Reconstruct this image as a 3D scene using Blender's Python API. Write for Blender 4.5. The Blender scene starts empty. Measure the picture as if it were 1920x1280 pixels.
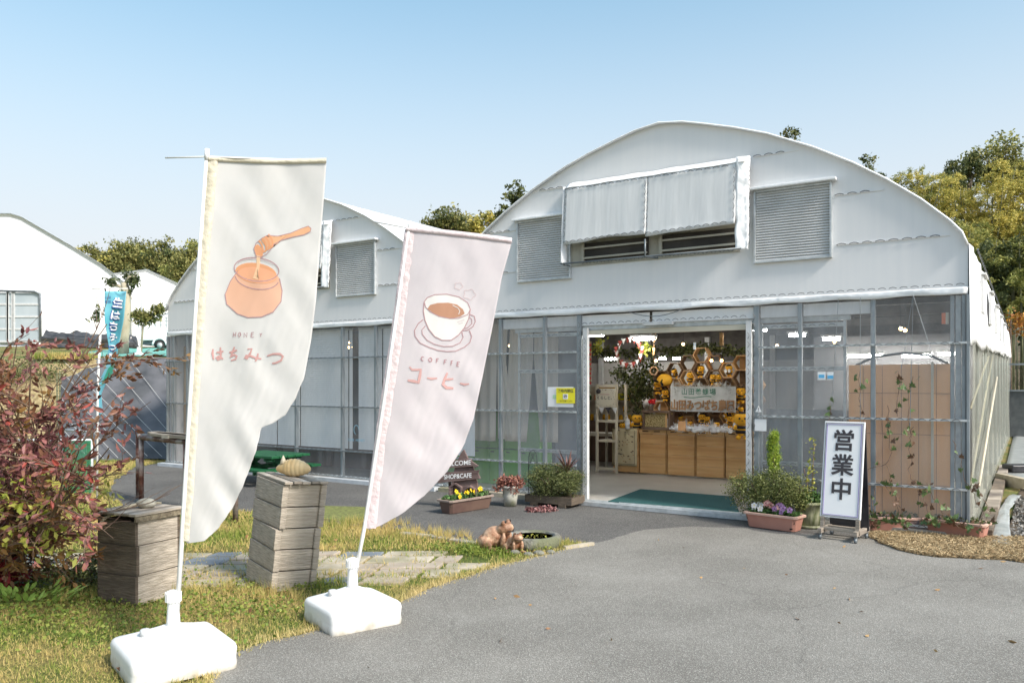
import bpy, bmesh, math, random
import numpy as np
from mathutils import Vector, Matrix, noise, Euler
R = math.radians
random.seed(7)
RNG = np.random.default_rng(11)
S = bpy.context.scene
COL = S.collection

# ---------------------------------------------------------------- camera, sky, sun, exposure
H = 1.5
F = 1503.0
cd = bpy.data.cameras.new('camera'); cam = bpy.data.objects.new('camera', cd); COL.objects.link(cam)
cam.location = (0, 0, H); cam.rotation_euler = (R(90), 0, 0)
cd.sensor_width = 36; cd.lens = 36*F/1920; cd.shift_y = 79/1920; cd.clip_start = .05; cd.clip_end = 2000
S.camera = cam

SUN_AZ, SUN_EL = -42.0, 41.0
sv = Vector((math.cos(R(SUN_EL))*math.cos(R(SUN_AZ)), math.cos(R(SUN_EL))*math.sin(R(SUN_AZ)), math.sin(R(SUN_EL))))
w = bpy.data.worlds.new('World'); S.world = w; w.use_nodes = True
nt = w.node_tree; bg = nt.nodes['Background']
sky = nt.nodes.new('ShaderNodeTexSky'); sky.sky_type = 'NISHITA'; sky.sun_disc = False
sky.sun_elevation = R(SUN_EL); sky.sun_rotation = math.atan2(sv.x, sv.y)
sky.air_density = 1.1; sky.dust_density = 2.2; sky.ozone_density = 2.5; sky.altitude = 100
hs = nt.nodes.new('ShaderNodeHueSaturation'); hs.inputs['Hue'].default_value = .473; hs.inputs['Saturation'].default_value = 1.28; hs.inputs['Value'].default_value = .72
nt.links.new(sky.outputs[0], hs.inputs['Color'])
# haze thickening towards the horizon, the same all round
tcw = nt.nodes.new('ShaderNodeTexCoord'); sx = nt.nodes.new('ShaderNodeSeparateXYZ'); nt.links.new(tcw.outputs['Generated'], sx.inputs[0])
mrw = nt.nodes.new('ShaderNodeMapRange'); mrw.interpolation_type = 'SMOOTHSTEP'
mrw.inputs[1].default_value = .08; mrw.inputs[2].default_value = .55; mrw.inputs[3].default_value = .97; mrw.inputs[4].default_value = .2
nt.links.new(sx.outputs[2], mrw.inputs[0])
hz = nt.nodes.new('ShaderNodeMix'); hz.data_type = 'RGBA'; nt.links.new(mrw.outputs[0], hz.inputs[0])
hz.inputs[7].default_value = (2.50, 2.56, 2.66, 1)
nt.links.new(hs.outputs[0], hz.inputs[6])
nt.links.new(hz.outputs[2], bg.inputs[0]); bg.inputs[1].default_value = .12
sl = bpy.data.lights.new('sun', 'SUN'); sl.energy = 2.0; sl.angle = R(12); sl.color = (1, .94, .85)
so = bpy.data.objects.new('sun', sl); COL.objects.link(so)
so.rotation_euler = sv.to_track_quat('Z', 'Y').to_euler(); so.location = (20, -10, 20)
S.view_settings.view_transform = 'Standard'; S.view_settings.look = 'None'
S.view_settings.gamma = 1; S.view_settings.use_curve_mapping = False
S.view_settings.exposure = 1.5
S.render.engine = 'CYCLES'
S.cycles.max_bounces = 8; S.cycles.transparent_max_bounces = 16; S.cycles.use_denoising = True

# ---------------------------------------------------------------- frames of reference
P0 = Vector((4.46, 7.81, 0)); BR = math.atan2(-.5425, .840)
UX = Vector((.840, -.5425, 0)); VX = Vector((.5425, .840, 0))
def W(u, v, z=0): return P0 + UX*u + VX*v + Vector((0, 0, z))
def fp(px, py, v=0):
    k = (px-960)/F; X0 = P0.x+v*VX.x; Y0 = P0.y+v*VX.y
    u = (k*Y0-X0)/(UX.x-k*UX.y); Y = Y0+u*UX.y
    return u, H+(719-py)*Y/F
def FU(px, v=0): return fp(px, 700, v)[0]
def G(px, py, z=0):
    Y = F*(H-z)/(py-719); return Vector(((px-960)/F*Y, Y, z))
def P(px, py, Y): return Vector(((px-960)/F*Y, Y, H+(719-py)/F*Y))

# ---------------------------------------------------------------- materials
def _nt(name):
    m = bpy.data.materials.new(name); m.use_nodes = True
    t = m.node_tree; return m, t, t.nodes['Principled BSDF']
def c4(c): return (c[0], c[1], c[2], 1)
def mat(name, c1, c2=None, rough=.6, scale=6, stretch=(1, 1, 1), bump=0, bscale=None, metal=0, c3=None, s3=1.2,
        isl=False, spec=.4, detail=6, contrast=(.35, .65), trans=0, sub=0, emit=None, estr=0, coat=0, glob=False):
    m, t, b = _nt(name); L = t.links.new; N = t.nodes.new
    b.inputs['Roughness'].default_value = rough; b.inputs['Metallic'].default_value = metal
    b.inputs['Specular IOR Level'].default_value = spec
    b.inputs['Base Color'].default_value = c4(c1); m.diffuse_color = c4(c1)
    if coat: b.inputs['Coat Weight'].default_value = coat
    tc = N('ShaderNodeTexCoord'); mp = N('ShaderNodeMapping')
    if glob:
        g = N('ShaderNodeNewGeometry'); L(g.outputs['Position'], mp.inputs[0])
    else: L(tc.outputs['Object'], mp.inputs[0])
    mp.inputs['Scale'].default_value = stretch
    col = None
    if c2 is not None:
        n = N('ShaderNodeTexNoise'); n.inputs['Scale'].default_value = scale; n.inputs['Detail'].default_value = detail
        L(mp.outputs[0], n.inputs['Vector'])
        r = N('ShaderNodeValToRGB'); r.color_ramp.elements[0].position = contrast[0]; r.color_ramp.elements[1].position = contrast[1]
        r.color_ramp.elements[0].color = c4(c1); r.color_ramp.elements[1].color = c4(c2)
        L(n.outputs['Fac'], r.inputs[0]); col = r.outputs[0]
        if isl:
            g2 = N('ShaderNodeNewGeometry'); ma = N('ShaderNodeMath'); ma.operation = 'MULTIPLY_ADD'
            L(g2.outputs['Random Per Island'], ma.inputs[0]); ma.inputs[1].default_value = .6
            mb = N('ShaderNodeMath'); mb.operation = 'MULTIPLY_ADD'; mb.inputs[1].default_value = .5; mb.inputs[2].default_value = -.05
            L(n.outputs['Fac'], mb.inputs[0]); L(mb.outputs[0], ma.inputs[2]); L(ma.outputs[0], r.inputs[0])
    if c3 is not None:
        n3 = N('ShaderNodeTexNoise'); n3.inputs['Scale'].default_value = s3; n3.inputs['Detail'].default_value = 5
        L(mp.outputs[0], n3.inputs['Vector'])
        r3 = N('ShaderNodeValToRGB'); r3.color_ramp.elements[0].position = .45; r3.color_ramp.elements[1].position = .62
        L(n3.outputs['Fac'], r3.inputs[0])
        mx = N('ShaderNodeMix'); mx.data_type = 'RGBA'; L(r3.outputs[0], mx.inputs[0])
        if col: L(col, mx.inputs[6])
        else: mx.inputs[6].default_value = c4(c1)
        mx.inputs[7].default_value = c4(c3); col = mx.outputs[2]
    if col: L(col, b.inputs['Base Color'])
    if bump:
        n2 = N('ShaderNodeTexNoise'); n2.inputs['Scale'].default_value = bscale or scale*3; n2.inputs['Detail'].default_value = 5
        L(mp.outputs[0], n2.inputs['Vector']); bp = N('ShaderNodeBump'); bp.inputs['Strength'].default_value = bump
        bp.inputs['Distance'].default_value = .02
        L(n2.outputs['Fac'], bp.inputs['Height']); L(bp.outputs[0], b.inputs['Normal'])
    if emit is not None:
        b.inputs['Emission Color'].default_value = c4(emit); b.inputs['Emission Strength'].default_value = estr
    if trans:   # light coming through thin leaves or cloth
        tr = N('ShaderNodeBsdfTranslucent'); mxs = N('ShaderNodeMixShader'); mxs.inputs[0].default_value = trans
        if col: L(col, tr.inputs[0])
        else: tr.inputs[0].default_value = c4(c1)
        L(b.outputs[0], mxs.inputs[1]); L(tr.outputs[0], mxs.inputs[2]); L(mxs.outputs[0], t.nodes['Material Output'].inputs[0])
    return m
def film(name, tint, op, body, rough=.15, sc=3):
    m, t, b = _nt(name); L = t.links.new; N = t.nodes.new
    b.inputs['Base Color'].default_value = c4(body); b.inputs['Roughness'].default_value = rough
    b.inputs['Specular IOR Level'].default_value = .5
    tr = N('ShaderNodeBsdfTransparent'); tr.inputs[0].default_value = c4(tint)
    tc = N('ShaderNodeTexCoord'); mp = N('ShaderNodeMapping'); mp.inputs['Scale'].default_value = (3, 3, .5)
    n = N('ShaderNodeTexNoise'); n.inputs['Scale'].default_value = sc; n.inputs['Detail'].default_value = 6
    L(tc.outputs['Object'], mp.inputs[0]); L(mp.outputs[0], n.inputs['Vector'])
    mr = N('ShaderNodeMapRange'); mr.inputs[1].default_value = .3; mr.inputs[2].default_value = .7
    mr.inputs[3].default_value = op*.75; mr.inputs[4].default_value = min(1, op*1.3); L(n.outputs['Fac'], mr.inputs[0])
    bp = N('ShaderNodeBump'); bp.inputs['Strength'].default_value = .25; bp.inputs['Distance'].default_value = .01
    L(n.outputs['Fac'], bp.inputs['Height']); L(bp.outputs[0], b.inputs['Normal'])
    mx = N('ShaderNodeMixShader'); L(mr.outputs[0], mx.inputs[0]); L(tr.outputs[0], mx.inputs[1]); L(b.outputs[0], mx.inputs[2])
    L(mx.outputs[0], t.nodes['Material Output'].inputs[0]); return m
def asphalt(name, a, b_, speck):
    m, t, b = _nt(name); L = t.links.new; N = t.nodes.new
    g = N('ShaderNodeNewGeometry')
    n = N('ShaderNodeTexNoise'); n.inputs['Scale'].default_value = .9; n.inputs['Detail'].default_value = 7; n.inputs['Roughness'].default_value = .6
    L(g.outputs['Position'], n.inputs['Vector'])
    r = N('ShaderNodeValToRGB'); r.color_ramp.elements[0].position = .35; r.color_ramp.elements[1].position = .68
    r.color_ramp.elements[0].color = c4(a); r.color_ramp.elements[1].color = c4(b_); L(n.outputs['Fac'], r.inputs[0])
    v = N('ShaderNodeTexVoronoi'); v.inputs['Scale'].default_value = 160; L(g.outputs['Position'], v.inputs['Vector'])
    hs = N('ShaderNodeSeparateColor'); L(v.outputs['Color'], hs.inputs[0])
    r2 = N('ShaderNodeValToRGB'); r2.color_ramp.elements[0].position = .55; r2.color_ramp.elements[1].position = .98
    r2.color_ramp.elements[0].color = (0, 0, 0, 1); L(hs.outputs[0], r2.inputs[0])
    mx = N('ShaderNodeMix'); mx.data_type = 'RGBA'; L(r2.outputs[0], mx.inputs[0]); L(r.outputs[0], mx.inputs[6]); mx.inputs[7].default_value = c4(speck)
    n4 = N('ShaderNodeTexNoise'); n4.inputs['Scale'].default_value = 130; n4.inputs['Detail'].default_value = 4; L(g.outputs['Position'], n4.inputs['Vector'])
    r4 = N('ShaderNodeValToRGB'); r4.color_ramp.elements[0].position = .36; r4.color_ramp.elements[1].position = .6
    r4.color_ramp.elements[0].color = (.68, .68, .68, 1); L(n4.outputs['Fac'], r4.inputs[0])
    m2 = N('ShaderNodeMix'); m2.data_type = 'RGBA'; m2.blend_type = 'MULTIPLY'; m2.inputs[0].default_value = 1
    L(mx.outputs[2], m2.inputs[6]); L(r4.outputs[0], m2.inputs[7]); L(m2.outputs[2], b.inputs['Base Color'])
    # stains and hairline cracks
    n5 = N('ShaderNodeTexNoise'); n5.inputs['Scale'].default_value = .45; n5.inputs['Detail'].default_value = 9; n5.inputs['Roughness'].default_value = .65; L(g.outputs['Position'], n5.inputs['Vector'])
    r5 = N('ShaderNodeValToRGB'); r5.color_ramp.elements[0].position = .42; r5.color_ramp.elements[1].position = .6; r5.color_ramp.elements[0].color = (.85, .85, .85, 1); L(n5.outputs['Fac'], r5.inputs[0])
    n6 = N('ShaderNodeTexNoise'); n6.inputs['Scale'].default_value = 1.7; n6.inputs['Detail'].default_value = 6; L(g.outputs['Position'], n6.inputs['Vector'])
    va = N('ShaderNodeVectorMath'); va.operation = 'MULTIPLY_ADD'; va.inputs[1].default_value = (.55, .55, 0); L(n6.outputs['Color'], va.inputs[0]); L(g.outputs['Position'], va.inputs[2])
    vc = N('ShaderNodeTexVoronoi'); vc.feature = 'DISTANCE_TO_EDGE'; vc.inputs['Scale'].default_value = .42; L(va.outputs[0], vc.inputs['Vector'])
    r6 = N('ShaderNodeValToRGB'); r6.color_ramp.elements[0].position = .0; r6.color_ramp.elements[1].position = .004; r6.color_ramp.elements[0].color = (.82, .82, .82, 1); L(vc.outputs['Distance'], r6.inputs[0])
    m5 = N('ShaderNodeMix'); m5.data_type = 'RGBA'; m5.blend_type = 'MULTIPLY'; m5.inputs[0].default_value = 1; L(r5.outputs[0], m5.inputs[6]); L(r6.outputs[0], m5.inputs[7])
    m6 = N('ShaderNodeMix'); m6.data_type = 'RGBA'; m6.blend_type = 'MULTIPLY'; m6.inputs[0].default_value = 1; L(m2.outputs[2], m6.inputs[6]); L(m5.outputs[2], m6.inputs[7]); L(m6.outputs[2], b.inputs['Base Color'])
    b.inputs['Roughness'].default_value = .85
    bp = N('ShaderNodeBump'); bp.inputs['Strength'].default_value = .6; bp.inputs['Distance'].default_value = .006
    L(v.outputs['Distance'], bp.inputs['Height']); L(bp.outputs[0], b.inputs['Normal']); return m
def tankmat():
    m, t, b = _nt('tank_plastic'); L = t.links.new; N = t.nodes.new
    tc = N('ShaderNodeTexCoord'); s = N('ShaderNodeSeparateXYZ'); L(tc.outputs['Object'], s.inputs[0])
    n = N('ShaderNodeTexNoise'); n.inputs['Scale'].default_value = 14; n.inputs['Detail'].default_value = 8; L(tc.outputs['Object'], n.inputs['Vector'])
    a = N('ShaderNodeMath'); a.operation = 'MULTIPLY_ADD'; a.inputs[1].default_value = -7; L(s.outputs[2], a.inputs[0]); L(n.outputs['Fac'], a.inputs[2])
    r = N('ShaderNodeValToRGB'); r.color_ramp.elements[0].position = .05; r.color_ramp.elements[1].position = .6
    r.color_ramp.elements[0].color = (.80, .80, .785, 1); r.color_ramp.elements[1].color = (.42, .39, .32, 1); L(a.outputs[0], r.inputs[0])
    n2 = N('ShaderNodeTexNoise'); n2.inputs['Scale'].default_value = 5; n2.inputs['Detail'].default_value = 9; L(tc.outputs['Object'], n2.inputs['Vector'])
    r2 = N('ShaderNodeValToRGB'); r2.color_ramp.elements[0].position = .5; r2.color_ramp.elements[1].position = .75; r2.color_ramp.elements[0].color = (1, 1, 1, 1); r2.color_ramp.elements[1].color = (.86, .85, .80, 1); L(n2.outputs['Fac'], r2.inputs[0])
    mx = N('ShaderNodeMix'); mx.data_type = 'RGBA'; mx.blend_type = 'MULTIPLY'; mx.inputs[0].default_value = 1; L(r.outputs[0], mx.inputs[6]); L(r2.outputs[0], mx.inputs[7]); L(mx.outputs[2], b.inputs['Base Color'])
    b.inputs['Roughness'].default_value = .42
    bp = N('ShaderNodeBump'); bp.inputs['Strength'].default_value = .12; bp.inputs['Distance'].default_value = .01; L(n.outputs['Fac'], bp.inputs['Height']); L(bp.outputs[0], b.inputs['Normal']); return m
def grassmat(name, dry=(.60, .47, .19), green=(.21, .28, .05), isl=True, s=.75, pos=(.42, .62)):
    m, t, b = _nt(name); L = t.links.new; N = t.nodes.new
    g = N('ShaderNodeNewGeometry')
    n = N('ShaderNodeTexNoise'); n.inputs['Scale'].default_value = s*1.6; n.inputs['Detail'].default_value = 6; L(g.outputs['Position'], n.inputs['Vector'])
    ad = N('ShaderNodeMath'); ad.operation = 'MULTIPLY_ADD'
    L(g.outputs['Random Per Island'], ad.inputs[0]); ad.inputs[1].default_value = .34 if isl else 0; L(n.outputs['Fac'], ad.inputs[2])
    sb = N('ShaderNodeMath'); sb.operation = 'SUBTRACT'; sb.inputs[1].default_value = .17 if isl else 0; L(ad.outputs[0], sb.inputs[0])
    r = N('ShaderNodeValToRGB'); e = r.color_ramp.elements; e[0].position = pos[0]; e[0].color = c4(green); e[1].position = pos[1]; e[1].color = c4(dry)
    k = e.new((pos[0]+pos[1])/2); k.color = c4([(p+q)/2*1.05 for p, q in zip(dry, green)])
    L(sb.outputs[0], r.inputs[0]); L(r.outputs[0], b.inputs['Base Color'])
    b.inputs['Roughness'].default_value = .8; b.inputs['Specular IOR Level'].default_value = .2
    if isl:
        tr = N('ShaderNodeBsdfTranslucent'); mxs = N('ShaderNodeMixShader'); mxs.inputs[0].default_value = .3
        L(r.outputs[0], tr.inputs[0]); L(b.outputs[0], mxs.inputs[1]); L(tr.outputs[0], mxs.inputs[2]); L(mxs.outputs[0], t.nodes['Material Output'].inputs[0])
    else:
        n2 = N('ShaderNodeTexNoise'); n2.inputs['Scale'].default_value = 45; L(g.outputs['Position'], n2.inputs['Vector'])
        bp = N('ShaderNodeBump'); bp.inputs['Strength'].default_value = 1; bp.inputs['Distance'].default_value = .03
        L(n2.outputs['Fac'], bp.inputs['Height']); L(bp.outputs[0], b.inputs['Normal'])
    return m
M = {}
M['asph'] = asphalt('asphalt_worn', (.205, .192, .168), (.26, .247, .22), (.40, .39, .35))
M['asphold'] = asphalt('asphalt_old', (.085, .083, .08), (.125, .122, .115), (.26, .25, .23))
M['lawn'] = grassmat('lawn_soil', (.26, .2, .08), (.1, .13, .03), False)
M['grass'] = grassmat('grass_blades', pos=(.36, .54))
M['weed'] = mat('weed_leaf', (.12, .19, .03), (.30, .34, .07), rough=.6, isl=True, scale=2, trans=.3)
M['straw'] = mat('straw', (.3, .21, .11), (.52, .41, .24), rough=.9, isl=True, scale=3)
M['strawbed'] = mat('straw_bed', (.22, .15, .08), (.36, .27, .15), rough=.95, scale=30, bump=.8)
M['gravel'] = mat('gravel', (.1, .1, .095), (.3, .29, .27), rough=.9, isl=True, scale=20)
M['soil'] = mat('soil', (.05, .035, .022), (.12, .09, .06), rough=.95, scale=20, bump=.7)
M['filmwhite'] = mat('white_film', (.84, .84, .84), (.87, .865, .86), rough=.55, scale=2.2, stretch=(7, 7, .35), bump=.05, bscale=2, spec=.3, trans=.12)
M['filmroof'] = mat('roof_film', (.78, .79, .81), (.84, .85, .86), rough=.5, scale=3, stretch=(1, .2, 1), bump=.1, trans=.3)
M['filmtrim'] = mat('film_trim', (.80, .81, .82), (.87, .88, .88), rough=.5, scale=9, bump=.35, bscale=14)
M['filmawn'] = mat('awning_film', (.62, .63, .63), (.69, .70, .70), rough=.5, scale=3, stretch=(9, 9, .25), bump=.04, bscale=3)
M['wire'] = mat('dark_wire', (.12, .125, .13), rough=.5, metal=.3)
M['galv'] = mat('galvanised', (.22, .25, .27), (.31, .345, .365), rough=.42, metal=.35, scale=8, stretch=(2, 2, .6), contrast=(.3, .7))
M['galvlight'] = mat('aluminium_channel', (.44, .47, .48), (.60, .63, .64), rough=.4, metal=.3, scale=14)
M['galvdark'] = mat('dark_steel', (.13, .15, .165), (.2, .225, .24), rough=.5, metal=.4, scale=8)
M['white'] = mat('white_plastic', (.80, .80, .785), (.74, .735, .71), rough=.4, scale=5, bump=.08, spec=.5, contrast=(.45, .8))
M['whitep'] = mat('white_paint', (.62, .63, .63), (.52, .53, .53), rough=.45, scale=9)
M['paper'] = mat('white_paper', (.8, .8, .8), rough=.6)
M['louv'] = mat('louvre_aluminium', (.62, .62, .61), (.70, .70, .69), rough=.45, metal=.1, scale=4)
M['dark'] = mat('dark_interior', (.03, .027, .024), (.055, .048, .04), rough=.9, scale=3)
M['brownin'] = mat('brown_board', (.12, .075, .05), (.2, .13, .09), rough=.8, scale=3)
M['beige'] = mat('beige_channel', (.34, .32, .26), (.42, .4, .33), rough=.5, scale=6)
M['vinyl'] = film('clear_vinyl', (.95, .95, .95), .23, (.50, .51, .52), rough=.35)
M['vinylside'] = film('side_vinyl', (.86, .88, .82), .42, (.55, .57, .50), rough=.25)
M['vinyldirt'] = film('cloudy_vinyl', (.92, .93, .95), .22, (.5, .54, .58), rough=.35)
M['wood'] = mat('weathered_wood', (.22, .185, .145), (.42, .365, .30), rough=.85, scale=4, stretch=(.8, .8, 8), bump=.4, bscale=9, contrast=(.3, .68), c3=(.12, .1, .085), s3=1.6)
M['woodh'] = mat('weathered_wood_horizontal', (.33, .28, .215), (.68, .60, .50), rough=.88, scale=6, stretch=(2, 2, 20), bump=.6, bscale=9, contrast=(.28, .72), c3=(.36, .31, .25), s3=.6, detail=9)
M['wooddk'] = mat('weathered_wood_dark_and_shaded', (.07, .052, .038), (.21, .165, .12), rough=.88, scale=6, stretch=(2, 2, 20), bump=.5, bscale=9, contrast=(.3, .7), c3=(.1, .08, .06), s3=.8)
M['woodend'] = mat('old_end_grain', (.16, .13, .09), (.34, .29, .2), rough=.9, scale=22, bump=.6)
M['pine'] = mat('pine_board', (.58, .33, .13), (.72, .46, .22), rough=.55, scale=2.5, stretch=(1, 1, 9), bump=.12, contrast=(.3, .7), c3=(.50, .27, .10), s3=.9)
M['ply'] = mat('honeycomb_wood', (.17, .09, .04), (.28, .16, .075), rough=.6, scale=6, stretch=(1, 1, 4))
M['cream'] = mat('cream_wood', (.56, .5, .38), (.64, .58, .46), rough=.6, scale=3)
M['card'] = mat('cardboard', (.78, .42, .20), (.84, .48, .24), rough=.85, scale=1.2, stretch=(6, 6, .5))
M['carddk'] = mat('light_stop_card', (.3, .18, .1), rough=.9)
M['cloth'] = mat('cream_cloth', (.78, .70, .60), (.83, .76, .66), rough=.9, scale=3, bump=.15, trans=.15)
M['green'] = mat('locker_green', (.18, .45, .08), (.21, .50, .10), rough=.4, scale=2)
M['bench'] = mat('bench_green', (.008, .075, .03), (.014, .11, .04), rough=.5, scale=9, stretch=(1, 1, 5), bump=.2)
M['teal'] = mat('door_mat', (.012, .075, .075), (.02, .1, .1), rough=.95, scale=60, bump=.6)
M['concrete'] = mat('shop_floor', (.34, .32, .285), (.43, .41, .37), rough=.42, scale=1.5, spec=.45)
M['wall'] = mat('pale_wall', (.5, .48, .45), (.57, .55, .52), rough=.8, scale=2)
M['terra'] = mat('terracotta_plastic', (.42, .19, .14), (.50, .245, .185), rough=.5, scale=4, bump=.08)
M['terrarim'] = mat('terracotta_rim', (.58, .36, .28), (.66, .44, .35), rough=.5, scale=7)
M['brownpl'] = mat('brown_plastic', (.10, .06, .05), (.14, .09, .07), rough=.5, scale=5)
M['brownrim'] = mat('brown_rim', (.26, .2, .17), (.33, .26, .22), rough=.5, scale=5)
M['potw'] = mat('old_white_pot', (.5, .49, .42), (.66, .65, .6), rough=.7, scale=7, bump=.2, c3=(.24, .25, .17), s3=4)
M['potg'] = mat('mossy_pot', (.24, .25, .15), (.46, .46, .34), rough=.8, scale=5, stretch=(3, 3, .6), bump=.3, c3=(.12, .14, .06), s3=5)
M['signwood'] = mat('purple_brown_wood', (.10, .065, .06), (.19, .135, .125), rough=.8, scale=4, stretch=(1, 1, 8), bump=.4)
M['rust'] = mat('rusted_pipe', (.07, .025, .018), (.16, .07, .05), rough=.6, metal=.2, scale=14, bump=.3, c3=(.3, .27, .25), s3=5)
M['stone'] = mat('basin_stone', (.12, .12, .105), (.30, .295, .265), rough=.9, scale=11, bump=.9, c3=(.14, .15, .09), s3=3)
M['slabA'] = mat('slab_beige', (.36, .31, .23), (.48, .43, .34), rough=.9, scale=5, bump=.5, c3=(.28, .26, .17), s3=3)
M['slabB'] = mat('slab_slate', (.15, .175, .2), (.23, .25, .27), rough=.8, scale=5, bump=.4)
M['slabC'] = mat('slab_pinkish', (.31, .26, .2), (.42, .36, .29), rough=.9, scale=5, bump=.5)
M['frog'] = mat('clay_frog', (.24, .10, .05), (.72, .48, .32), rough=.5, scale=17, bump=.6, c3=(.18, .09, .05), s3=7)
M['water'] = mat('dark_water', (.02, .018, .01), rough=.05, spec=.6)
M['larva'] = mat('glazed_pottery', (.60, .40, .17), (.78, .62, .36), rough=.45, scale=6, bump=.1)
M['larvaL'] = mat('pale_pottery', (.72, .62, .45), rough=.45)
M['leafred'] = mat('red_leaf', (.15, .05, .055), (.37, .15, .14), rough=.5, isl=True, scale=3, trans=.25, c3=(.24, .13, .035), s3=1.6, spec=.45)
M['leafscar'] = mat('scarlet_leaf', (.3, .04, .04), (.42, .1, .07), rough=.5, isl=True, scale=3, trans=.3)
M['twig'] = mat('twig_bark', (.10, .06, .045), (.22, .15, .1), rough=.85, scale=12)
M['bark'] = mat('pale_bark', (.33, .29, .2), (.48, .43, .32), rough=.85, scale=5, stretch=(1, 1, .4), bump=.4)
M['trunk'] = mat('dark_bark', (.06, .045, .03), (.14, .11, .08), rough=.9, scale=6)
M['culm'] = mat('bamboo_culm', (.06, .07, .03), (.16, .16, .09), rough=.6, scale=3)
M['leafA'] = mat('oak_leaf', (.10, .12, .03), (.30, .28, .09), rough=.6, isl=True, scale=.35, trans=.25)
M['leafB'] = mat('evergreen_leaf', (.04, .06, .02), (.14, .16, .055), rough=.6, isl=True, scale=.35, trans=.2)
M['leafY'] = mat('bamboo_leaf_yellow', (.36, .35, .08), (.72, .60, .17), rough=.6, isl=True, scale=.25, trans=.3)
M['leafG'] = mat('bamboo_leaf_green', (.18, .21, .05), (.46, .44, .13), rough=.6, isl=True, scale=.25, trans=.3)
M['box'] = mat('small_shrub_leaf', (.07, .095, .02), (.30, .32, .11), rough=.5, isl=True, scale=2.5, trans=.2)
M['boxd'] = mat('dark_shrub_leaf', (.05, .07, .018), (.20, .22, .08), rough=.5, isl=True, scale=2.5, trans=.2)
M['conif'] = mat('conifer_leaf', (.12, .22, .02), (.40, .50, .06), rough=.5, isl=True, scale=4, trans=.25)
M['leafw'] = mat('pot_leaf', (.04, .1, .025), (.13, .24, .07), rough=.5, isl=True, scale=4, trans=.2)
M['leafyl'] = mat('yellow_green_leaf', (.28, .32, .04), (.5, .48, .1), rough=.5, isl=True, scale=4, trans=.3)
M['ivy'] = mat('ivy_leaf', (.06, .11, .03), (.18, .25, .1), rough=.4, scale=5, trans=.15)
M['ivybr'] = mat('brown_ivy_leaf', (.10, .05, .03), (.2, .12, .07), rough=.5, scale=5, trans=.15)
M['sedum'] = mat('red_sedum', (.14, .045, .035), (.36, .16, .11), rough=.5, isl=True, scale=5)
M['sedump'] = mat('pink_sedum', (.15, .05, .05), (.42, .22, .21), rough=.5, isl=True, scale=5)
M['cordy'] = mat('cordyline_leaf', (.10, .045, .045), (.26, .14, .11), rough=.5, scale=5)
M['pansyY'] = mat('yellow_petal', (.85, .56, .01), (.9, .66, .03), rough=.6, isl=True, scale=5, trans=.2)
M['signwhite'] = mat('sign_white', (.88, .88, .87), rough=.4)
M['pansyW'] = mat('white_petal', (.82, .8, .78), rough=.6, trans=.2)
M['pansyP'] = mat('pink_petal', (.62, .25, .24), (.8, .5, .42), rough=.6, isl=True, scale=5, trans=.2)
M['pansyV'] = mat('violet_petal', (.28, .11, .27), (.5, .3, .52), rough=.6, isl=True, scale=5, trans=.2)
M['bee'] = mat('bee_yellow_plush', (.85, .42, .03), (.9, .5, .05), rough=.95, scale=9, bump=.2)
M['black'] = mat('black_cloth', (.014, .012, .012), rough=.8)
M['blackpl'] = mat('black_plastic', (.02, .02, .022), (.05, .05, .055), rough=.35, scale=6)
M['lamp'] = mat('lamp_tube', (1, 1, 1), emit=(1, .98, .92), estr=60)
M['bulb'] = mat('lit_bulb', (1, .8, .4), emit=(1, .62, .25), estr=9)
M['yellow'] = mat('yellow_print', (.85, .75, .03), rough=.5)
M['ink'] = mat('dark_ink', (.055, .05, .055), rough=.6)
M['inkred'] = mat('dusty_red_ink', (.52, .29, .27), rough=.7)
M['inkrose'] = mat('rose_ink', (.54, .32, .30), rough=.7)
M['inkline'] = mat('mauve_line_ink', (.42, .25, .26), rough=.7)
M['inkthin'] = mat('pale_line_ink', (.62, .5, .5), rough=.7)
M['honey'] = mat('honey_print', (.82, .49, .33), (.83, .52, .37), rough=.8, scale=3, trans=.3)
M['honeydk'] = mat('honey_band_print', (.80, .40, .21), rough=.8, trans=.3)
M['honeylt'] = mat('honey_surface_print', (.86, .47, .28), rough=.8, trans=.3)
M['dip'] = mat('dipper_print', (.80, .46, .26), rough=.8, trans=.3)
M['drip'] = mat('drip_print', (.85, .6, .38), rough=.8, trans=.3)
M['coffee'] = mat('coffee_print', (.56, .31, .20), rough=.8, trans=.3)
M['cupw'] = mat('cup_white_print', (.83, .83, .8), rough=.8, trans=.3)
M['flag1'] = mat('banner_cloth_white', (.77, .76, .735), (.80, .79, .77), rough=.8, scale=5, bump=.06, bscale=9, trans=.42, spec=.25)
M['flag2'] = mat('banner_cloth_pink', (.75, .705, .72), (.78, .74, .75), rough=.8, scale=5, bump=.06, bscale=9, trans=.42, spec=.25)
M['pocket1'] = mat('banner_hem_cream', (.70, .64, .50), (.76, .71, .58), rough=.8, scale=12, bump=.5, trans=.2)
M['pocket2'] = mat('banner_hem_pink', (.74, .62, .63), (.78, .69, .69), rough=.8, scale=12, bump=.5, trans=.2)
M['cyan'] = mat('cyan_banner', (.20, .58, .70), (.33, .66, .76), rough=.7, scale=2, trans=.3, c3=(.12, .5, .6), s3=1.5)
M['cyangr'] = mat('banner_green_print', (.08, .45, .3), rough=.7, trans=.3)
M['navy'] = mat('navy_ink', (.03, .09, .32), rough=.7)
M['weedsheet'] = mat('weed_control_sheet', (.06, .062, .066), (.1, .102, .108), rough=.6, scale=2, bump=.2, c3=(.14, .14, .15), s3=1.2)
M['string'] = mat('white_string', (.55, .55, .53), rough=.7)
M['tealsheet'] = mat('teal_sheet', (.12, .36, .30), (.17, .43, .36), rough=.7, scale=2)
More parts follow.
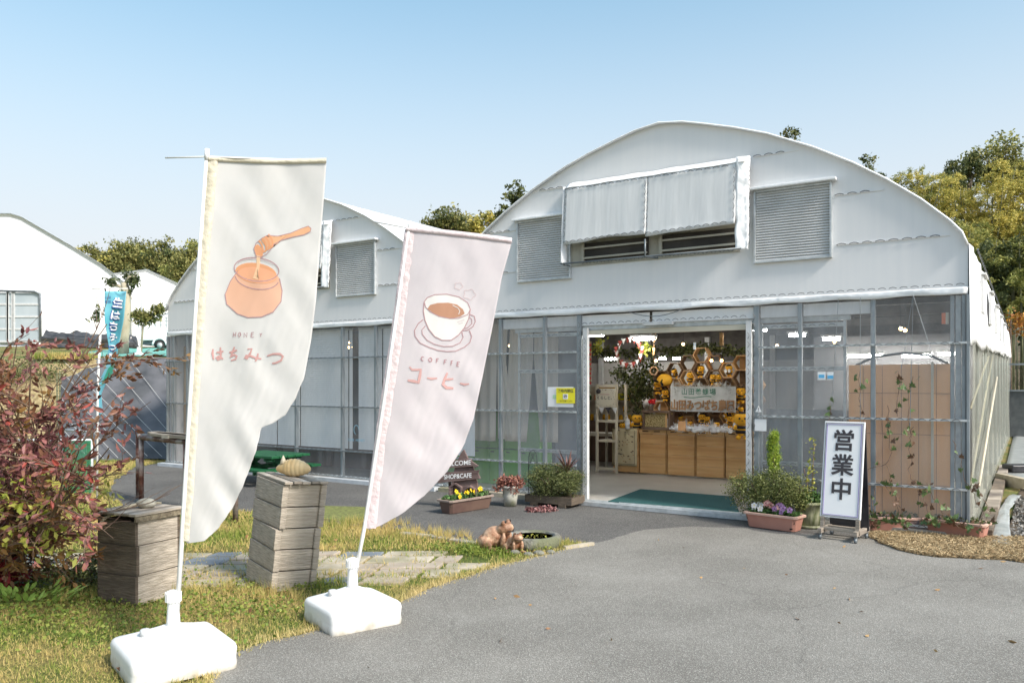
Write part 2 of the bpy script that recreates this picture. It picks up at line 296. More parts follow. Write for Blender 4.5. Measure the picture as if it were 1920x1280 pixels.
M['tarp'] = mat('black_tarp', (.03, .03, .032), (.09, .09, .095), rough=.3, scale=7, stretch=(.5, 2, 4), bump=.8, bscale=3, spec=.7)
M['ghfar'] = mat('far_film', (.85, .86, .87), (.88, .89, .9), rough=.5, scale=1, trans=.15)
M['pane'] = mat('grey_pane', (.36, .42, .45), (.46, .51, .54), rough=.25, scale=1)
M['net'] = mat('green_net', (.03, .28, .13), (.05, .34, .17), rough=.7, scale=20)
M['snow'] = mat('cotton_wool', (.84, .84, .86), rough=1, scale=10)
M['tinsel'] = mat('silver_tinsel', (.5, .52, .52), (.8, .82, .8), rough=.3, metal=.6, isl=True, scale=5)
M['red'] = mat('red_paint', (.6, .04, .03), rough=.5)
M['orange'] = mat('orange_plastic', (.75, .15, .03), rough=.4)
M['tan'] = mat('tan_letter', (.36, .2, .1), (.42, .25, .13), rough=.7, scale=8)
M['signgreen'] = mat('green_ink', (.02, .17, .1), rough=.6)
M['honeycomb'] = mat('bee_comb', (.16, .11, .03), (.5, .4, .2), rough=.6, scale=60, contrast=(.4, .6))
M['glass'] = film('glass_bottle', (.8, .85, .88), .4, (.7, .75, .78), rough=.1)
M['steel'] = mat('shiny_steel', (.55, .55, .55), rough=.2, metal=.9)
M['truck'] = mat('truck_paint', (.78, .79, .8), rough=.3)
M['tyre'] = mat('tyre_rubber', (.03, .03, .03), rough=.8)
M['hill'] = mat('hill_soil', (.05, .04, .022), (.13, .1, .055), rough=.95, scale=1.5, bump=.6)
M['drybank'] = mat('dry_bank', (.2, .15, .07), (.4, .32, .17), rough=.95, scale=12, bump=.9, glob=True)
M['blue'] = mat('blue_print', (.1, .42, .7), rough=.5)
M['bluelt'] = mat('pale_blue_ink', (.3, .55, .68), rough=.6)
M['weedb'] = mat('pale_green_leaf', (.16, .28, .05), (.3, .42, .1), rough=.35, scale=3, trans=.25)
M['crimson'] = mat('crimson_leaf', (.18, .015, .02), (.4, .05, .05), isl=True, scale=3, trans=.2)
M['tank'] = tankmat()
M['rug'] = mat('print_cloth', (.5, .42, .26), (.56, .48, .31), rough=.9, scale=5)

# ---------------------------------------------------------------- mesh helpers
def tags(o, label=None, cat=None, group=None, kind=None):
    if label: o['label'] = label
    if cat: o['category'] = cat
    if group: o['group'] = group
    if kind: o['kind'] = kind
    return o
def thing(name, label, cat, loc=(0, 0, 0), rz=0, group=None):
    o = bpy.data.objects.new(name, None); COL.objects.link(o); o.empty_display_size = .1
    o.location = loc; o.rotation_euler = (0, 0, rz); return tags(o, label, cat, group)
def link(name, me, parent=None, loc=None, rot=None, **k):
    o = bpy.data.objects.new(name, me); COL.objects.link(o)
    if parent: o.parent = parent
    if loc is not None: o.location = loc
    if rot is not None: o.rotation_euler = rot
    return tags(o, **k)
class MB:
    def __init__(s): s.v = []; s.f = []; s.sm = []
    def add(s, vs, fs, smooth=False):
        b = len(s.v); s.v += [tuple(p) for p in vs]; s.f += [tuple(i+b for i in f) for f in fs]; s.sm += [smooth]*len(fs); return s
    def box(s, c, d, rz=0, rot=None):
        x, y, z = [k/2 for k in d]
        vs = [Vector(p) for p in [(-x, -y, -z), (x, -y, -z), (x, y, -z), (-x, y, -z), (-x, -y, z), (x, -y, z), (x, y, z), (-x, y, z)]]
        Mx = Euler(rot).to_matrix() if rot else Matrix.Rotation(rz, 3, 'Z')
        c = Vector(c)
        return s.add([Mx@p+c for p in vs], [(0, 3, 2, 1), (4, 5, 6, 7), (0, 1, 5, 4), (1, 2, 6, 5), (2, 3, 7, 6), (3, 0, 4, 7)])
    def b2(s, a, b):
        return s.box([(p+q)/2 for p, q in zip(a, b)], [abs(q-p) for p, q in zip(a, b)])
    def beam(s, p, q, wd, h):
        p = Vector(p); q = Vector(q); d = (q-p).normalized()
        up = Vector((0, 0, 1)) if abs(d.z) < .9 else Vector((0, 1, 0))
        a = d.cross(up).normalized()*wd/2; b = a.cross(d).normalized()*h/2
        return s.add([p-a-b, p+a-b, p+a+b, p-a+b, q-a-b, q+a-b, q+a+b, q-a+b], [(0, 1, 2, 3), (7, 6, 5, 4), (0, 4, 5, 1), (1, 5, 6, 2), (2, 6, 7, 3), (3, 7, 4, 0)])
    def tube(s, pts, r, n=8, cap=True, flat=1):
        pts = [Vector(p) for p in pts]; rs = r if isinstance(r, (list, tuple)) else [r]*len(pts)
        vs = []; prev = None
        for i, p in enumerate(pts):
            d = (pts[min(i+1, len(pts)-1)]-pts[max(i-1, 0)]).normalized()
            if prev is None:
                a = d.cross(Vector((0, 0, 1)))
                if a.length < .1: a = d.cross(Vector((0, 1, 0)))
            else: a = prev-d*prev.dot(d)
            a.normalize(); prev = a; b = d.cross(a)
            for k in range(n):
                t = 2*math.pi*k/n; vs.append(p+(a*math.cos(t)+b*math.sin(t)*flat)*rs[i])
        fs = [(i*n+k, i*n+(k+1) % n, (i+1)*n+(k+1) % n, (i+1)*n+k) for i in range(len(pts)-1) for k in range(n)]
        if cap: fs += [tuple(range(n))[::-1], tuple(range((len(pts)-1)*n, len(pts)*n))]
        return s.add(vs, fs, n > 4)
    def lathe(s, prof, n=20, c=(0, 0, 0), sx=1, sy=1, wob=0):
        vs = []
        for (r, z) in prof:
            for k in range(n):
                t = 2*math.pi*k/n; rr = r*(1+wob*math.sin(3*t+z*9)+wob*.7*math.sin(7*t))
                vs.append((c[0]+rr*math.cos(t)*sx, c[1]+rr*math.sin(t)*sy, c[2]+z))
        fs = [(i*n+k, i*n+(k+1) % n, (i+1)*n+(k+1) % n, (i+1)*n+k) for i in range(len(prof)-1) for k in range(n)]
        if prof[0][0] > .0001: fs.append(tuple(range(n))[::-1])
        if prof[-1][0] > .0001: fs.append(tuple(range((len(prof)-1)*n, len(prof)*n)))
        return s.add(vs, fs, True)
    def ball(s, c, r, n=12, m=8, sc=(1, 1, 1), Mx=None):
        vs = []; c = Vector(c)
        for i in range(m+1):
            a = math.pi*i/m
            for k in range(n):
                t = 2*math.pi*k/n
                p = Vector((r*math.sin(a)*math.cos(t)*sc[0], r*math.sin(a)*math.sin(t)*sc[1], -r*math.cos(a)*sc[2]))
                if Mx: p = Mx@p
                vs.append(c+p)
        fs = [(i*n+k, i*n+(k+1) % n, (i+1)*n+(k+1) % n, (i+1)*n+k) for i in range(m) for k in range(n)]
        return s.add(vs, fs, True)
    def prism(s, poly, d0, d1, ax='y'):
        # poly in (a,b); 'y': (x,z) extruded over y, 'z': (x,y) over z, 'x': (y,z) over x
        f = {'y': lambda a, b, d: (a, d, b), 'z': lambda a, b, d: (a, b, d), 'x': lambda a, b, d: (d, a, b)}[ax]
        n = len(poly)
        vs = [f(a, b, d0) for a, b in poly]+[f(a, b, d1) for a, b in poly]
        return s.add(vs, [tuple(range(n)), tuple(range(n, 2*n))[::-1]]+[(i, (i+1) % n, n+(i+1) % n, n+i) for i in range(n)])
    def grid(s, fn, nu, nv, smooth=True):
        vs = [fn(i/nu, j/nv) for j in range(nv+1) for i in range(nu+1)]
        fs = [(j*(nu+1)+i, j*(nu+1)+i+1, (j+1)*(nu+1)+i+1, (j+1)*(nu+1)+i) for j in range(nv) for i in range(nu)]
        return s.add(vs, fs, smooth)
    def mesh(s, name, m):
        me = bpy.data.meshes.new(name); me.from_pydata(s.v, [], s.f)
        me.polygons.foreach_set('use_smooth', s.sm)
        if m: me.materials.append(m)
        me.update()
        if any(len(f) > 3 for f in s.f):
            bm = bmesh.new(); bm.from_mesh(me); bmesh.ops.recalc_face_normals(bm, faces=bm.faces); bm.to_mesh(me); bm.free()
        return me
    def build(s, name, m, parent=None, loc=None, rz=0, bevel=0, solid=0, rot=None, **k):
        o = link(name, s.mesh(name, m), parent, loc, rot or (0, 0, rz), **k)
        if solid:
            q = o.modifiers.new('solid', 'SOLIDIFY'); q.thickness = solid; q.offset = 0
        if bevel:
            q = o.modifiers.new('bevel', 'BEVEL'); q.width = bevel; q.segments = 2; q.limit_method = 'ANGLE'; q.angle_limit = R(40)
        return o
def npmesh(name, V, Fc, m, parent=None, loc=None, **k):
    V = np.asarray(V, dtype=np.float32).reshape(-1, 3); Fc = np.asarray(Fc, dtype=np.int32); n = Fc.shape[1]
    me = bpy.data.meshes.new(name); me.vertices.add(len(V)); me.vertices.foreach_set('co', V.ravel())
    me.loops.add(Fc.size); me.loops.foreach_set('vertex_index', Fc.ravel())
    me.polygons.add(len(Fc)); me.polygons.foreach_set('loop_start', np.arange(len(Fc), dtype=np.int32)*n)
    me.materials.append(m); me.update(calc_edges=True); me.validate()
    return link(name, me, parent, loc, **k)
def leaves(name, C, size, m, parent=None, aspect=.45, up=0., tilt=1., **k):
    """leaf-shaped faces at points C; up pulls the leaf planes towards horizontal, negative hangs them"""
    C = np.asarray(C); n = len(C)
    d = RNG.normal(size=(n, 3)); d[:, 2] = d[:, 2]*tilt+up; d /= np.linalg.norm(d, axis=1)[:, None]
    e = RNG.normal(size=(n, 3)); e -= (e*d).sum(1)[:, None]*d; e /= np.linalg.norm(e, axis=1)[:, None]
    s = (size*(.6+.8*RNG.random(n)))[:, None]; nrm = np.cross(d, e)
    V = np.empty((n, 4, 3)); V[:, 0] = C-d*s/2; V[:, 1] = C+e*s*aspect/2+nrm*s*.08; V[:, 2] = C+d*s/2; V[:, 3] = C-e*s*aspect/2+nrm*s*.08
    return npmesh(name, V.reshape(-1, 3), np.arange(4*n).reshape(n, 4), m, parent, **k)
def blades(name, C, h, wd, m, lean=.5, **k):
    C = np.asarray(C); n = len(C); a = RNG.random(n)*6.283; hh = h*(.4+.9*RNG.random(n))
    dx = np.stack([np.cos(a), np.sin(a), 0*a], 1)*(wd/2)
    b = RNG.random(n)*6.283; l = RNG.random(n)*lean
    tip = C+np.stack([np.cos(b)*l*hh, np.sin(b)*l*hh, hh*np.sqrt(1-np.clip(l, 0, .95)**2)], 1)
    V = np.stack([C-dx, C+dx, tip], 1)
    return npmesh(name, V.reshape(-1, 3), np.arange(3*n).reshape(n, 3), m, **k)
def clumps(cent, rad, nc, per, spread, flat=1.):
    """points gathered into clumps spread over an ellipsoid shell"""
    cent = np.asarray(cent); rad = np.asarray(rad)
    d = RNG.normal(size=(nc, 3)); d /= np.linalg.norm(d, axis=1)[:, None]
    r = RNG.random(nc)**.4
    cc = cent+d*rad*r[:, None]
    pts = np.repeat(cc, per, 0)+RNG.normal(size=(nc*per, 3))*spread*np.array([1, 1, flat])
    return pts
def copytree(o, parent=None, **k):
    c = o.copy(); COL.objects.link(c)
    if parent: c.parent = parent
    for ch in [x for x in bpy.data.objects if x.parent == o]: copytree(ch, c)
    return tags(c, **k)
_kids = {}
def dup(o, loc, rot=None, scale=None, label=None, group=None):
    c = copytree(o); c.location = loc
    if rot is not None: c.rotation_euler = rot
    if scale: c.scale = (scale,)*3
    return tags(c, label, None, group)
_tc = {}
def text2d(s, size=1., bold=0., spacing=1.):
    key = (s, size, bold, spacing)
    if key in _tc: return _tc[key]
    cu = bpy.data.curves.new('t', 'FONT'); cu.body = s; cu.size = size; cu.offset = bold; cu.space_character = spacing
    cu.align_x = 'CENTER'; cu.align_y = 'CENTER'; cu.resolution_u = 3
    o = bpy.data.objects.new('t', cu); COL.objects.link(o)
    bpy.context.view_layer.update()
    me = bpy.data.meshes.new_from_object(o.evaluated_get(bpy.context.evaluated_depsgraph_get()))
    vs = [(v.co.x, v.co.y) for v in me.vertices]; fs = [tuple(p.vertices) for p in me.polygons]
    bpy.data.objects.remove(o); bpy.data.curves.remove(cu); bpy.data.meshes.remove(me)
    _tc[key] = (vs, fs); return vs, fs
def put_text(name, s, fn, size, m, parent=None, bold=0., spacing=1., cut=0, stretch=(1, 1), depth=0, **k):
    """lettering as a thin mesh; fn maps (x,y) of the text plane to 3D"""
    vs, fs = text2d(s, size, bold, spacing)
    bm = bmesh.new(); bv = [bm.verts.new((x*stretch[0], y*stretch[1], 0)) for x, y in vs]
    for f in fs:
        try: bm.faces.new([bv[i] for i in f])
        except ValueError: pass
    if cut:
        xs = [v.co.x for v in bm.verts]; ys = [v.co.y for v in bm.verts]
        for lo, hi, nn in ((min(xs), max(xs), (1, 0, 0)), (min(ys), max(ys), (0, 1, 0))):
            c = lo+cut
            while c < hi:
                bmesh.ops.bisect_plane(bm, geom=bm.verts[:]+bm.edges[:]+bm.faces[:], plane_co=Vector(nn)*c, plane_no=nn); c += cut
    me = bpy.data.meshes.new(name)
    for v in bm.verts: v.co = fn(v.co.x, v.co.y)
    bm.to_mesh(me); bm.free(); me.materials.append(m)
    o = link(name, me, parent, **k)
    if depth:
        q = o.modifiers.new('solid', 'SOLIDIFY'); q.thickness = depth; q.offset = 0
    return o
def pip(poly, X, Y):
    inside = np.zeros(len(X), bool); n = len(poly)
    for i in range(n):
        x1, y1 = poly[i][:2]; x2, y2 = poly[(i+1) % n][:2]
        c = ((y1 > Y) != (y2 > Y)) & (X < (x2-x1)*(Y-y1)/((y2-y1) if y2 != y1 else 1e-9)+x1)
        inside ^= c
    return inside
# ================================================================ SETTING
def sheet(name, poly, z, m, kind='structure', fn=None, **k):
    b = MB(); b.add([(p[0], p[1], z if fn is None else fn(p)) for p in poly], [tuple(range(len(poly)))])
    o = b.build(name, m, kind=kind, **k)
    bm = bmesh.new(); bm.from_mesh(o.data); bmesh.ops.triangulate(bm, faces=bm.faces)
    for f in bm.faces:
        if f.normal.z < 0: f.normal_flip()
    bm.to_mesh(o.data); bm.free(); return o
sheet('ground', [(-300, -300), (300, -300), (300, 300), (-300, 300)], -.012, M['lawn'])
# worn drive in front, with the ragged edge of the lawn
edge_px = [(1105, 1021), (1062, 1027), (1020, 1040), (985, 1047), (930, 1062), (890, 1075), (850, 1087), (800, 1104), (755, 1126), (700, 1146), (640, 1165), (560, 1190), (505, 1200), (430, 1226), (400, 1262), (380, 1300)]
def rough(pts, amp, step=.12):
    out = []
    for i in range(len(pts)-1):
        a, b = Vector(pts[i][:2]), Vector(pts[i+1][:2]); n = max(1, int((b-a).length/step))
        for k in range(n):
            p = a.lerp(b, k/n); q = noise.noise(Vector((p.x*4, p.y*4, 3)))+.6*noise.noise(Vector((p.x*13, p.y*13, 1)))
            out.append((p.x+q*amp, p.y+q*amp*.6))
    out.append(tuple(pts[-1][:2])); return out
edge = rough([G(*p) for p in edge_px]+[(-1.9, 2.6), (-2.3, 1.2), (-2.6, -6)], .045)
right_px = [(1960, 1056), (1880, 1050), (1760, 1045), (1700, 1036), (1640, 1014)]
seam = rough([G(1640, 1006), G(1540, 1002), G(1460, 1000), G(1395, 990), G(1300, 986), G(1210, 992), G(1105, 1021)], .06)
drive = edge+[(-2, -8), (12, -8), (12, 4.2)]+rough([G(*p) for p in right_px], .05)+seam
sheet('driveway', drive, 0, M['asph'])
old_px = [(1105, 1021), (1040, 1008), (985, 1012), (930, 1022), (885, 1018), (815, 1004), (750, 992), (700, 986), (640, 984), (590, 975), (520, 962), (440, 956), (380, 962), (300, 958), (235, 950), (200, 925), (215, 900), (250, 876), (320, 864)]
old = rough([G(*p) for p in old_px], .09)+[W(-13.2, -.02)[:2], W(-12.9, .3)[:2], W(0, .3)[:2], W(.35, -.1)[:2], G(1900, 1030)[:2], G(1640, 1030)[:2]]+seam
sheet('forecourt', old, -.005, M['asphold'])
sheet('moss_patch', rough([G(600, 948), G(690, 950), G(700, 972), G(640, 977), G(588, 970), G(600, 948)], .05), .003, mat('moss', (.10, .11, .04), (.22, .24, .07), rough=.95, scale=20, bump=.5, glob=True), kind='stuff')
drypoly = rough([G(1625, 1000), G(1700, 1000), G(1800, 1010), G(1858, 1010), G(1935, 1010), G(1990, 1040), G(1960, 1058), G(1880, 1050), G(1760, 1045), G(1700, 1036), G(1650, 1018), G(1625, 1000)], .05)
sheet('dry_grass_bed', drypoly, .004, M['strawbed'])
def scatter(poly, n):
    xs = [p[0] for p in poly]; ys = [p[1] for p in poly]
    X = RNG.uniform(min(xs), max(xs), n); Y = RNG.uniform(min(ys), max(ys), n)
    k = pip(poly, X, Y); return np.stack([X[k], Y[k], 0*X[k]], 1)
pts = scatter(drypoly, 42000); pts[:, 2] = .006+RNG.random(len(pts))*.03
leaves('dry_grass', pts, .055, M['straw'], aspect=.09, tilt=.45, kind='stuff')
sheet('gravel_path', rough([G(1850, 985), G(1990, 1040), (9, 7.5), (9, 10), (17, 19), (13, 20), W(.5, 12)[:2], W(.3, 0.2)[:2]], .02), .008, M['soil'])

# the lawn: grass, clover, fallen leaves
lawnpoly = [(-8, 1), (-2.9, 1)]+[(x, y) for x, y in edge[::-1] if y > 1.2 and x < 3]+[tuple(p) for p in rough([G(*p) for p in old_px], .09)]+[(-14, 19), (-20, 14)]
lawnpoly = [(-9, .8), (-2.35, .8)]+[(x, y) for x, y in edge[::-1] if y > .9]+old[:len(old)-6-len(seam)]+[(-9, 16)]
stonepoly = [G(*p)[:2] for p in [(-60, 1052), (150, 1030), (420, 1035), (640, 1032), (760, 1030), (880, 1036), (935, 1056), (870, 1075), (760, 1078), (600, 1074), (400, 1076), (180, 1068), (-60, 1090)]]
def lawnpts(n, ymin=0, ymax=30, holes=True):
    p = scatter(lawnpoly, n)
    p = p[(p[:, 1] > ymin) & (p[:, 1] < ymax)]
    vis = np.abs(p[:, 0]/np.maximum(p[:, 1], .1)) < .72
    p = p[vis]
    if holes: p = p[~pip(stonepoly, p[:, 0], p[:, 1]) | (RNG.random(len(p)) < .12)]
    return p
near = lawnpts(800000, 2.6, 6.2); far = lawnpts(420000, 6.2, 16)
blades('lawn_grass', np.concatenate([near[:170000]]), .032, .0045, M['grass'], lean=1.05, kind='stuff')
blades('lawn_grass_far', far[:70000], .05, .009, M['grass'], lean=1., kind='stuff')
# dry fringe creeping over the edge of the drive
fr_ = []
for i in range(len(edge)-1):
    a, c = edge[i], edge[i+1]
    if a[1] < 1.5: continue
    n_ = int(110*(math.dist(a, c)/.12))
    for k in range(n_):
        q = random.random(); s_ = abs(random.gauss(0, .05))*(1 if random.random() < .7 else -.6)
        fr_.append((a[0]+(c[0]-a[0])*q-s_*.75+random.gauss(0, .01), a[1]+(c[1]-a[1])*q+s_*.75, .002))
blades('edge_grass', fr_, .035, .005, grassmat('edge_grass', dry=(.68, .55, .27), green=(.42, .40, .12), pos=(.3, .5)), lean=1.2, kind='stuff')
# taller tufts where nobody mows: by the kerb, round the hives, round the basin
tuft = []
for (px, py, n, r) in [(700, 985, 60, .25), (760, 1003, 60, .3), (640, 985, 50, .25), (830, 1008, 30, .2), (600, 1000, 30, .2), (560, 985, 20, .2), (985, 1030, 30, .14), (1030, 1026, 30, .12), (600, 1096, 16, .1), (470, 1106, 20, .15), (520, 1118, 16, .12), (330, 1112, 20, .15), (190, 1122, 25, .2), (440, 1000, 40, .4), (400, 1000, 40, .4), (900, 1032, 30, .2)]:
    c = G(px, py)
    for i in range(n):
        a = random.random()*6.28; q = r*math.sqrt(random.random())
        x, y = c.x+q*math.cos(a)*1.6, c.y+q*math.sin(a)
        for j in range(14): tuft.append((x+random.gauss(0, .012), y+random.gauss(0, .012), 0))
blades('grass_tufts', tuft, .095, .005, M['grass'], lean=.8, kind='stuff')
wp = []
for (px, py, sx, n) in [(420, 1140, .35, 900), (250, 1150, .5, 900), (160, 1160, .4, 1100), (90, 1085, .5, 2600), (140, 1100, .4, 2200), (200, 1090, .25, 900), (40, 1130, .3, 1800), (480, 1150, .2, 400), (570, 1100, .12, 260), (480, 1100, .15, 240), (860, 1030, .2, 900), (900, 1036, .14, 500), (1012, 1034, .06, 120), (410, 1210, .3, 500), (240, 1195, .25, 350), (440, 975, .4, 900), (60, 1180, .4, 500)]:
    c = G(px, py); q = RNG.normal(size=(n, 3))*[sx, sx*.55, 0]+[c.x, c.y, .012]; q[:, 2] += RNG.random(n)*.035; wp.append(q)
wp = np.concatenate(wp); wp = wp[pip(lawnpoly, wp[:, 0], wp[:, 1])]
wp = wp[RNG.random(len(wp)) < .55]
leaves('clover_weeds', wp, .021, M['weed'], aspect=.9, tilt=.35, kind='stuff')
fa = scatter([(-1.2, 3), (4.5, 3), (4.5, 8), (.6, 8)], 46); fa[:, 2] = .008
leaves('scattered_leaves', fa, .04, mat('dry_leaf', (.22, .12, .06), (.42, .27, .12), rough=.7, isl=True), aspect=.5, tilt=.12, kind='stuff')
fl = lawnpts(260, 3, 9); fl[:, 2] = .035
leaves('fallen_leaves', fl, .055, mat('fallen_leaf', (.2, .09, .04), (.4, .2, .1), rough=.7, isl=True), aspect=.5, tilt=.15, kind='stuff')

# crazy paving path: every slab a piece of its own
path = thing('stone_path', None, None, (0, 0, 0)); path['kind'] = 'structure'
def slab(poly, h, m, zr):
    c = Vector((sum(p[0] for p in poly)/len(poly), sum(p[1] for p in poly)/len(poly)))
    b = MB(); n = len(poly); ins = [(c.x+(p[0]-c.x)*.965, c.y+(p[1]-c.y)*.965) for p in poly]
    b.add([(p[0], p[1], -.02) for p in poly]+[(p[0], p[1], h-.006) for p in poly]+[(p[0], p[1], h+zr*(p[0]-c.x)) for p in ins],
          [(i, (i+1) % n, n+(i+1) % n, n+i) for i in range(n)]+[(n+i, n+(i+1) % n, 2*n+(i+1) % n, 2*n+i) for i in range(n)]+[tuple(range(2*n, 3*n))])
    b.build('slab', m, path)
rnd = random.Random(5)
ox, oy = G(330, 1055)[:2]
a0 = Vector(G(900, 1058)[:2]); a1 = Vector(G(-40, 1066)[:2]); ax = (a1-a0); Lp = ax.length; ax.normalize(); ay = Vector((-ax.y, ax.x));
if ay.y < 0: ay = -ay
yrow = -.62
rows = [.20, .27, .22, .3, .19]
for ri, rh in enumerate(rows):
    x = rnd.uniform(-.1, .35)+abs(ri-2)*.12
    while x < Lp+.8:
        wl = rnd.choice([.24, .3, .38, .5, .56]); g = .018
        sk = .22
        def q(a, b_):
            v = a0+ax*(a-b_*sk)+ay*b_; return (v.x+rnd.gauss(0, .007), v.y+rnd.gauss(0, .007))
        if rnd.random() < .22 and rh > .25:
            hh = rh*rnd.uniform(.4, .6)
            parts_ = [(yrow+g, yrow+hh-g/2), (yrow+hh+g/2, yrow+rh-g)]
        else: parts_ = [(yrow+g, yrow+rh-g)]
        for y0_, y1_ in parts_:
            mm = rnd.choice(['slabA', 'slabA', 'slabA', 'slabB', 'slabC', 'slabC'])
            slab([q(x+g, y0_), q(x+wl*.5, y0_), q(x+wl-g, y0_), q(x+wl-g, y1_), q(x+wl*.5, y1_), q(x+g, y1_)], rnd.uniform(.004, .012), M[mm], rnd.uniform(-.01, .01))
        x += wl
    yrow += rh
# low concrete kerb between lawn and forecourt
kb = MB(); kp = [G(*p) for p in [(752, 1001), (800, 1006), (850, 1014), (890, 1020)]]
for i in range(3): kb.beam(kp[i]+Vector((0, 0, .0)), kp[i+1]+Vector((0, 0, .0)), .08, .05)
kb.build('kerb', mat('old_concrete', (.28, .25, .2), (.4, .37, .31), rough=.9, scale=9, bump=.5), kind='structure', bevel=.01)
kb = MB(); kb.beam(G(1058, 1029)+Vector((0, 0, .01)), G(1112, 1021)+Vector((0, 0, .01)), .04, .035)
kb.build('edging_strip', M['slabA'], kind='structure')

# ================================================================ THE GREENHOUSE SHOP
ARC = [(0, 4.585), (.3, 4.545), (.54, 4.48), (.9, 4.375), (1.27, 4.245), (1.755, 4.02), (2.16, 3.79), (2.48, 3.575), (2.79, 3.335), (3.04, 3.10), (3.15, 2.97), (3.2, 2.84)]
CU = 3.215
def arch(u0, n=3):
    R_ = [(u0+s, z) for s, z in ARC]; L_ = [(u0-s, z) for s, z in ARC[1:]]
    return L_[::-1]+R_
def building(name, label, group):
    o = thing(name, label, 'greenhouse', P0, BR, group); return o
shop = building('greenhouse_shop', 'white film greenhouse with the wide open entrance, right of the two joined arches', 'arched greenhouses')
left = building('greenhouse_shop', 'white arched greenhouse bay with grey horizontal blinds, left of the open entrance', 'arched greenhouses')
LEN = 21.
def wiggle(b, p, q, side=Vector((0, 0, 1)), amp=.011, wl=.1, r=.0032, off=Vector((0, -.012, 0)), gap=True):
    p = Vector(p)+off; q = Vector(q)+off; d = q-p; L = d.length; d.normalize(); n = int(L/wl)
    for i in range(n):
        pts = []
        for k in range(5):
            t = k/4; pts.append(p+d*((i+t*(.72 if gap else 1))*wl)+side*(math.sin(t*math.pi)*amp*1.5-amp*.5))
        b.tube(pts, r, 4, cap=False)
def channel(root, p, q, w_=.022, m='galvlight', side=Vector((0, 0, 1)), off=-.01, name='channel', wig=True, wl=.1):
    p = Vector(p); q = Vector(q)
    c = MB(); c.beam(p, q, .02, w_) if abs((q-p).z) < .5*(q-p).length else c.beam(p, q, w_, .02)
    o = c.build(name, M[m], root)
    if wig:
        b = MB(); wiggle(b, p, q, side, wl=wl); b.build('wiggle_wire', M['wire'], o)
    return o
def bay(root, uc, right_side):
    u0, u1 = uc-3.2, uc+3.2
    pr = arch(uc)
    poly = [(u0, 2.395)]+[(a, b) for a, b in pr]+[(u1, 2.395)]
    b = MB()
    # gable film as a fan of quads so that light shades it evenly
    n = len(pr); base = [(a, 2.395) for a, _ in pr]
    vs = [(a, 0, z) for a, z in base]+[(a, 0, z) for a, z in pr]
    b.add(vs, [(i, i+1, n+i+1, n+i) for i in range(n-1)])
    b.build('gable_film', M['filmwhite'], root, solid=.006)
    # roof film
    b = MB(); nv = 14
    vs = [(a, -.045+(LEN+.045)*j/nv, z+.012-.02*(abs(math.sin(j*math.pi))) ) for j in range(nv+1) for a, z in pr]
    b.add(vs, [(j*n+i, j*n+i+1, (j+1)*n+i+1, (j+1)*n+i) for j in range(nv) for i in range(n-1)], True)
    b.build('roof_film', M['filmroof'], root, solid=.008)
    b = MB(); b.tube([(a, -.05, z+.008) for a, z in pr], .012, 8); b.build('roof_edge', M['filmtrim'], root)
    # back gable
    b = MB(); b.add([(a, LEN, z) for a, z in [(u0, 0)]+pr+[(u1, 0)]], [tuple(range(n+2))]); b.build('back_wall', M['wall'], root)
    # eave trim: rolled film, folded over the top rail
    b = MB()
    def ev(s, t):
        u = u0+(u1-u0)*s; zz = 2.375+.07*t
        d = -.02-.008*math.sin(t*math.pi)-.008*noise.noise(Vector((u*4, t*2, uc)))
        return (u, d, zz+.012*noise.noise(Vector((u*2.2, 5, uc)))*(1-t)+.004*math.sin(u*9)*(1-t))
    b.grid(ev, 130, 6); b.build('eave_film', M['filmtrim'], root, solid=.004)
    b = MB(); wiggle(b, (u0, -.03, 2.47), (u1, -.03, 2.47), amp=.007, wl=.1); b.build('wiggle_wire', M['wire'], root)
    b = MB(); b.box((uc, 0.02, 2.455), (u1-u0, .03, .03)); b.build('top_rail', M['galvlight'], root)
    # arch hoops inside, ceiling net, beams
    for v in (3, 6, 9):
        b = MB(); b.tube([(a, v, z-.05) for a, z in pr], .02, 6); b.build('hoop', M['galvdark'], root)
    b = MB(); b.box((uc, 4.9, 2.62), (6.36, 9.6, .02)); b.build('ceiling_net', M['dark'], root)
    for i, v in enumerate((1.5, 3.2, 5, 6.8)):
        b = MB(); b.box((uc, v, 2.5), (6.36, .06, .12)); b.build('beam', M['rb'], root)
    b = MB(); b.box((uc, 2.9, .025), (6.4, 5.8*1, .05)); 
    b = MB(); b.b2((u0, -.06, 0), (u1, LEN-.1, .045)); b.build('floor', M['concrete'], root)
M['rb'] = mat('roof_beam', (.10, .09, .08), (.16, .145, .13), rough=.7)
bay(shop, -CU, True); bay(left, -CU-6.45, False)
# valley gutter between the two bays
b = MB(); b.b2((-6.52, -.03, 2.78), (-6.36, LEN-.2, 2.86)); b.build('gutter', M['filmtrim'], left)

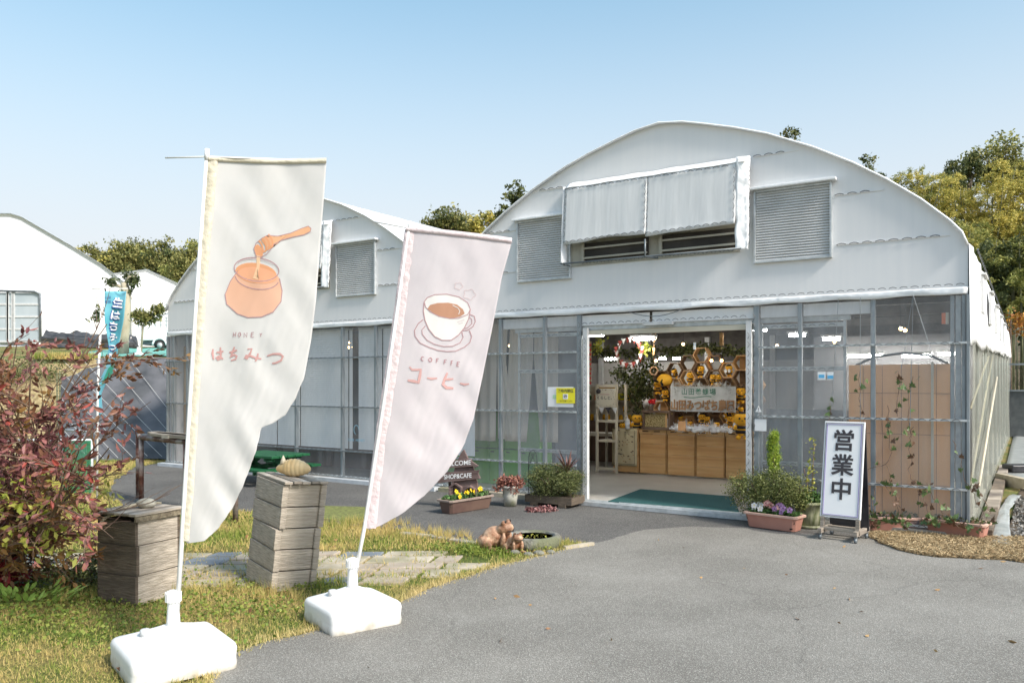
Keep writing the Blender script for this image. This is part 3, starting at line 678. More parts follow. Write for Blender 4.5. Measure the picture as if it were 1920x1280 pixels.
def hdash(root, ua, ub, z):
    b = MB(); b.b2((min(ua, ub), -.012, z-.008), (max(ua, ub), -.001, z+.008)); o = b.build('film_seam', M['filmwhite'], root)
    b = MB(); wiggle(b, (min(ua, ub), -.012, z), (max(ua, ub), -.012, z), amp=.008, wl=.125, r=.0038); b.build('wiggle_wire', M['wire'], o)
for root, du in ((shop, 0), (left, -6.45)):
    hdash(root, -1.24+du, -.76+du, 3.49); hdash(root, -1.22+du, -.17+du, 2.965)
    hdash(root, -5.8+du, -5.24+du, 3.54); hdash(root, -6.2+du, -5.24+du, 2.99); hdash(root, -4.87+du, -4.46+du, 4.015); hdash(root, -2.1+du, -1.6+du, 4.03)
    # louvred shutters either side of the awning
    for (a, c_) in ((-5.21, -4.40), (-2.085, -1.265)):
        a += du; c_ += du
        b = MB(); z0, z1 = 2.835, 3.635
        for (p, q) in (((a, -.05, z0), (a+.02, 0, z1)), ((c_-.02, -.05, z0), (c_, 0, z1)), ((a+.021, -.045, z0), (c_-.021, 0, z0+.02)), ((a+.021, -.045, z1-.02), (c_-.021, 0, z1))): b.b2(p, q)
        sh = b.build('shutter', M['galvlight'], root)
        b = MB(); n = 26; hh = (z1-z0-.04)/n
        for i in range(n): b.box(((a+c_)/2, -.022, z0+.02+hh*(i+.5)), (c_-a-.045, .008, hh*.98), rot=(R(-38), 0, 0))
        b.b2((a+.021, -.004, z0+.02), (c_-.021, -.001, z1-.02))
        b.build('slats', M['louv'], sh, kind='stuff')
        b = MB(); b.b2((a-.05, -.1, z1+.005), (c_+.05, -.002, z1+.035)); b.build('shutter_hood', M['filmtrim'], root, bevel=.006)
    # film awning over two vents, leaning out at the bottom
    a0_, a1_ = -4.43+du, -2.23+du; am = -3.315+du; zt, zb = 3.965, 3.24
    for (s0, s1) in ((a0_+.01, am-.001), (am+.001, a1_-.02)):
        b = MB()
        def aw(s, t, s0=s0, s1=s1):
            u = s0+(s1-s0)*s; z = zt+(zb-zt)*t
            lip = max(0, t-.93)/.07
            return (u, -.13-.055*t+.0005*math.sin(u*32)+.004*noise.noise(Vector((u*3, z*2, 1)))-.03*lip*abs(noise.noise(Vector((u*2.5, 0, 4)))), z-.05*lip*noise.noise(Vector((u*1.7, 2, 2)))+.03*s*t)
        b.grid(aw, 46, 16); b.build('awning_film', M['filmawn'], root, solid=.004)
        b = MB(); wiggle(b, (s0, -.135, zt-.03), (s1, -.135, zt-.03), amp=.01, wl=.1); wiggle(b, (s0, -.187, zb+.03), (s1, -.187, zb+.06), amp=.01, wl=.1)
        wiggle(b, (s0+.01, -.138, zt-.06), (s0+.01, -.187, zb+.06), side=Vector((1, 0, 0)), amp=.01, wl=.1)
        wiggle(b, (s1-.02, -.138, zt-.06), (s1-.02, -.187, zb+.06), side=Vector((1, 0, 0)), amp=.01, wl=.1)
        b.build('wiggle_wire', M['wire'], root)
    b = MB()
    b.grid(lambda s, t: (a0_-.0+(a1_+.08-a0_)*s, -.02-.12*t-.01*noise.noise(Vector((s*14, t, du))), zt+.075-.085*t+.012*noise.noise(Vector((s*9, t*2, 3+du)))), 60, 5); b.build('awning_top', M['filmtrim'], root, solid=.004)
    b = MB()
    b.grid(lambda s, t: (a1_-.02+.14*s+.012*noise.noise(Vector((s*2, t*8, du))), -.14-.05*t*(1-s*.6)-.012*noise.noise(Vector((s*3, t*11, 7)))+.09*s*(1-t)*.5, 4.02+(2.975-4.02)*t), 6, 40); b.build('awning_side', M['filmtrim'], root, solid=.004)
    b = MB()
    b.grid(lambda s, t: (a0_-.03+.05*s+.006*noise.noise(Vector((s*2, t*8, du))), -.13-.06*t*(1-s*.4)+.05*s, 3.98+(3.0-3.98)*t), 3, 30); b.build('awning_side', M['filmtrim'], root, solid=.004)
    b = MB(); wiggle(b, (a1_+.12, -.12, 3.9), (a1_+.13, -.16, 3.0), side=Vector((1, 0, 0)), amp=.01, wl=.1); b.build('wiggle_wire', M['wire'], root)
    # vents
    b = MB(); b.b2((a0_+.02, -.02, 2.985), (a1_-.02, -.004, 3.3)); b.build('vent_back', M['beige'], root)
    for (s0, s1) in ((a0_+.24, am-.03), (am+.16, a1_-.04)):
        b = MB(); b.b2((s0, -.06, 3.04), (s1, -.021, 3.25)); v_ = b.build('vent', M['dark'], root)
        b = MB()
        for z in (3.055, 3.175): b.b2((s0, -.085, z), (s1, -.061, z+.022))
        b.b2((s0-.035, -.085, 3.03), (s0, -.022, 3.26)); b.build('vent_frame', M['beige'], v_)
    b = MB(); b.tube([(a0_-.02, -.2, 3.0), (a1_+.05, -.2, 2.99)], .011, 6); b.tube([(am, -.2, 2.98), (am, -.2, 3.2)], .012, 6); b.tube([(am+.1, -.05, 2.99), (am, -.2, 2.99)], .011, 6); b.tube([(a0_+.02, -.05, 2.99), (a0_+.02, -.2, 2.99)], .011, 6); b.build('awning_pipe', M['galvdark'], root)
    b = MB(); wiggle(b, (a0_+.2, -.03, 3.01), (a1_, -.03, 3.0), amp=.012, wl=.1); b.build('wiggle_wire', M['wire'], root)

# facade posts, rails and clear vinyl
def post(root, u, w_=.045, z0=0, z1=2.37, v=.02, d=.05, m='galv', name='post'):
    b = MB(); b.b2((u-w_/2, v-d/2, z0), (u+w_/2, v+d/2, z1)); return b.build(name, M[m], root, bevel=.004)
MAINP = [-6.44, -5.5, -4.81, -1.6, -.87]
for u in MAINP: post(shop, u)
post(shop, -4.30, .06); post(shop, -2.07, .06)
post(shop, -.15, .035); post(shop, -.10, .05, v=.05, m='galvlight'); post(shop, -.052, .03); post(shop, -.012, .028, v=-.005)
LEFTP = [-12.7, -12.3, -11.65, -10.6, -9.47, -8.44, -7.75, -7.0]
for u in LEFTP: post(left, u)
post(left, -12.89, .04)
for z, nm in ((1.9, 0), (1.14, 0), (.465, 0), (.075, 0)):
    channel(left, (-12.9, -.02, z), (-6.46, -.02, z), wl=.1, m='galv' if z > .1 else 'galvlight')
    channel(shop, (-6.44, -.02, z), (-4.33, -.02, z), wl=.1, m='galvlight')
    channel(shop, (-2.05, -.02, z), (-.0, -.02, z), wl=.1, m='galvlight')
def pane(root, ua, ub, z0=.04, z1=2.37, v=-.004, m='vinyl'):
    b = MB(); b.grid(lambda s, t: (ua+(ub-ua)*s, v+.006*noise.noise(Vector((s*3+ua, t*3, 1))), z0+(z1-z0)*t), 6, 12)
    b.build('vinyl_pane', M[m], root)
for seq, root in ((MAINP[:3]+[-4.30], shop), ([-2.07, -1.6, -.87, -.0], shop), ([-12.9]+LEFTP+[-6.44], left)):
    for i in range(len(seq)-1): pane(root, seq[i]+.001, seq[i+1]-.001)
# header panels above the door track
for (ua, ub) in ((-5.47, -4.84), (-4.78, -4.34), (-4.27, -3.36), (-3.32, -2.11), (-2.03, -1.63), (-1.57, -.9)):
    b = MB(); b.b2((ua, .03, 2.23), (ub, .045, 2.36)); b.build('header_panel', M['filmwhite'], shop)
b = MB(); b.b2((-5.3, .06, 2.175), (-1.1, .12, 2.228)); b.build('door_track', M['galvlight'], shop)
b = MB(); wiggle(b, (-4.25, -.0, 2.255), (-2.1, -.0, 2.255), amp=.011, wl=.1); b.build('wiggle_wire', M['wire'], shop)
b = MB(); b.b2((-3.42, -.01, 2.2), (-3.05, .055, 2.24)); b.build('track_cover', M['whitep'], shop)
b = MB(); b.b2((-4.27, .05, 2.11), (-2.1, .11, 2.17)); b.build('lintel', M['cream'], shop)
b = MB(); b.tube([(-3.6+.1*i, -.05, 2.37-.07*math.sin(math.pi*i/7)) for i in range(8)], .005, 5); b.build('cable', M['galvdark'], shop)
# sliding doors standing open at both sides
for (ua, ub) in ((-5.26, -4.33), (-2.05, -1.14)):
    b = MB()
    for u in (ua, ub-.03): b.b2((u, .07, .06), (u+.03, .1, 2.17))
    d_ = b.build('sliding_door', M['galvlight'], shop)
    for z in (2.11, 1.64, .6, .07):
        b = MB(); b.b2((ua+.031, .072, z), (ub-.031, .098, z+.045)); b.build('door_rail', M['galvlight'], d_)
        b = MB(); wiggle(b, (ua+.03, .07, z+.02), (ub-.03, .07, z+.02), amp=.01, wl=.1); b.build('wiggle_wire', M['wire'], d_)
    b = MB(); b.add([(ua+.03, .086, .1), (ub-.03, .086, .1), (ub-.03, .086, 2.12), (ua+.03, .086, 2.12)], [(0, 1, 2, 3)]); b.build('door_pane', M['vinyldirt'], d_)
# white wiggle-wired jambs of the opening
for u in (-4.205, -2.15):
    b = MB(); b.b2((u-.03, -.02, .05), (u+.03, .04, 2.2)); j = b.build('jamb', M['whitep'], shop)
    b = MB(); wiggle(b, (u, -.022, .1), (u, -.022, 2.15), side=Vector((1, 0, 0)), amp=.012, wl=.1); b.build('wiggle_wire', M['wire'], j)
b = MB(); wiggle(b, (-2.09, -.01, .1), (-2.09, -.01, 2.3), side=Vector((1, 0, 0)), amp=.012, wl=.1); wiggle(b, (-4.29, -.01, .1), (-4.29, -.01, 2.3), side=Vector((1, 0, 0)), amp=.012, wl=.1); b.build('wiggle_wire', M['wire'], shop)
b = MB(); b.b2((-4.35, -.2, .0), (-2.0, -.02, .05)); b.b2((-4.3, -.16, .05), (-2.05, -.13, .06)); b.b2((-4.3, -.09, .05), (-2.05, -.06, .062)); b.build('threshold', M['galvlight'], shop)
b = MB(); b.b2((-12.95, -.16, -.01), (-6.5, -.03, .05)); b.build('base_strip', mat('base_concrete', (.42, .45, .48), (.55, .58, .6), rough=.6, scale=5), left)
b = MB(); b.b2((-6.45, -.14, -.01), (-4.4, -.03, .05)); b.build('base_strip', M['slabA'], shop)
# side wall on the right: white film above, cloudy vinyl below
b = MB()
def sidef(s, t):
    v = -.03+(LEN-4+.03)*s**1.6
    rag = .07*noise.noise(Vector((v*1.6, 0, 0)))+.035*noise.noise(Vector((v*6, 1, 0)))
    z0 = 1.87+.02*v+rag; z = 2.86+(z0-2.86)*t
    return (min(1, s*9)*(.012+.05*t)-.004+.035*min(1, s*12)*noise.noise(Vector((v*2.2, t*1.5, 3)))+.02*math.sin(v*7+t*2)*t*.5, v, z)
b.grid(sidef, 160, 14); b.build('side_film', M['filmtrim'], shop, solid=.005)
b = MB(); b.grid(lambda s, t: (.02+.03*noise.noise(Vector((s*20, t*2, 5)))+.35*max(0, .12-t)*(.4+.6*abs(noise.noise(Vector((s*12, 0, 1))))), (LEN-4)*s, .02+2.3*t), 90, 12)
b.build('side_vinyl', M['vinylside'], shop)
for v in [0.05, 1.9, 3.9, 5.9, 7.9, 9.9, 12, 14, 16.9]:
    b = MB(); b.tube([(-.03, v, 0), (-.03, v, 2.84)], .022, 8); b.build('side_post', M['galvdark'] if v == 1.9 else M['galv'], shop)
for (p, q) in (((-.01, .15, .45), (-.01, 7, 2.2)), ((-.01, .3, 1.25), (-.01, 4.6, 1.9)), ((.075, .05, .5), (.075, 5.2, 1.6))):
    b = MB(); b.tube([p, q], .012, 6); b.build('brace', M['cream'], shop)
for v in (1.0, 3.0, 5.1, 7.3, 9.5):
    b = MB(); b.b2((.05, v, 2.27), (.072, v+.5, 2.66)); b.b2((.05, v-.03, 2.67), (.1, v+.53, 2.69)); o = b.build('side_vent', M['louv'], shop)
b = MB(); wiggle(b, (.035, 0, 2.8), (.035, 14, 2.8), side=Vector((0, 0, 1)), amp=.02, wl=.22, r=.006, off=Vector((.03, 0, 0)), gap=False); b.build('wiggle_wire', M['wire'], shop)
# inner cladding of the left bay
b = MB(); b.b2((-12.83, .3, .05), (-11.3, .33, 2.2)); b.build('plywood_lining', mat('pale_plywood', (.45, .3, .17), (.54, .38, .23), rough=.7, scale=3, stretch=(5, 5, .6)), left)
b = MB(); b.b2((-12.3, .1, 1.28), (-11.5, .3, 1.32)); b.build('shelf', M['pine'], left)
b = MB(); b.b2((-12.88, .05, 0), (-12.85, 16, 2.84)); b.build('side_wall', M['filmroof'], left)
# back partition seen through the door
b = MB(); b.b2((-12.8, 6.9, .05), (-.1, 6.94, 1.95)); b.build('partition', M['wall'], shop)
b = MB(); b.b2((-12.8, 6.88, 1.96), (-.1, 6.95, 2.6)); b.build('partition_header', M['rb'], shop)
for u in (-7.4, -6.3, -5.0, -3.7, -2.4):
    b = MB(); b.b2((u-.05, 6.8, .05), (u+.05, 6.87, 2.5)); b.build('inner_post', M['louv'], shop)
# blinds behind the vinyl of the left bay
def blind(ua, ub, z0=.49, z1=2.36, v=.12):
    b = MB(); b.b2((ua, v-.012, z1-.03), (ub, v+.02, z1)); o = b.build('blind', M['whitep'], left)
    n = 56; hh = (z1-.03-z0)/n; b = MB()
    for i in range(n): b.box(((ua+ub)/2, v, z0+hh*(i+.5)), (ub-ua-.006, .004, hh*.99), rot=(R(-14), 0, 0))
    b.build('slats', M['blindm'], o, kind='stuff')
M['blindm'] = mat('blind_slat', (.80, .81, .81), (.84, .85, .85), rough=.4, scale=2)
for ua, ub in ((-11.2, -10.05), (-10.03, -9.5), (-9.48, -8.42), (-8.40, FU(651)), (FU(662), -7.72), (-7.70, -6.75), (-6.73, -6.0)): blind(ua, ub)
b = MB(); b.b2((-11.2, 1.1, .05), (-6.6, 1.15, .62)); b.build('dark_counter', M['brownin'], left)
b = MB(); b.b2((-11.2, 1.5, .05), (-6.6, 1.54, 2.4)); b.build('dark_lining', M['dark'], left)
for px, z in ((640, .46), (735, .46)):
    b = MB(); 
# ================================================================ BANNERS
def interp(pts, t):
    L = [0]
    for i in range(len(pts)-1): L.append(L[-1]+math.dist(pts[i], pts[i+1]))
    d = t*L[-1]
    for i in range(len(pts)-1):
        if d <= L[i+1] or i == len(pts)-2:
            k = (d-L[i])/max(L[i+1]-L[i], 1e-6); return (pts[i][0]+(pts[i+1][0]-pts[i][0])*k, pts[i][1]+(pts[i+1][1]-pts[i][1])*k)
def make_base(root, m, rz, s=.47, holes=True):
    b = MB(); prof = [(.495, 0), (.5, .03), (.5, .052), (.5, .062), (.5, .105), (.488, .125), (.465, .135), (.30, .165), (.13, .205), (.085, .215)]
    n = 96; vs = []
    for (r, z) in prof:
        for k in range(n):
            t = 2*math.pi*k/n; e = 13 if r > .2 else 3
            q = (abs(math.cos(t))**e+abs(math.sin(t))**e)**(-1/e)
            ins = .008 if abs(z-.057) < .006 else 0
            zz = z
            if r >= .5-1e-6 and z < .06 and (-.15 < math.cos(t)*q-.12 < .15): zz = max(z, .05)
            vs.append(((r*q-ins)*math.cos(t)*s, (r*q-ins)*math.sin(t)*s, zz))
    fs = [(i*n+k, i*n+(k+1) % n, (i+1)*n+(k+1) % n, (i+1)*n+k) for i in range(len(prof)-1) for k in range(n)]
    fs.append(tuple(range((len(prof)-1)*n, len(prof)*n)))
    b.add(vs, fs, True)
    t_ = b.build('water_tank', m, root, rz=rz)
    q = t_.modifiers.new('es', 'EDGE_SPLIT'); q.split_angle = R(42)
    b = MB(); a = rz+R(160); b.lathe([(.026, .17), (.026, .2), (.02, .205)], 14, (math.cos(a)*s*.26, math.sin(a)*s*.26, 0)); b.build('filler_cap', M['whitep'], root)
    b = MB(); b.lathe([(.036, .2), (.034, .24), (.029, .34), (.029, .36)], 20); b.build('socket', m, root)
    b = MB()
    for k in range(16):
        t = k*math.pi/8
        b.box((math.cos(t)*.0385, math.sin(t)*.0385, .365), (.006, .007, .05), rz=t)
    b.lathe([(.030, .335), (.037, .34), (.037, .39), (.03, .395), (.014, .4)], 20); b.build('clamp_ring', m, root)
def banner(name, label, base, Y, rz, pole_px, crossbar, top, Lpx, Rpx, fold, m, mp, hem_w, seed, s=.47, group='white advertising banners on water tank bases'):
    root = thing(name, label, 'banner', base, 0, group)
    loc = Vector(base)
    make_base(root, M['tank'], rz, s)
    pts = [P(px, py, Y)-loc for px, py in pole_px]
    b = MB(); b.tube([Vector((0, 0, .2))+(pts[0]-Vector((0, 0, .2)))*0, pts[0]], .013, 12); b.tube(pts, [.0125]*(len(pts)-1)+[.010], 12); b.build('pole', M['white'], root)
    def dep(px, py):
        L = interp(Lpx, .5); ty = (py-Lpx[0][1])/(Lpx[-1][1]-Lpx[0][1]); ty = min(1.05, max(0, ty))
        lx = Lpx[0][0]+(Lpx[-1][0]-Lpx[0][0])*ty
        a = (px-lx)/210.
        g = min(1, max(0, a*2.2))
        n1 = noise.noise(Vector((px*.0105+py*.0042, py*.0032-px*.002, seed)))
        n2 = noise.noise(Vector((px*.020-py*.013, (px+py)*.006, seed+5)))
        n3 = noise.noise(Vector((px*.028-py*.006, py*.022, seed+9)))
        return g*(fold*(math.sin(a*2.8+ty*1.6+seed)*.5+n1*.55)+(.004+.016*ty*ty)*n2*1.6+.003*n3*(.3+ty)+.0022*noise.noise(Vector((px*.11+py*.05, py*.02-px*.01, seed+2)))*(.5+ty))
    def Q(px, py, off=0): return P(px, py, Y+dep(px, py)+off)-loc
    b = MB()
    def cl(sx, t):
        l = interp(Lpx, t); r = interp(Rpx, t)
        l = (l[0]+hem_w*.4, l[1]); fray = 1.6*noise.noise(Vector((t*70, 1, seed)))*(t > .5)
        px = l[0]+(r[0]-l[0]+fray)*sx; py = l[1]+(r[1]-l[1])*sx+3*math.sin(sx*3.14)*(1-t)*top
        return Q(px, py)
    b.grid(cl, 60, 130)
    cloth = b.build('cloth', m, root, solid=.0012)
    # hem sleeve round the pole
    b = MB()
    def hem(sx, t):
        l = interp(Lpx, t); w = hem_w*(1+.025*noise.noise(Vector((t*26, sx, seed)))); th = sx*math.pi*2
        px = l[0]+w/2-math.cos(th)*w/2-2+.5*noise.noise(Vector((t*22, 3, seed))); py = l[1]
        return P(px, py, Y-.012*math.sin(th)*(1+.3*noise.noise(Vector((t*40, sx*3, 2))))+.004)-loc
    b.grid(hem, 14, 110); b.build('hem', mp, root)
    tl, tr = crossbar[1], crossbar[2]
    b = MB()
    def th(sx, t):
        px = Lpx[0][0]+(Rpx[0][0]-Lpx[0][0])*sx; py = Lpx[0][1]+(Rpx[0][1]-Lpx[0][1])*sx+3*math.sin(sx*3.14)*top; a = t*math.pi*2
        return P(px, py-1+math.cos(a)*5, Y+dep(px, py)+.014*math.sin(a))-loc
    b.grid(th, 40, 10); b.build('hem', mp, root)
    b = MB(); b.tube([P(*crossbar[0], Y)-loc, P(*crossbar[1], Y)-loc, P(*crossbar[2], Y)-loc], .0045, 8)
    b.lathe([(.013, -.03), (.013, .03)], 12, P(*pole_px[-1], Y)-loc); cb = b.build('crossbar', M['white'], root)
    return root, Q, cloth
def line_art(Q, parent, pts, w, m, name='print', closed=False, off=-.0036):
    """a printed line of width w (px), following the cloth"""
    if closed: pts = list(pts)+[pts[0]]
    fine = []
    for i in range(len(pts)-1):
        n = max(1, int(math.dist(pts[i], pts[i+1])/6))
        for k in range(n): fine.append((pts[i][0]+(pts[i+1][0]-pts[i][0])*k/n, pts[i][1]+(pts[i+1][1]-pts[i][1])*k/n))
    fine.append(pts[-1]); vs = []
    for i, p in enumerate(fine):
        a = fine[max(i-1, 0)]; c = fine[min(i+1, len(fine)-1)]; dx, dy = c[0]-a[0], c[1]-a[1]; l = math.hypot(dx, dy) or 1
        ww = w if not callable(w) else w(i/(len(fine)-1))
        vs += [Q(p[0]-dy/l*ww/2, p[1]+dx/l*ww/2, off), Q(p[0]+dy/l*ww/2, p[1]-dx/l*ww/2, off)]
    b = MB(); b.add(vs, [(2*i, 2*i+1, 2*i+3, 2*i+2) for i in range(len(fine)-1)])
    return b.build(name, m, parent)
def blob(Q, parent, pts, m, name='print', off=-.0022):
    off = off*.7-.001; d_ = []
    for i in range(len(pts)):
        a, c = pts[i], pts[(i+1) % len(pts)]; n_ = max(1, int(math.dist(a, c)/6))
        for k in range(n_): d_.append((a[0]+(c[0]-a[0])*k/n_, a[1]+(c[1]-a[1])*k/n_))
    pts = d_
    cx = sum(p[0] for p in pts)/len(pts); cy = sum(p[1] for p in pts)/len(pts); n = len(pts); rings = 8
    vs = [Q(cx, cy, off)]
    for r in range(1, rings+1):
        for p in pts: vs.append(Q(cx+(p[0]-cx)*r/rings, cy+(p[1]-cy)*r/rings, off))
    fs = [(0, 1+i, 1+(i+1) % n) for i in range(n)]
    for r in range(rings-1):
        fs += [(1+r*n+i, 1+(r+1)*n+i, 1+(r+1)*n+(i+1) % n, 1+r*n+(i+1) % n) for i in range(n)]
    b = MB(); b.add(vs, fs, True); return b.build(name, m, parent)
def ell(cx, cy, rx, ry, a0=0, a1=360, n=36, rot=0):
    o = []
    for i in range(n+(0 if a1-a0 >= 360 else 1)):
        t = R(a0+(a1-a0)*i/n); x, y = rx*math.cos(t), ry*math.sin(t)
        o.append((cx+x*math.cos(R(rot))-y*math.sin(R(rot)), cy+x*math.sin(R(rot))+y*math.cos(R(rot))))
    return o
def strokes(Q, parent, lst, w, m):
    for s in lst: line_art(Q, parent, s, (lambda t, w=w: w*(.75+.5*math.sin(t*3.1))), m, 'lettering', off=-.0036)

# --- white banner with the honey jar
b1loc = Vector(((325-960)/F*4.28, 4.28, 0))
L1 = [(391, 298), (372, 500), (356, 740), (340, 1014)]
R1 = [(612, 302), (609, 350), (601, 450), (593, 560), (583, 640), (571, 705), (555, 745), (535, 778), (512, 793), (490, 802), (480, 845), (462, 895), (440, 945), (410, 990), (382, 1014), (352, 1018)]
r1, Q1, cl1 = banner('banner', 'taller white banner printed with a honey jar and dipper, at the left front', b1loc, 4.28, R(38),
    [(331, 1165), (345, 950), (366, 600), (388, 290)], [(310, 296), (388, 294), (608, 302)], 1, L1, R1, .055, M['flag1'], M['pocket1'], 20, 1.3, .53)
jar = [(446, 507), (432, 527), (422, 552), (425, 570), (445, 588), (465, 595), (490, 594), (512, 585), (527, 565), (529, 545), (524, 522), (515, 510), (500, 505), (470, 503)]
blob(Q1, cl1, jar, M['honey'], off=-.0018)
blob(Q1, cl1, ell(480, 512, 39, 19, rot=8, n=24), M['honeydk'], off=-.0026)
blob(Q1, cl1, ell(483, 516, 37, 15, rot=8, n=24), M['honeylt'], off=-.0032)
line_art(Q1, cl1, ell(481, 505, 42, 22, rot=6), 1.6, M['inkline'], closed=True)
line_art(Q1, cl1, ell(481, 500, 36, 14, 190, 330, rot=6), 1.1, M['inkthin'])
line_art(Q1, cl1, jar[2:11], 1.6, M['inkline']); line_art(Q1, cl1, jar[:3], 1.2, M['inkline'])
line_art(Q1, cl1, ell(482, 520, 41, 22, 10, 172, rot=8), 1.6, M['inkline'])
blob(Q1, cl1, [(583, 428), (578, 424), (566, 428), (545, 437), (520, 443), (502, 441), (492, 446), (490, 452), (500, 464), (508, 467), (512, 460), (528, 450), (550, 444), (570, 440), (582, 434)], M['dip'], off=-.0036)
line_art(Q1, cl1, [(583, 428), (578, 424), (566, 428), (545, 437), (520, 443), (502, 441), (492, 446), (480, 456), (476, 466), (480, 480), (490, 482), (500, 476), (508, 467), (514, 458), (528, 450), (550, 444), (570, 440), (582, 434)], 1.3, M['inkline'], closed=True, off=-.0042)
for k in range(4): line_art(Q1, cl1, ell(486+k*6, 463-k*4, 6, 13, -60, 130, rot=-20), 3.2, M['honeydk'], off=-.0042)
blob(Q1, cl1, [(478, 460), (484, 458), (492, 466), (493, 478), (488, 484), (481, 480), (476, 468)], M['honeydk'], off=-.004)
blob(Q1, cl1, [(481, 478), (488, 480), (487, 500), (482, 518), (485, 524), (474, 522), (476, 515), (481, 500)], M['drip'], off=-.0044)
x0, y0 = 300, 280
def cc(l, s=3.047): return [(x0+x/s, y0+y/s) for x, y in l]
strokes(Q1, cl1, [cc(s) for s in [
 [(303, 1140), (300, 1165), (306, 1200)], [(322, 1160), (345, 1158), (362, 1152)], [(345, 1130), (347, 1170), (344, 1195), (330, 1200), (322, 1190), (335, 1182), (352, 1190), (360, 1198)],
 [(395, 1160), (425, 1152), (440, 1146)], [(425, 1128), (412, 1165), (400, 1185), (425, 1172), (438, 1180), (432, 1198), (405, 1205)],
 [(500, 1140), (525, 1138), (515, 1165), (495, 1195), (485, 1192), (492, 1178), (520, 1180), (550, 1192), (580, 1196)], [(560, 1165), (556, 1190), (545, 1210)],
 [(612, 1180), (645, 1168), (685, 1168), (702, 1182), (692, 1205), (660, 1220), (640, 1222)]]], 3.4, M['inkred'])
strokes(Q1, cl1, [cc(s) for s in [
 [(420, 1045), (418, 1072)], [(434, 1043), (430, 1070)], [(420, 1058), (433, 1056)], [(452, 1046), (446, 1060), (452, 1072), (461, 1060), (458, 1046), (452, 1046)],
 [(480, 1074), (480, 1048), (496, 1072), (497, 1046)], [(522, 1046), (520, 1072), (536, 1072)], [(522, 1046), (536, 1045)], [(521, 1058), (533, 1057)], [(570, 1050), (576, 1058), (583, 1050)], [(576, 1058), (574, 1070)]]], 1.5, M['inkline'])

# --- pink-white banner with the coffee cup
b2loc = Vector(((661-960)/F*5.08, 5.08, 0))
L2 = [(761, 430), (738, 600), (708, 800), (682, 990)]
R2 = [(960, 452), (954, 475), (941, 520), (926, 600), (906, 700), (888, 785), (868, 838), (838, 884), (800, 925), (755, 962), (715, 984), (690, 993)]
r2, Q2, cl2 = banner('banner', 'shorter leaning white and pink banner printed with a coffee cup', b2loc, 5.08, R(36),
    [(666, 1078), (684, 985), (722, 740), (768, 424)], [(703, 416), (770, 428), (958, 452)], -.5, L2, R2, .05, M['flag2'], M['pocket2'], 25, 4.1, .48)
def c8(l): return [(680+x/3.556, 400+y/3.556) for x, y in l]
cup = c8([(410, 590), (405, 650), (415, 710), (440, 770), (480, 820), (530, 845), (590, 845), (640, 810), (680, 760), (708, 700), (718, 640), (705, 600), (650, 565), (560, 540), (480, 545), (430, 565)])
blob(Q2, cl2, cup, M['cupw'], off=-.0014)
blob(Q2, cl2, c8([(432, 635), (450, 610), (500, 597), (570, 595), (630, 608), (670, 640), (680, 668), (650, 688), (590, 700), (530, 692), (480, 670)]), M['coffee'], off=-.003)
line_art(Q2, cl2, c8([(410, 590), (430, 562), (480, 542), (560, 538), (640, 556), (700, 595), (718, 640), (700, 675), (640, 698), (580, 700), (510, 686), (450, 655), (420, 625)]), 1.5, M['inkline'], closed=True)
line_art(Q2, cl2, cup[:11], 1.6, M['inkline'])
line_art(Q2, cl2, c8([(403, 708), (370, 735), (345, 780), (350, 820), (385, 865), (440, 890), (500, 912), (560, 920), (620, 918), (680, 890), (715, 860), (727, 820), (712, 780)]), 1.5, M['inkline'])
line_art(Q2, cl2, c8([(418, 750), (395, 775), (398, 805), (430, 845), (480, 872), (540, 887), (600, 885), (650, 862), (670, 825), (662, 790)]), 1.4, M['inkline'])
line_art(Q2, cl2, c8([(712, 672), (745, 685), (752, 720), (735, 755), (700, 778), (665, 780)]), 1.5, M['inkline'])
line_art(Q2, cl2, c8([(708, 690), (728, 705), (728, 735), (700, 762), (680, 765)]), 1.3, M['inkline'])
line_art(Q2, cl2, c8([(600, 612), (635, 630), (648, 650), (640, 672)]), 1.4, M['cupw'], off=-.0042)
line_art(Q2, cl2, c8([(630, 725), (660, 715), (678, 710)]), .9, M['inkthin']); line_art(Q2, cl2, c8([(640, 735), (668, 728)]), .9, M['inkthin'])
for cx, cy, rr in ((640, 484, 26), (712, 540, 38)):
    pts = [(cx+rr*(1+.16*math.sin(5*t*6.283/30+1))*math.cos(t*6.283/30), cy+rr*.85*(1+.16*math.sin(5*t*6.283/30+1))*math.sin(t*6.283/30)) for t in range(30)]
    line_art(Q2, cl2, c8(pts), 1.0, M['inkthin'], closed=True)
strokes(Q2, cl2, [c8(s) for s in [
 [(312, 1022), (330, 1042), (365, 1042), (393, 1038)], [(430, 1096), (460, 1102), (497, 1098)],
 [(540, 1108), (575, 1105), (605, 1102)], [(648, 1132), (680, 1140), (710, 1136)]]], 3.4, M['inkrose'])
strokes(Q2, cl2, [c8(s) for s in [[(388, 1040), (382, 1080), (372, 1130)], [(300, 1112), (340, 1118), (380, 1128)], [(565, 1062), (548, 1100), (535, 1140), (560, 1162), (605, 1165)]]], 4.6, M['inkrose'])
strokes(Q2, cl2, [c8(s) for s in [
 [(408, 958), (396, 955), (390, 968), (396, 980), (406, 982)], [(448, 962), (438, 974), (446, 988), (458, 986), (462, 972), (455, 962), (448, 962)],
 [(508, 968), (494, 968), (490, 996)], [(492, 980), (503, 981)], [(560, 976), (546, 976), (542, 1004)], [(544, 990), (556, 990)], [(602, 982), (592, 982), (588, 1012)], [(590, 996), (598, 997)],
 [(648, 990), (632, 990), (628, 1018), (642, 1020)], [(630, 1004), (642, 1005)]]], 1.8, M['inkline'])

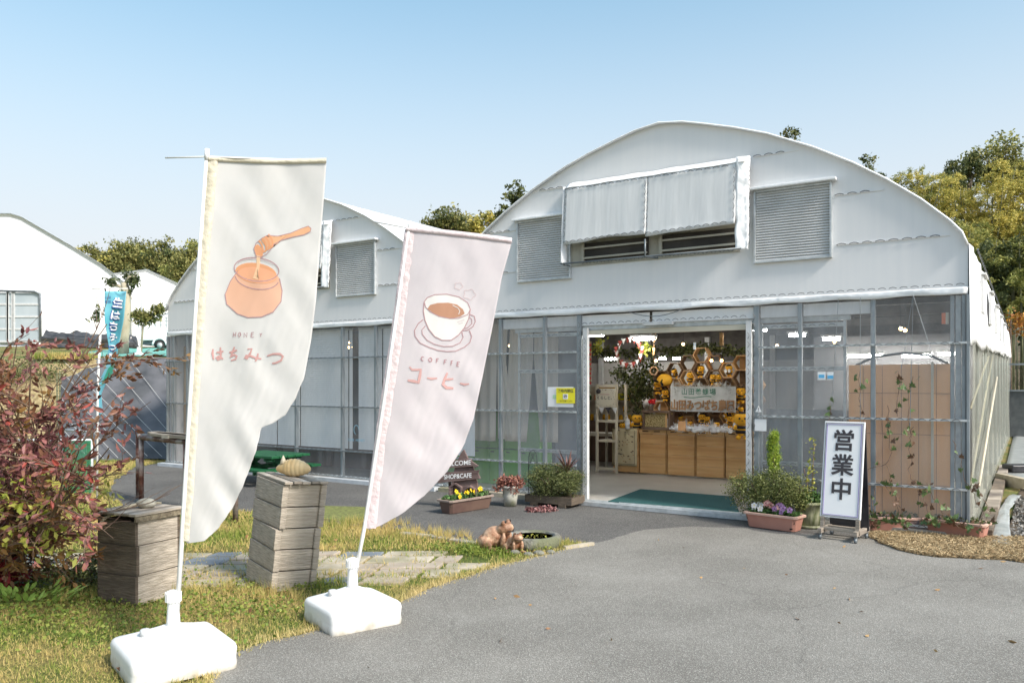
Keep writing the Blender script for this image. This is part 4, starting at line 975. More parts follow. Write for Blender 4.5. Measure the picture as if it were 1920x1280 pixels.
# --- small cyan banner at the back left
loc = G(182, 938); Yc = loc.y
rc = thing('banner', 'narrow twisted cyan banner on a thin white pole by the black bank', 'banner', loc)
b = MB(); b.tube([Vector((0, 0, 0)), P(183, 730, Yc)-loc, P(192, 536, Yc)-loc], .014, 10); b.build('pole', M['white'], rc)
b = MB(); b.tube([P(172, 541, Yc)-loc, P(240, 541, Yc)-loc], .006, 6); b.build('crossbar', M['white'], rc)
b = MB(); b.tube([P(197, 541, Yc)-loc, P(198, 546, Yc)-loc], .01, 5); b.tube([P(178, 722, Yc)-loc, P(185, 722, Yc)-loc], .022, 8); b.build('clip', M['blackpl'], rc)
Lc = [(196, 546), (196, 600), (204, 650), (198, 690), (186, 715), (184, 740), (182, 776)]; Rc = [(237, 546), (232, 600), (222, 650), (215, 690), (200, 715), (190, 738), (193, 780)]
def Qc(px, py, off=0):
    return P(px, py, Yc+off+.06*math.sin((px-190)*.09+py*.02)+.03*noise.noise(Vector((px*.05, py*.02, 2))))-loc
b = MB()
b.grid(lambda s, t: Qc(*(lambda l, r: (l[0]+(r[0]-l[0])*s, l[1]+(r[1]-l[1])*s))(interp(Lc, t), interp(Rc, t))), 16, 60); cc_ = b.build('cloth', M['cyan'], rc, solid=.001)
blob(Qc, cc_, [(203, 690), (214, 680), (211, 700), (198, 716), (190, 722), (196, 706)], M['cyangr'], off=-.006)
def ctext(s, cx, cy, size, m, bold, rot=0, off=-.0036):
    put_text('lettering', s, lambda x, y: Qc(cx+x*math.cos(R(rot))+y*math.sin(R(rot)), cy-y*math.cos(R(rot))+x*math.sin(R(rot)), off), size, m, cc_, bold=bold)
for i, (ch, x, y, sz, ro) in enumerate((('生', 221, 569, 19, 8), ('は', 216, 592, 19, 10), ('ち', 213, 613, 19, 14), ('み', 212, 634, 18, 16), ('つ', 211, 652, 14, 10), ('あ', 208, 668, 11, 10))):
    ctext(ch, x-1.2, y+1.2, sz, M['navy'], 1.3, ro, -.008); ctext(ch, x, y, sz, M['paper'], .7, ro, -.012)
ctext('山田', 202, 558, 6, M['navy'], 0); ctext('農園', 202, 566, 6, M['navy'], 0)

# ================================================================ OLD HIVE BOXES
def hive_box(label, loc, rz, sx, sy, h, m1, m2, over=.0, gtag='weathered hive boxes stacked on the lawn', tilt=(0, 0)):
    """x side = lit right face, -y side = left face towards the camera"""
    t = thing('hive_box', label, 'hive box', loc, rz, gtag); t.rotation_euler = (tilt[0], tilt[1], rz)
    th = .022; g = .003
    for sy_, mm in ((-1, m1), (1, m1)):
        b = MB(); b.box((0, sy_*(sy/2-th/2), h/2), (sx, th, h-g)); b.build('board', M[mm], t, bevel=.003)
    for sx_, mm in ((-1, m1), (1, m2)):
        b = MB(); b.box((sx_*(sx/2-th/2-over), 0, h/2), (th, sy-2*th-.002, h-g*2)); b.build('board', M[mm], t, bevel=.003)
    return t
# left stack: edges found from its ground corners
cA = G(255, 1139); cL = G(183, 1107); cR = G(341, 1104)
def stack(cA, cL, cR, hs, names, m1, m2, over, lean=(0, 0), tw=None, seed=1, shrink=0):
    ex = (cR-cA); sy = ex.length; sx = (cL-cA).length
    rr = random.Random(seed); out = []; z = 0
    a = math.atan2((cL-cA).y, (cL-cA).x)          # local -x points to the left corner
    rz = a+math.pi
    c0 = cA+(cL-cA)*.5+Vector((-math.sin(rz), math.cos(rz), 0))*sy*.5
    for i, h in enumerate(hs):
        c = c0+Vector((lean[0]*z, lean[1]*z, z)); tt = (tw[i] if tw else 0)
        hive_box(names[i], c, rz+tt+rr.uniform(-.012, .012), sx-shrink*i, sy-shrink*i, h, m1[i], m2[i], over); out.append(c); z += h
    return c0, rz, sx, sy, z
za = .0
lab = ['lowest box of the three-box hive stack behind the honey banner pole', 'middle box of the three-box hive stack, its lit face the palest', 'top box of the three-box hive stack, under the plank lid']
cA = Vector((-2.53, 5.39, 0)); al_ = R(25); cL = cA+Vector((-math.cos(al_), math.sin(al_), 0))*.375; cR = cA+Vector((math.sin(al_), math.cos(al_), 0))*.376
c0, rz, sx, sy, zt_ = stack(cA, cL, cR, [.2, .204, .165], lab, ['wooddk', 'wooddk', 'wooddk'], ['woodh', 'woodh', 'woodh'], 0, tw=[0, .02, -.01], seed=3)  # shade put into the colour: dark wood on shaded sides, paler on lit face
lid = thing('wooden_cover', 'flat plank lid of the three-box hive stack, with a stone and stick on it', 'lid', c0+Vector((0, 0, zt_+.002)), rz)
nb = 6
for i in range(nb):
    b = MB(); wv = (sx+.06)/nb; b.box((-(sx+.06)/2+wv*(i+.5), 0, .045), (wv-.005, sy+.05, .018)); b.build('plank', M['woodh' if i % 2 else 'wood'], lid, bevel=.003)
for s_ in (-1, 1):
    b = MB(); b.box((s_*(sx/2+.012), 0, .015), (.02, sy+.03, .036)); b.build('batten', M['woodend'], lid, bevel=.003)
b = MB(); b.ball((0, 0, .035), .065, 16, 10, (1.1, .8, .55))
b.v = [(x*(1+.1*noise.noise(Vector((x*15, y*15, z*15)))), y, z) for x, y, z in b.v]
tags(b.build('stone', M['stonegr'] if 'stonegr' in M else mat('grey_stone', (.35, .33, .26), (.5, .48, .4), rough=.8, scale=14, bump=.2), None, c0+Vector((.04, .02, zt_+.053))), 'rounded grey stone lying on the plank hive lid', 'stone')
b = MB(); B = c0+Vector((.10, .12, zt_+.075)); A = cA+(Vector((-.3, .05, 0)))+Vector((0, 0, zt_-.07))
pts = [A, A+(B-A)*.12+Vector((0, 0, .055)), A+(B-A)*.3+Vector((0, 0, .078)), A+(B-A)*.55+Vector((0, 0, .07)), A+(B-A)*.8+Vector((0, 0, .04)), B]
b.tube([p-A for p in pts], [.010, .011, .0115, .011, .0095, .007], 8)
tags(b.build('stick', M['bark'], None, A), 'bent peeled stick resting across the plank hive lid', 'stick')
# right stack, leaning to the right
cA = G(507, 1112); al_ = R(50); cL = cA+Vector((-math.cos(al_), math.sin(al_), 0))*.46; cR = cA+Vector((math.sin(al_), math.cos(al_), 0))*.35
names = ['lowest box of the leaning five-box hive stack, half sunk in grass', 'second box from the ground in the leaning hive stack', 'middle box of the leaning hive stack, with a large knot on its left face', 'fourth box of the leaning hive stack, below the palest box', 'top box of the leaning hive stack, with the pale sunlit front board']
def stack2():
    ex = cR-cA; sy = ex.length; sx = (cL-cA).length; rz = math.atan2((cL-cA).y, (cL-cA).x)+math.pi
    c0 = cA+(cL-cA)*.5+Vector((-math.sin(rz), math.cos(rz), 0))*sy*.5
    z = 0; offs = [(0, 0), (.028, 0), (.058, .0), (.09, 0), (.125, .0)]; hs = [.149, .156, .153, .156, .165]
    for i, h in enumerate(hs):
        t = thing('hive_box', names[i], 'hive box', c0+Vector((.115*z, 0, z)), 0, 'weathered hive boxes stacked on the lawn')
        t.rotation_euler = (Matrix.Rotation(R(6), 3, 'Y') @ Matrix.Rotation(rz+[0, .0, -.04, .04, .02][i], 3, 'Z')).to_euler()
        th = .045; g = .006
        mm = ['woodh', 'wood', 'woodh'][i % 3]
        for s_ in (-1, 1):
            b = MB(); b.box((0, s_*(sy/2-th/2), h/2), (sx, th, h-g)); b.build('board', M['woodh'], t, bevel=.004)
            b = MB(); b.box((s_*(sx/2-th/2-.012), 0, h/2), (th*.7, sy-2*th-.003, h-g*1.5)); b.build('board', M['woodlit'] if s_ > 0 and i != 1 else M['woodh'], t, bevel=.004)  # most right-hand boards get a paler wood, sunlight put into the colour
        z += h
    return c0+Vector((.115*z, 0, z)), rz, sx, sy, z
M['woodlit'] = mat('sunlit_weathered_wood', (.38, .33, .26), (.58, .52, .43), rough=.85, scale=4, stretch=(1.4, 1.4, 13), bump=.6, bscale=7, c3=(.34, .29, .23), s3=.8)
ct, rz2, sx2, sy2, z2 = stack2()
lid = thing('wooden_cover', 'rough boards covering the leaning five-box hive stack', 'lid', ct, rz2)
lid.rotation_euler = (Matrix.Rotation(R(5), 3, 'Y') @ Matrix.Rotation(rz2, 3, 'Z')).to_euler()
for i in range(5):
    wv = sy2/5; b = MB(); b.box((0, -sy2/2+wv*(i+.5), .012+.004*(i % 2)), (sx2+.05+.02*math.sin(i*3), wv-.008, .02)); b.build('plank', M['wood' if i % 2 else 'woodh'], lid, bevel=.003)
# pottery bee grub on top
gl = thing('pottery_figure', 'ribbed yellow pottery grub with a pointed ear, lying on the leaning hive stack', 'figurine', ct+Vector((0.01, -.0, .026)), R(-8))
b = MB(); n = 26; m_ = 40; vs = []
for i in range(m_+1):
    t = i/m_; x = -.135+.27*t; r = .062*math.sin(math.pi*min(1, max(.0, (t*.97+.015))))**.55*(1+.10*abs(math.sin(t*26))*(t > .25))*(1 if t > .3 else .93)
    zc = .055+.010*math.sin(t*3.1)
    for k in range(n):
        a = 2*math.pi*k/n; vs.append((x, r*.85*math.cos(a), max(.0, zc+r*math.sin(a))))
b.add(vs, [(i*n+k, i*n+(k+1) % n, (i+1)*n+(k+1) % n, (i+1)*n+k) for i in range(m_) for k in range(n)]+[tuple(range(n)), tuple(range(m_*n, (m_+1)*n))], True)
b.build('body', M['larva'], gl)
b = MB(); b.lathe([(.026, 0), (.016, .03), (.003, .062)], 10, (-.075, -.01, .095)); b.build('ear', M['larvaL'], gl)

# ================================================================ OTHER THINGS OUTSIDE
# rusted pipe rack with boards, partly behind the tall banner
lc = G(265, 942); Yr = lc.y
rk = thing('pipe_rack', 'rusty steel pipe table frame with old boards on top, behind the honey banner', 'table', lc)
c2 = Vector((1.18, -.55, 0)); hh = .82
def leg_(p):
    b = MB(); b.tube([Vector(p), Vector(p)+Vector((0, 0, hh))], .03, 12); b.build('leg', M['rust'], rk)
for p in [(0, 0, 0), (.862, -.745, 0), (1.69, -1.46, 0), (-.25, .45, 0), (1.44, -1.01, 0)]: leg_(p)
b = MB(); b.tube([(0, 0, hh), (1.69, -1.46, hh)], .032, 12); b.tube([(0, 0, hh), (-.25, .45, hh)], .028, 12); b.tube([(-.25, .45, hh), (1.44, -1.01, hh)], .028, 12); b.tube([(1.69, -1.46, hh), (1.44, -1.01, hh)], .028, 12); b.build('rail', M['rust'], rk)
for i in range(3):
    o_ = Vector((-.075, .13, 0))*(i+.4); b = MB(); b.beam(o_+Vector((.30, -.26, hh+.055)), o_+Vector((1.6, -1.38, hh+.055)), .14, .04); b.build('plank', M['wood'], rk, bevel=.004)
b = MB(); b.beam((.48, -.44, hh+.045), (.62, -.56, hh+.045), .07, .04); b.build('block', M['woodh'], rk)
# green picnic table
lb = G(512, 906)
pt = thing('picnic_table', 'dark green wooden picnic table in front of the blinds', 'picnic table', G(502, 903), BR)
for i in range(5):
    b = MB(); b.box((0, -.30+.15*i, .42), (1.05, .14, .035)); b.build('table_board', M['bench'], pt, bevel=.004)
for s_ in (-1, 1):
    b = MB(); b.box((0, s_*.5, .24), (1.05, .2, .035)); b.build('seat_board', M['bench'], pt, bevel=.004)
    for q_ in (-1, 1):
        b = MB(); b.beam((s_*.38, q_*.48, 0), (s_*.38+.002*q_, -q_*.2, .40), .035, .1); b.build('leg', M['bench'], pt)
    b = MB(); b.box((s_*.34, 0, .205), (.035, 1.1, .07)); b.build('cross_beam', M['bench'], pt)
    b = MB(); b.box((s_*.34, 0, .382), (.035, .7, .045)); b.build('cross_beam', M['bench'], pt)

def planter(name, label, a, bpt, h, m, mr, group=None, back=.2):
    """rectangular trough; a, bpt = ground points of its front lower edge"""
    d = (bpt-a); L = d.length; rz = math.atan2(d.y, d.x)
    t = thing(name, label, 'planter', (a+bpt)/2+Vector((-math.sin(rz), math.cos(rz), 0))*back/2, rz, group)
    b = MB(); w0, w1 = L/2-.01, L/2+.015; y0_, y1_ = back/2-.01, back/2+.015
    def ring(w, y, z, e=.03): return [(-w, -y+e, z), (-w+e, -y, z), (w-e, -y, z), (w, -y+e, z), (w, y-e, z), (w-e, y, z), (-w+e, y, z), (-w, y-e, z)]
    vs = ring(w0, y0_, 0)+ring(w1, y1_, h*.86)+ring(w1-.012, y1_-.012, h*.86)+ring(w1-.02, y1_-.02, h*.8)
    b.add(vs, [(i*8+k, i*8+(k+1) % 8, (i+1)*8+(k+1) % 8, (i+1)*8+k) for i in range(3) for k in range(8)]+[tuple(range(8))[::-1]])
    b.build('trough', m, t, bevel=.004)
    b = MB(); rs = [(w1-.012, h*.84), (w1+.016, h*.85), (w1+.018, h*.97), (w1+.004, h), (w1-.014, h*.98), (w1-.018, h*.86)]
    vs = []
    for w, z in rs: vs += ring(w, y1_+(w-w1), z)
    b.add(vs, [(i*8+k, i*8+(k+1) % 8, (i+1)*8+(k+1) % 8, (i+1)*8+k) for i in range(5) for k in range(8)]); b.build('rim', mr, t)
    b = MB(); b.b2((-w1+.02, -y1_+.02, h*.5), (w1-.02, y1_-.02, h*.82)); b.build('soil', M['soil'], t)
    return t, L
def pansy(parent, x, y, z, m, s=.032, face=-1):
    b = MB(); c = Vector((x, y, z)); ax = Vector((random.uniform(-.4, .4), face, random.uniform(.1, .5))).normalized()
    u = ax.cross(Vector((0, 0, 1))).normalized(); v = u.cross(ax)
    for k in range(5):
        a = k*1.2566+.3; d = u*math.cos(a)+v*math.sin(a); e = ax.cross(d)
        b.add([c, c+d*s*.5+e*s*.45+ax*.004, c+d*s*1.0+e*s*.25, c+d*s-e*s*.25+ax*.006, c+d*s*.5-e*s*.45], [(0, 1, 2, 3, 4)])
    f = b.build('flower', m, parent)
    b = MB(); b.add([c+ax*.007+u*.007, c+ax*.007+v*.007, c+ax*.007-u*.007, c+ax*.007-v*.007], [(0, 1, 2, 3)]); b.build('flower_eye', M['black'] if m is not M['pansyW'] else M['pansyY'], f)
def tuftleaf(parent, L, W_, z, n, size, m, zs=.03, name='foliage'):
    C = RNG.uniform(-1, 1, (n, 3))*[L/2, W_/2, 0]+[0, 0, z]; C[:, 2] += RNG.random(n)*zs
    return leaves(name, C, size, m, parent, aspect=.6, up=.3, kind='stuff')
t, L = planter('planter', 'brown trough of yellow pansies in front of the wooden welcome sign', G(846, 964), G(922, 951), .16, M['brownpl'], M['brownrim'])
tuftleaf(t, L, .15, .15, 500, .035, M['leafw'], .05)
for i in range(14): pansy(t, random.choice([-.17, -.12, -.02, .03, .08, .13, .17, .19])+random.gauss(0, .012), random.uniform(-.08, .03), .2+random.uniform(-.02, .045), M['pansyY'], .03)
tp, L = planter('planter', 'terracotta trough of white, pink and violet pansies beside the entrance', G(1399, 986), G(1490, 998), .16, M['terra'], M['terrarim'], 'terracotta plastic troughs along the wall')
tuftleaf(tp, L, .16, .14, 700, .034, M['leafw'], .05)
for x, mm in [(-.20, 'pansyW'), (-.19, 'pansyW'), (-.15, 'pansyW'), (-.13, 'pansyW'), (-.11, 'pansyW'), (-.03, 'pansyP'), (-.02, 'pansyP'), (-.035, 'pansyP'), (.03, 'pansyV'), (.06, 'pansyV'), (.07, 'pansyP'), (.1, 'pansyV'), (.12, 'pansyV'), (.14, 'pansyV'), (.19, 'pansyV'), (.2, 'pansyV')]:
    pansy(tp, x+random.gauss(0, .008), random.uniform(-.10, -.02), .2+random.uniform(-.015, .045)+(.04 if mm == 'pansyP' and x < 0 else 0), M[mm], .032)
b = MB(); b.box((L/2-.035, -.105, .03), (.03, .004, .012)); b.build('drain_hole', M['black'], tp)
tq, Lq = planter('planter', 'terracotta trough of ivy behind the white open sign', G(1626, 995), G(1722, 998), .15, M['terra'], M['terrarim'], 'terracotta plastic troughs along the wall')
ts, Ls = planter('planter', 'terracotta trough of ivy at the corner of the greenhouse', G(1735, 1001), G(1843, 1014), .16, M['terra'], M['terrarim'], 'terracotta plastic troughs along the wall')
# ivy: troughs, trailing stems and strings
ivy_me = {}
def ivyleaf(mm):
    if mm in ivy_me: return ivy_me[mm]
    o = [(0, 0), (.25, -.12), (.5, .0), (.32, .28), (.42, .52), (.16, .5), (0, 1), (-.16, .5), (-.42, .52), (-.32, .28), (-.5, .0), (-.25, -.12)]
    b = MB(); b.add([(0, .28, .0)]+[(x, y, -.12*abs(x)+.06*math.sin(y*6)) for x, y in o], [(0, 1+i, 1+(i+1) % 12) for i in range(12)]); ivy_me[mm] = b.mesh('leaf', M[mm]); return ivy_me[mm]
def ivystem(parent, pts, n, size=.05, inv=None):
    b = MB(); b.tube(pts, .0028, 4, cap=False); b.build('stem', M['twig'], parent)
    for i in range(n):
        k = random.uniform(.02, .98)*(len(pts)-1); j = int(k); p = Vector(pts[j]).lerp(Vector(pts[min(j+1, len(pts)-1)]), k-j)+Vector((random.gauss(0, .03), random.gauss(-.01, .02), random.gauss(0, .02)))
        o = link('leaf', ivyleaf(random.choice(['ivy', 'ivy', 'ivy', 'ivybr'])), parent, p, (random.uniform(.6, 2.4), random.uniform(-.6, .6), random.uniform(-1.2, 1.2)))
        o.scale = (size*random.uniform(.5, 1.2),)*3
ivp = thing('ivy_plant', 'sparse ivy growing from the two troughs up the wall of brown panels', 'ivy', W(-.8, -.25, .1), BR)
inv = ivp.matrix_basis.inverted()
def wl(px, py, v): u, z = fp(px, py, v); return inv @ W(u, v, z)
random.seed(21)
for path_, n in [([(1690, 985), (1680, 940), (1668, 900), (1662, 870), (1670, 840), (1665, 800)], 16), ([(1760, 990), (1735, 945), (1722, 915), (1705, 880), (1708, 850), (1706, 820), (1713, 800)], 22),
                 ([(1640, 990), (1636, 940), (1640, 915)], 10), ([(1700, 985), (1690, 955), (1675, 925), (1650, 905)], 14), ([(1800, 990), (1770, 960), (1750, 935), (1738, 905)], 14),
                 ([(1835, 1000), (1842, 960), (1825, 925), (1812, 905)], 12), ([(1812, 905), (1800, 860), (1786, 825)], 5), ([(1850, 990), (1853, 960), (1843, 935)], 7), ([(1706, 820), (1703, 745), (1712, 705)], 8), ([(1668, 800), (1664, 760)], 3),
                 ([(1613, 780), (1612, 735), (1613, 690)], 8), ([(1680, 780), (1690, 715), (1684, 695)], 6), ([(1555, 790), (1556, 755)], 6), ([(1736, 985), (1760, 975), (1790, 980), (1810, 990)], 26), ([(1640, 985), (1670, 978), (1700, 985)], 22), ([(1625, 880), (1660, 870)], 1)]:
    pts = [wl(px, py, -.08-.12*max(0, (py-880)/110)) for px, py in path_]
    fine = []
    for i in range(len(pts)-1):
        for k in range(4): fine.append(pts[i].lerp(pts[i+1], k/4)+Vector((random.gauss(0, .012), random.gauss(0, .012), 0)))
    fine.append(pts[-1]); ivystem(ivp, fine, n, .062)
for o_, L_ in ((tq, Lq), (ts, Ls)): tuftleaf(o_, L_, .14, .14, 120, .04, M['boxd'], .05)
st = thing('string', 'thin plant strings hanging from the eave down to the ivy troughs', 'string', W(-.8, -.1, 2.4), BR)
for (a_, b_) in (((1712, 553), (1745, 655)), ((1712, 553), (1690, 690)), ((1712, 553), (1706, 800)), ((1613, 558), (1613, 800)), ((1572, 560), (1560, 760))):
    b = MB(); inv2 = st.matrix_basis.inverted(); f_ = lambda q: inv2 @ W(fp(*q, -.08)[0], -.08, fp(*q, -.08)[1])
    b.tube([f_(a_), f_(b_)], .003, 4); b.build('strand', M['galvdark'], st)
# round pots
def pot(label, c, r0, r1, h, m, name='flower_pot', n=26):
    t = thing(name, label, 'pot', c)
    b = MB(); b.lathe([(r0, 0), (r0+(r1-r0)*.5, h*.5), (r1*.97, h*.88), (r1*1.06, h*.89), (r1*1.06, h*.98), (r1*1.0, h), (r1*.93, h*.97), (r1*.9, h*.8)], n); b.build('pot', m, t)
    b = MB(); b.lathe([(.001, h*.86), (r1*.92, h*.86)], n); b.build('soil', M['soil'], t); return t
pg = pot('mossy grey-green ribbed pot of leafy plants left of the white open sign', G(1523, 990)+Vector((0, .1, 0)), .105, .145, .27, M['potg'])
C = clumps((0, 0, .30), (.13, .13, .05), 60, 14, .02); leaves('foliage', C, .04, M['leafw'], pg, aspect=.8, kind='stuff')
for dx, hh_, mm in ((-.02, .36, 'leafyl'), (.03, .62, 'leafyl')):
    b = MB(); sp = [(dx, 0, .25), (dx+.01, 0, .25+hh_*.5), (dx+.03*(1 if dx > 0 else -1), 0, .25+hh_)]; b.tube(sp, .004, 5); b.build('stem', M['twig'], pg)
    C = np.array([(sp[1][0], 0, .3+hh_*random.random()) for _ in range(60)])+RNG.normal(size=(60, 3))*.022; leaves('foliage', C, .035, M[mm], pg, aspect=.6, kind='stuff')
b = MB(); b.lathe([(.145, 0), (.155, .03), (.15, .03), (.14, .006)], 24); b.build('saucer', M['potg'], pg)
pw = pot('weathered cream pot overflowing with dark red succulent', G(957, 950)+Vector((0, .1, 0)), .075, .105, .25, M['potw'])
C = clumps((0, 0, .29), (.17, .15, .06), 90, 22, .022); leaves('foliage', C, .026, M['sedum'], pw, aspect=.8, kind='stuff')
C = clumps((.06, -.09, .18), (.05, .02, .08), 12, 8, .01); leaves('foliage', C, .018, M['sedum'], pw, aspect=.8, kind='stuff')
C = clumps((-.16, -.05, .22), (.04, .03, .05), 10, 14, .012); leaves('foliage', C, .022, M['sedum'], pw, aspect=.8, kind='stuff')
# dense clipped shrubs either side of the door
def shrub(label, c, rx, ry, rz_, m, n=150, per=42, name='shrub', leaf=.017, grp=None):
    t = thing(name, label, 'shrub', c, BR, grp)
    b = MB()
    for i in range(16):
        a = random.random()*6.28; b.tube([(0, 0, .02), (math.cos(a)*rx*.4, math.sin(a)*ry*.4, rz_*.8), (math.cos(a)*rx*.85, math.sin(a)*ry*.8, rz_*(1.1+.3*random.random()))], .006, 4)
    b.build('stems', M['twig'], t)
    C = clumps((0, 0, rz_), (rx, ry, rz_*.86), n, per, .038, .75)
    ex = clumps((0, 0, rz_*1.1), (rx*1.1, ry*1.1, rz_*.95), n//2, 9, .03)
    C = np.concatenate([C, ex]); C = C[C[:, 2] > .01]
    leaves('foliage', C, leaf, m, t, aspect=.65, kind='stuff'); return t
u, _ = fp(1034, 930, -.42)
sl_ = shrub('dense dark green small-leaved shrub left of the doorway', W(u, -.36, .05), .37, .27, .24, M['boxd'], 260, 66)
u, _ = fp(1438, 940, -.42)
sr_ = shrub('large light green small-leaved shrub right of the doorway', W(u, -.36, .05), .43, .19, .29, M['box'], 250, 64)
u, _ = fp(1034, 955, -.42)
pl = thing('shrub_box', 'low dark wooden planting box under the left shrub', 'planter', W(u, -.34, 0), BR)
for s_ in (-1, 1):
    b = MB(); b.box((0, s_*.16, .08), (.66, .02, .09)); b.build('board', M['wooddk'], pl)
    b = MB(); b.box((s_*.32, 0, .08), (.02, .3, .09)); b.build('board', M['wooddk'], pl)
    b = MB(); b.box((s_*.2, 0, .02), (.1, .36, .04)); b.build('foot', M['wooddk'], pl)
b = MB(); b.box((0, 0, .08), (.61, .29, .08)); b.build('soil', M['soil'], pl)
u, _ = fp(1060, 905, -.3)
cy = thing('cordyline', 'spiky reddish cordyline rising behind the left shrub', 'plant', W(u, -.25, .1), BR)
for i in range(26):
    a = random.uniform(0, 6.28); l = random.uniform(.22, .42); e = random.uniform(.25, 1.25); b = MB()
    pts = [Vector((0, 0, .3))+Vector((math.cos(a)*math.cos(e)*l*k, math.sin(a)*math.cos(e)*l*k, math.sin(e)*l*k-.10*k*k*math.cos(e))) for k in (0, .33, .66, 1)]
    sd = Vector((-math.sin(a), math.cos(a), 0)); vs = []
    for k, wv in enumerate((.008, .012, .009, .001)): vs += [pts[k]-sd*wv, pts[k]+sd*wv]
    b.add(vs, [(0, 1, 3, 2), (2, 3, 5, 4), (4, 5, 7, 6)]); b.build('leaf', M['cordy'], cy)
b = MB(); b.tube([(0, 0, 0), (0, 0, .31)], .02, 8); b.build('stem', M['twig'], cy)
u, _ = fp(999, 870, -.2)
tr = thing('trellis', 'small black wire trellis with an arched top behind the left shrub', 'trellis', W(u, -.2, .1), BR)
b = MB(); w2 = .065; b.tube([(-w2, 0, 0), (-w2, 0, .42)]+[(-w2*math.cos(k*math.pi/8), 0, .42+.13*math.sin(k*math.pi/8)) for k in range(1, 8)]+[(w2, 0, .42), (w2, 0, 0)], .004, 5)
for k in range(5):
    b.tube([(-w2, 0, .3+.04*k), (w2*.2*k-.01, 0, .52-.02*(4-k))], .002, 4); b.tube([(w2, 0, .3+.04*k), (-w2*.2*k+.01, 0, .52-.02*(4-k))], .002, 4)
b.build('wire_frame', M['black'], tr)
# conifer behind the right shrub, stray dark stems
u, _ = fp(1451, 900, -.3)
co = thing('conifer', 'narrow bright green columnar conifer behind the right shrub', 'conifer', W(u, -.3, .1), BR)
b = MB(); b.tube([(0, 0, 0), (0, 0, .85)], [.016, .004], 6); b.build('trunk', M['twig'], co)
zz = .42+.46*RNG.random(160)**.9; rr_ = .062*np.sin(np.clip((zz-.38)/.56, 0, 1)*np.pi)**.6; aa = RNG.random(160)*6.28
cen = np.stack([np.cos(aa)*rr_*RNG.random(160)**.3, np.sin(aa)*rr_, zz], 1)
C = np.repeat(cen, 32, 0)+RNG.normal(size=(160*32, 3))*[.013, .013, .022]; leaves('foliage', C, .022, M['conif'], co, aspect=.28, up=1.4, kind='stuff')
u, _ = fp(1482, 900, -.35)
gr = thing('grass_clump', 'thin dark upright leaves right of the conifer', 'plant', W(u, -.3, .3), BR)
for i in range(10):
    b = MB(); a = random.uniform(-.5, .5); b.add([(-.005, 0, 0), (.005, 0, 0), (a*.2+.003, 0, .14), (a*.3, 0, .24+random.random()*.06), (a*.2-.003, 0, .14)], [(0, 1, 2, 3, 4)]); b.build('leaf', M['ink'], gr)
# pink sedum creeping on the forecourt
c = G(1012, 957)
C = clumps((0, 0, .015), (.2, .1, .02), 60, 22, .02, .6); C[:, 2] = np.abs(C[:, 2])
o = leaves('sedum_patch', C, .022, M['sedump'], None, aspect=.8, kind='stuff'); o.location = c
# wooden welcome sign
sg = thing('welcome_sign', 'dark wooden easel sign with two painted plank arrows and hexagon frames, by the yellow pansies', 'sign', G(868, 955)+Vector((0, .12, 0)), R(-20))
def sgx(px, py): return ((px-868)/F*9.3, -(py-952)/F*9.3)
b = MB(); b.prism([sgx(*p) for p in [(846, 952), (842, 905), (850, 870), (862, 845), (868, 838), (878, 858), (884, 858), (897, 905), (900, 950)]], 0, .03); b.build('back_board', M['signwood'], sg)
for (pts, tx, cx, cy_) in (([(820, 862), (885, 855), (887, 860), (901, 868), (893, 873), (893, 869), (824, 876)], 'WELCOME', 856, 865), ([(812, 886), (903, 876), (900, 882), (905, 893), (815, 905)], 'SHOP&CAFE', 858, 890)):
    b = MB(); b.prism([sgx(*p) for p in pts], -.03, -.002); ar = b.build('arrow_board', M['signwood'], sg, bevel=.003)
    put_text('lettering', tx, lambda x, y, cx=cx, cy_=cy_: Vector((sgx(cx+x, cy_-y+(-x*.1))[0], -.034, sgx(cx+x, cy_-y-x*.1)[1])), 12.5, M['paper'], ar, bold=.18, stretch=(1.0 if tx[0] == 'W' else .86, 1))
def hexring(b, cx, cz, r, t_, y0_, y1_, a0=30):
    o_ = [(cx+r*math.cos(R(a0+60*k)), cz+r*math.sin(R(a0+60*k))) for k in range(6)]; i_ = [(cx+(r-t_)*math.cos(R(a0+60*k)), cz+(r-t_)*math.sin(R(a0+60*k))) for k in range(6)]
    vs = [(x, y0_, z) for x, z in o_]+[(x, y0_, z) for x, z in i_]+[(x, y1_, z) for x, z in o_]+[(x, y1_, z) for x, z in i_]
    fs = []
    for k in range(6):
        j = (k+1) % 6; fs += [(k, j, 6+j, 6+k), (12+k, 18+k, 18+j, 12+j), (k, 12+k, 12+j, j), (6+k, 6+j, 18+j, 18+k)]
    b.add(vs, fs)
for px, py in ((853, 918), (884, 922)):
    b = MB(); x, z = sgx(px, py); hexring(b, x, z, .095, .02, -.05, 0, 30); b.build('hexagon_frame', M['signwood'], sg)
for px in (846, 832):
    b = MB(); b.beam((sgx(px-9, 0)[0], -.02 if px == 846 else .25, 0), (sgx(px, 0)[0]+.03, .0, .42), .03, .04); b.build('leg', M['signwood'], sg)
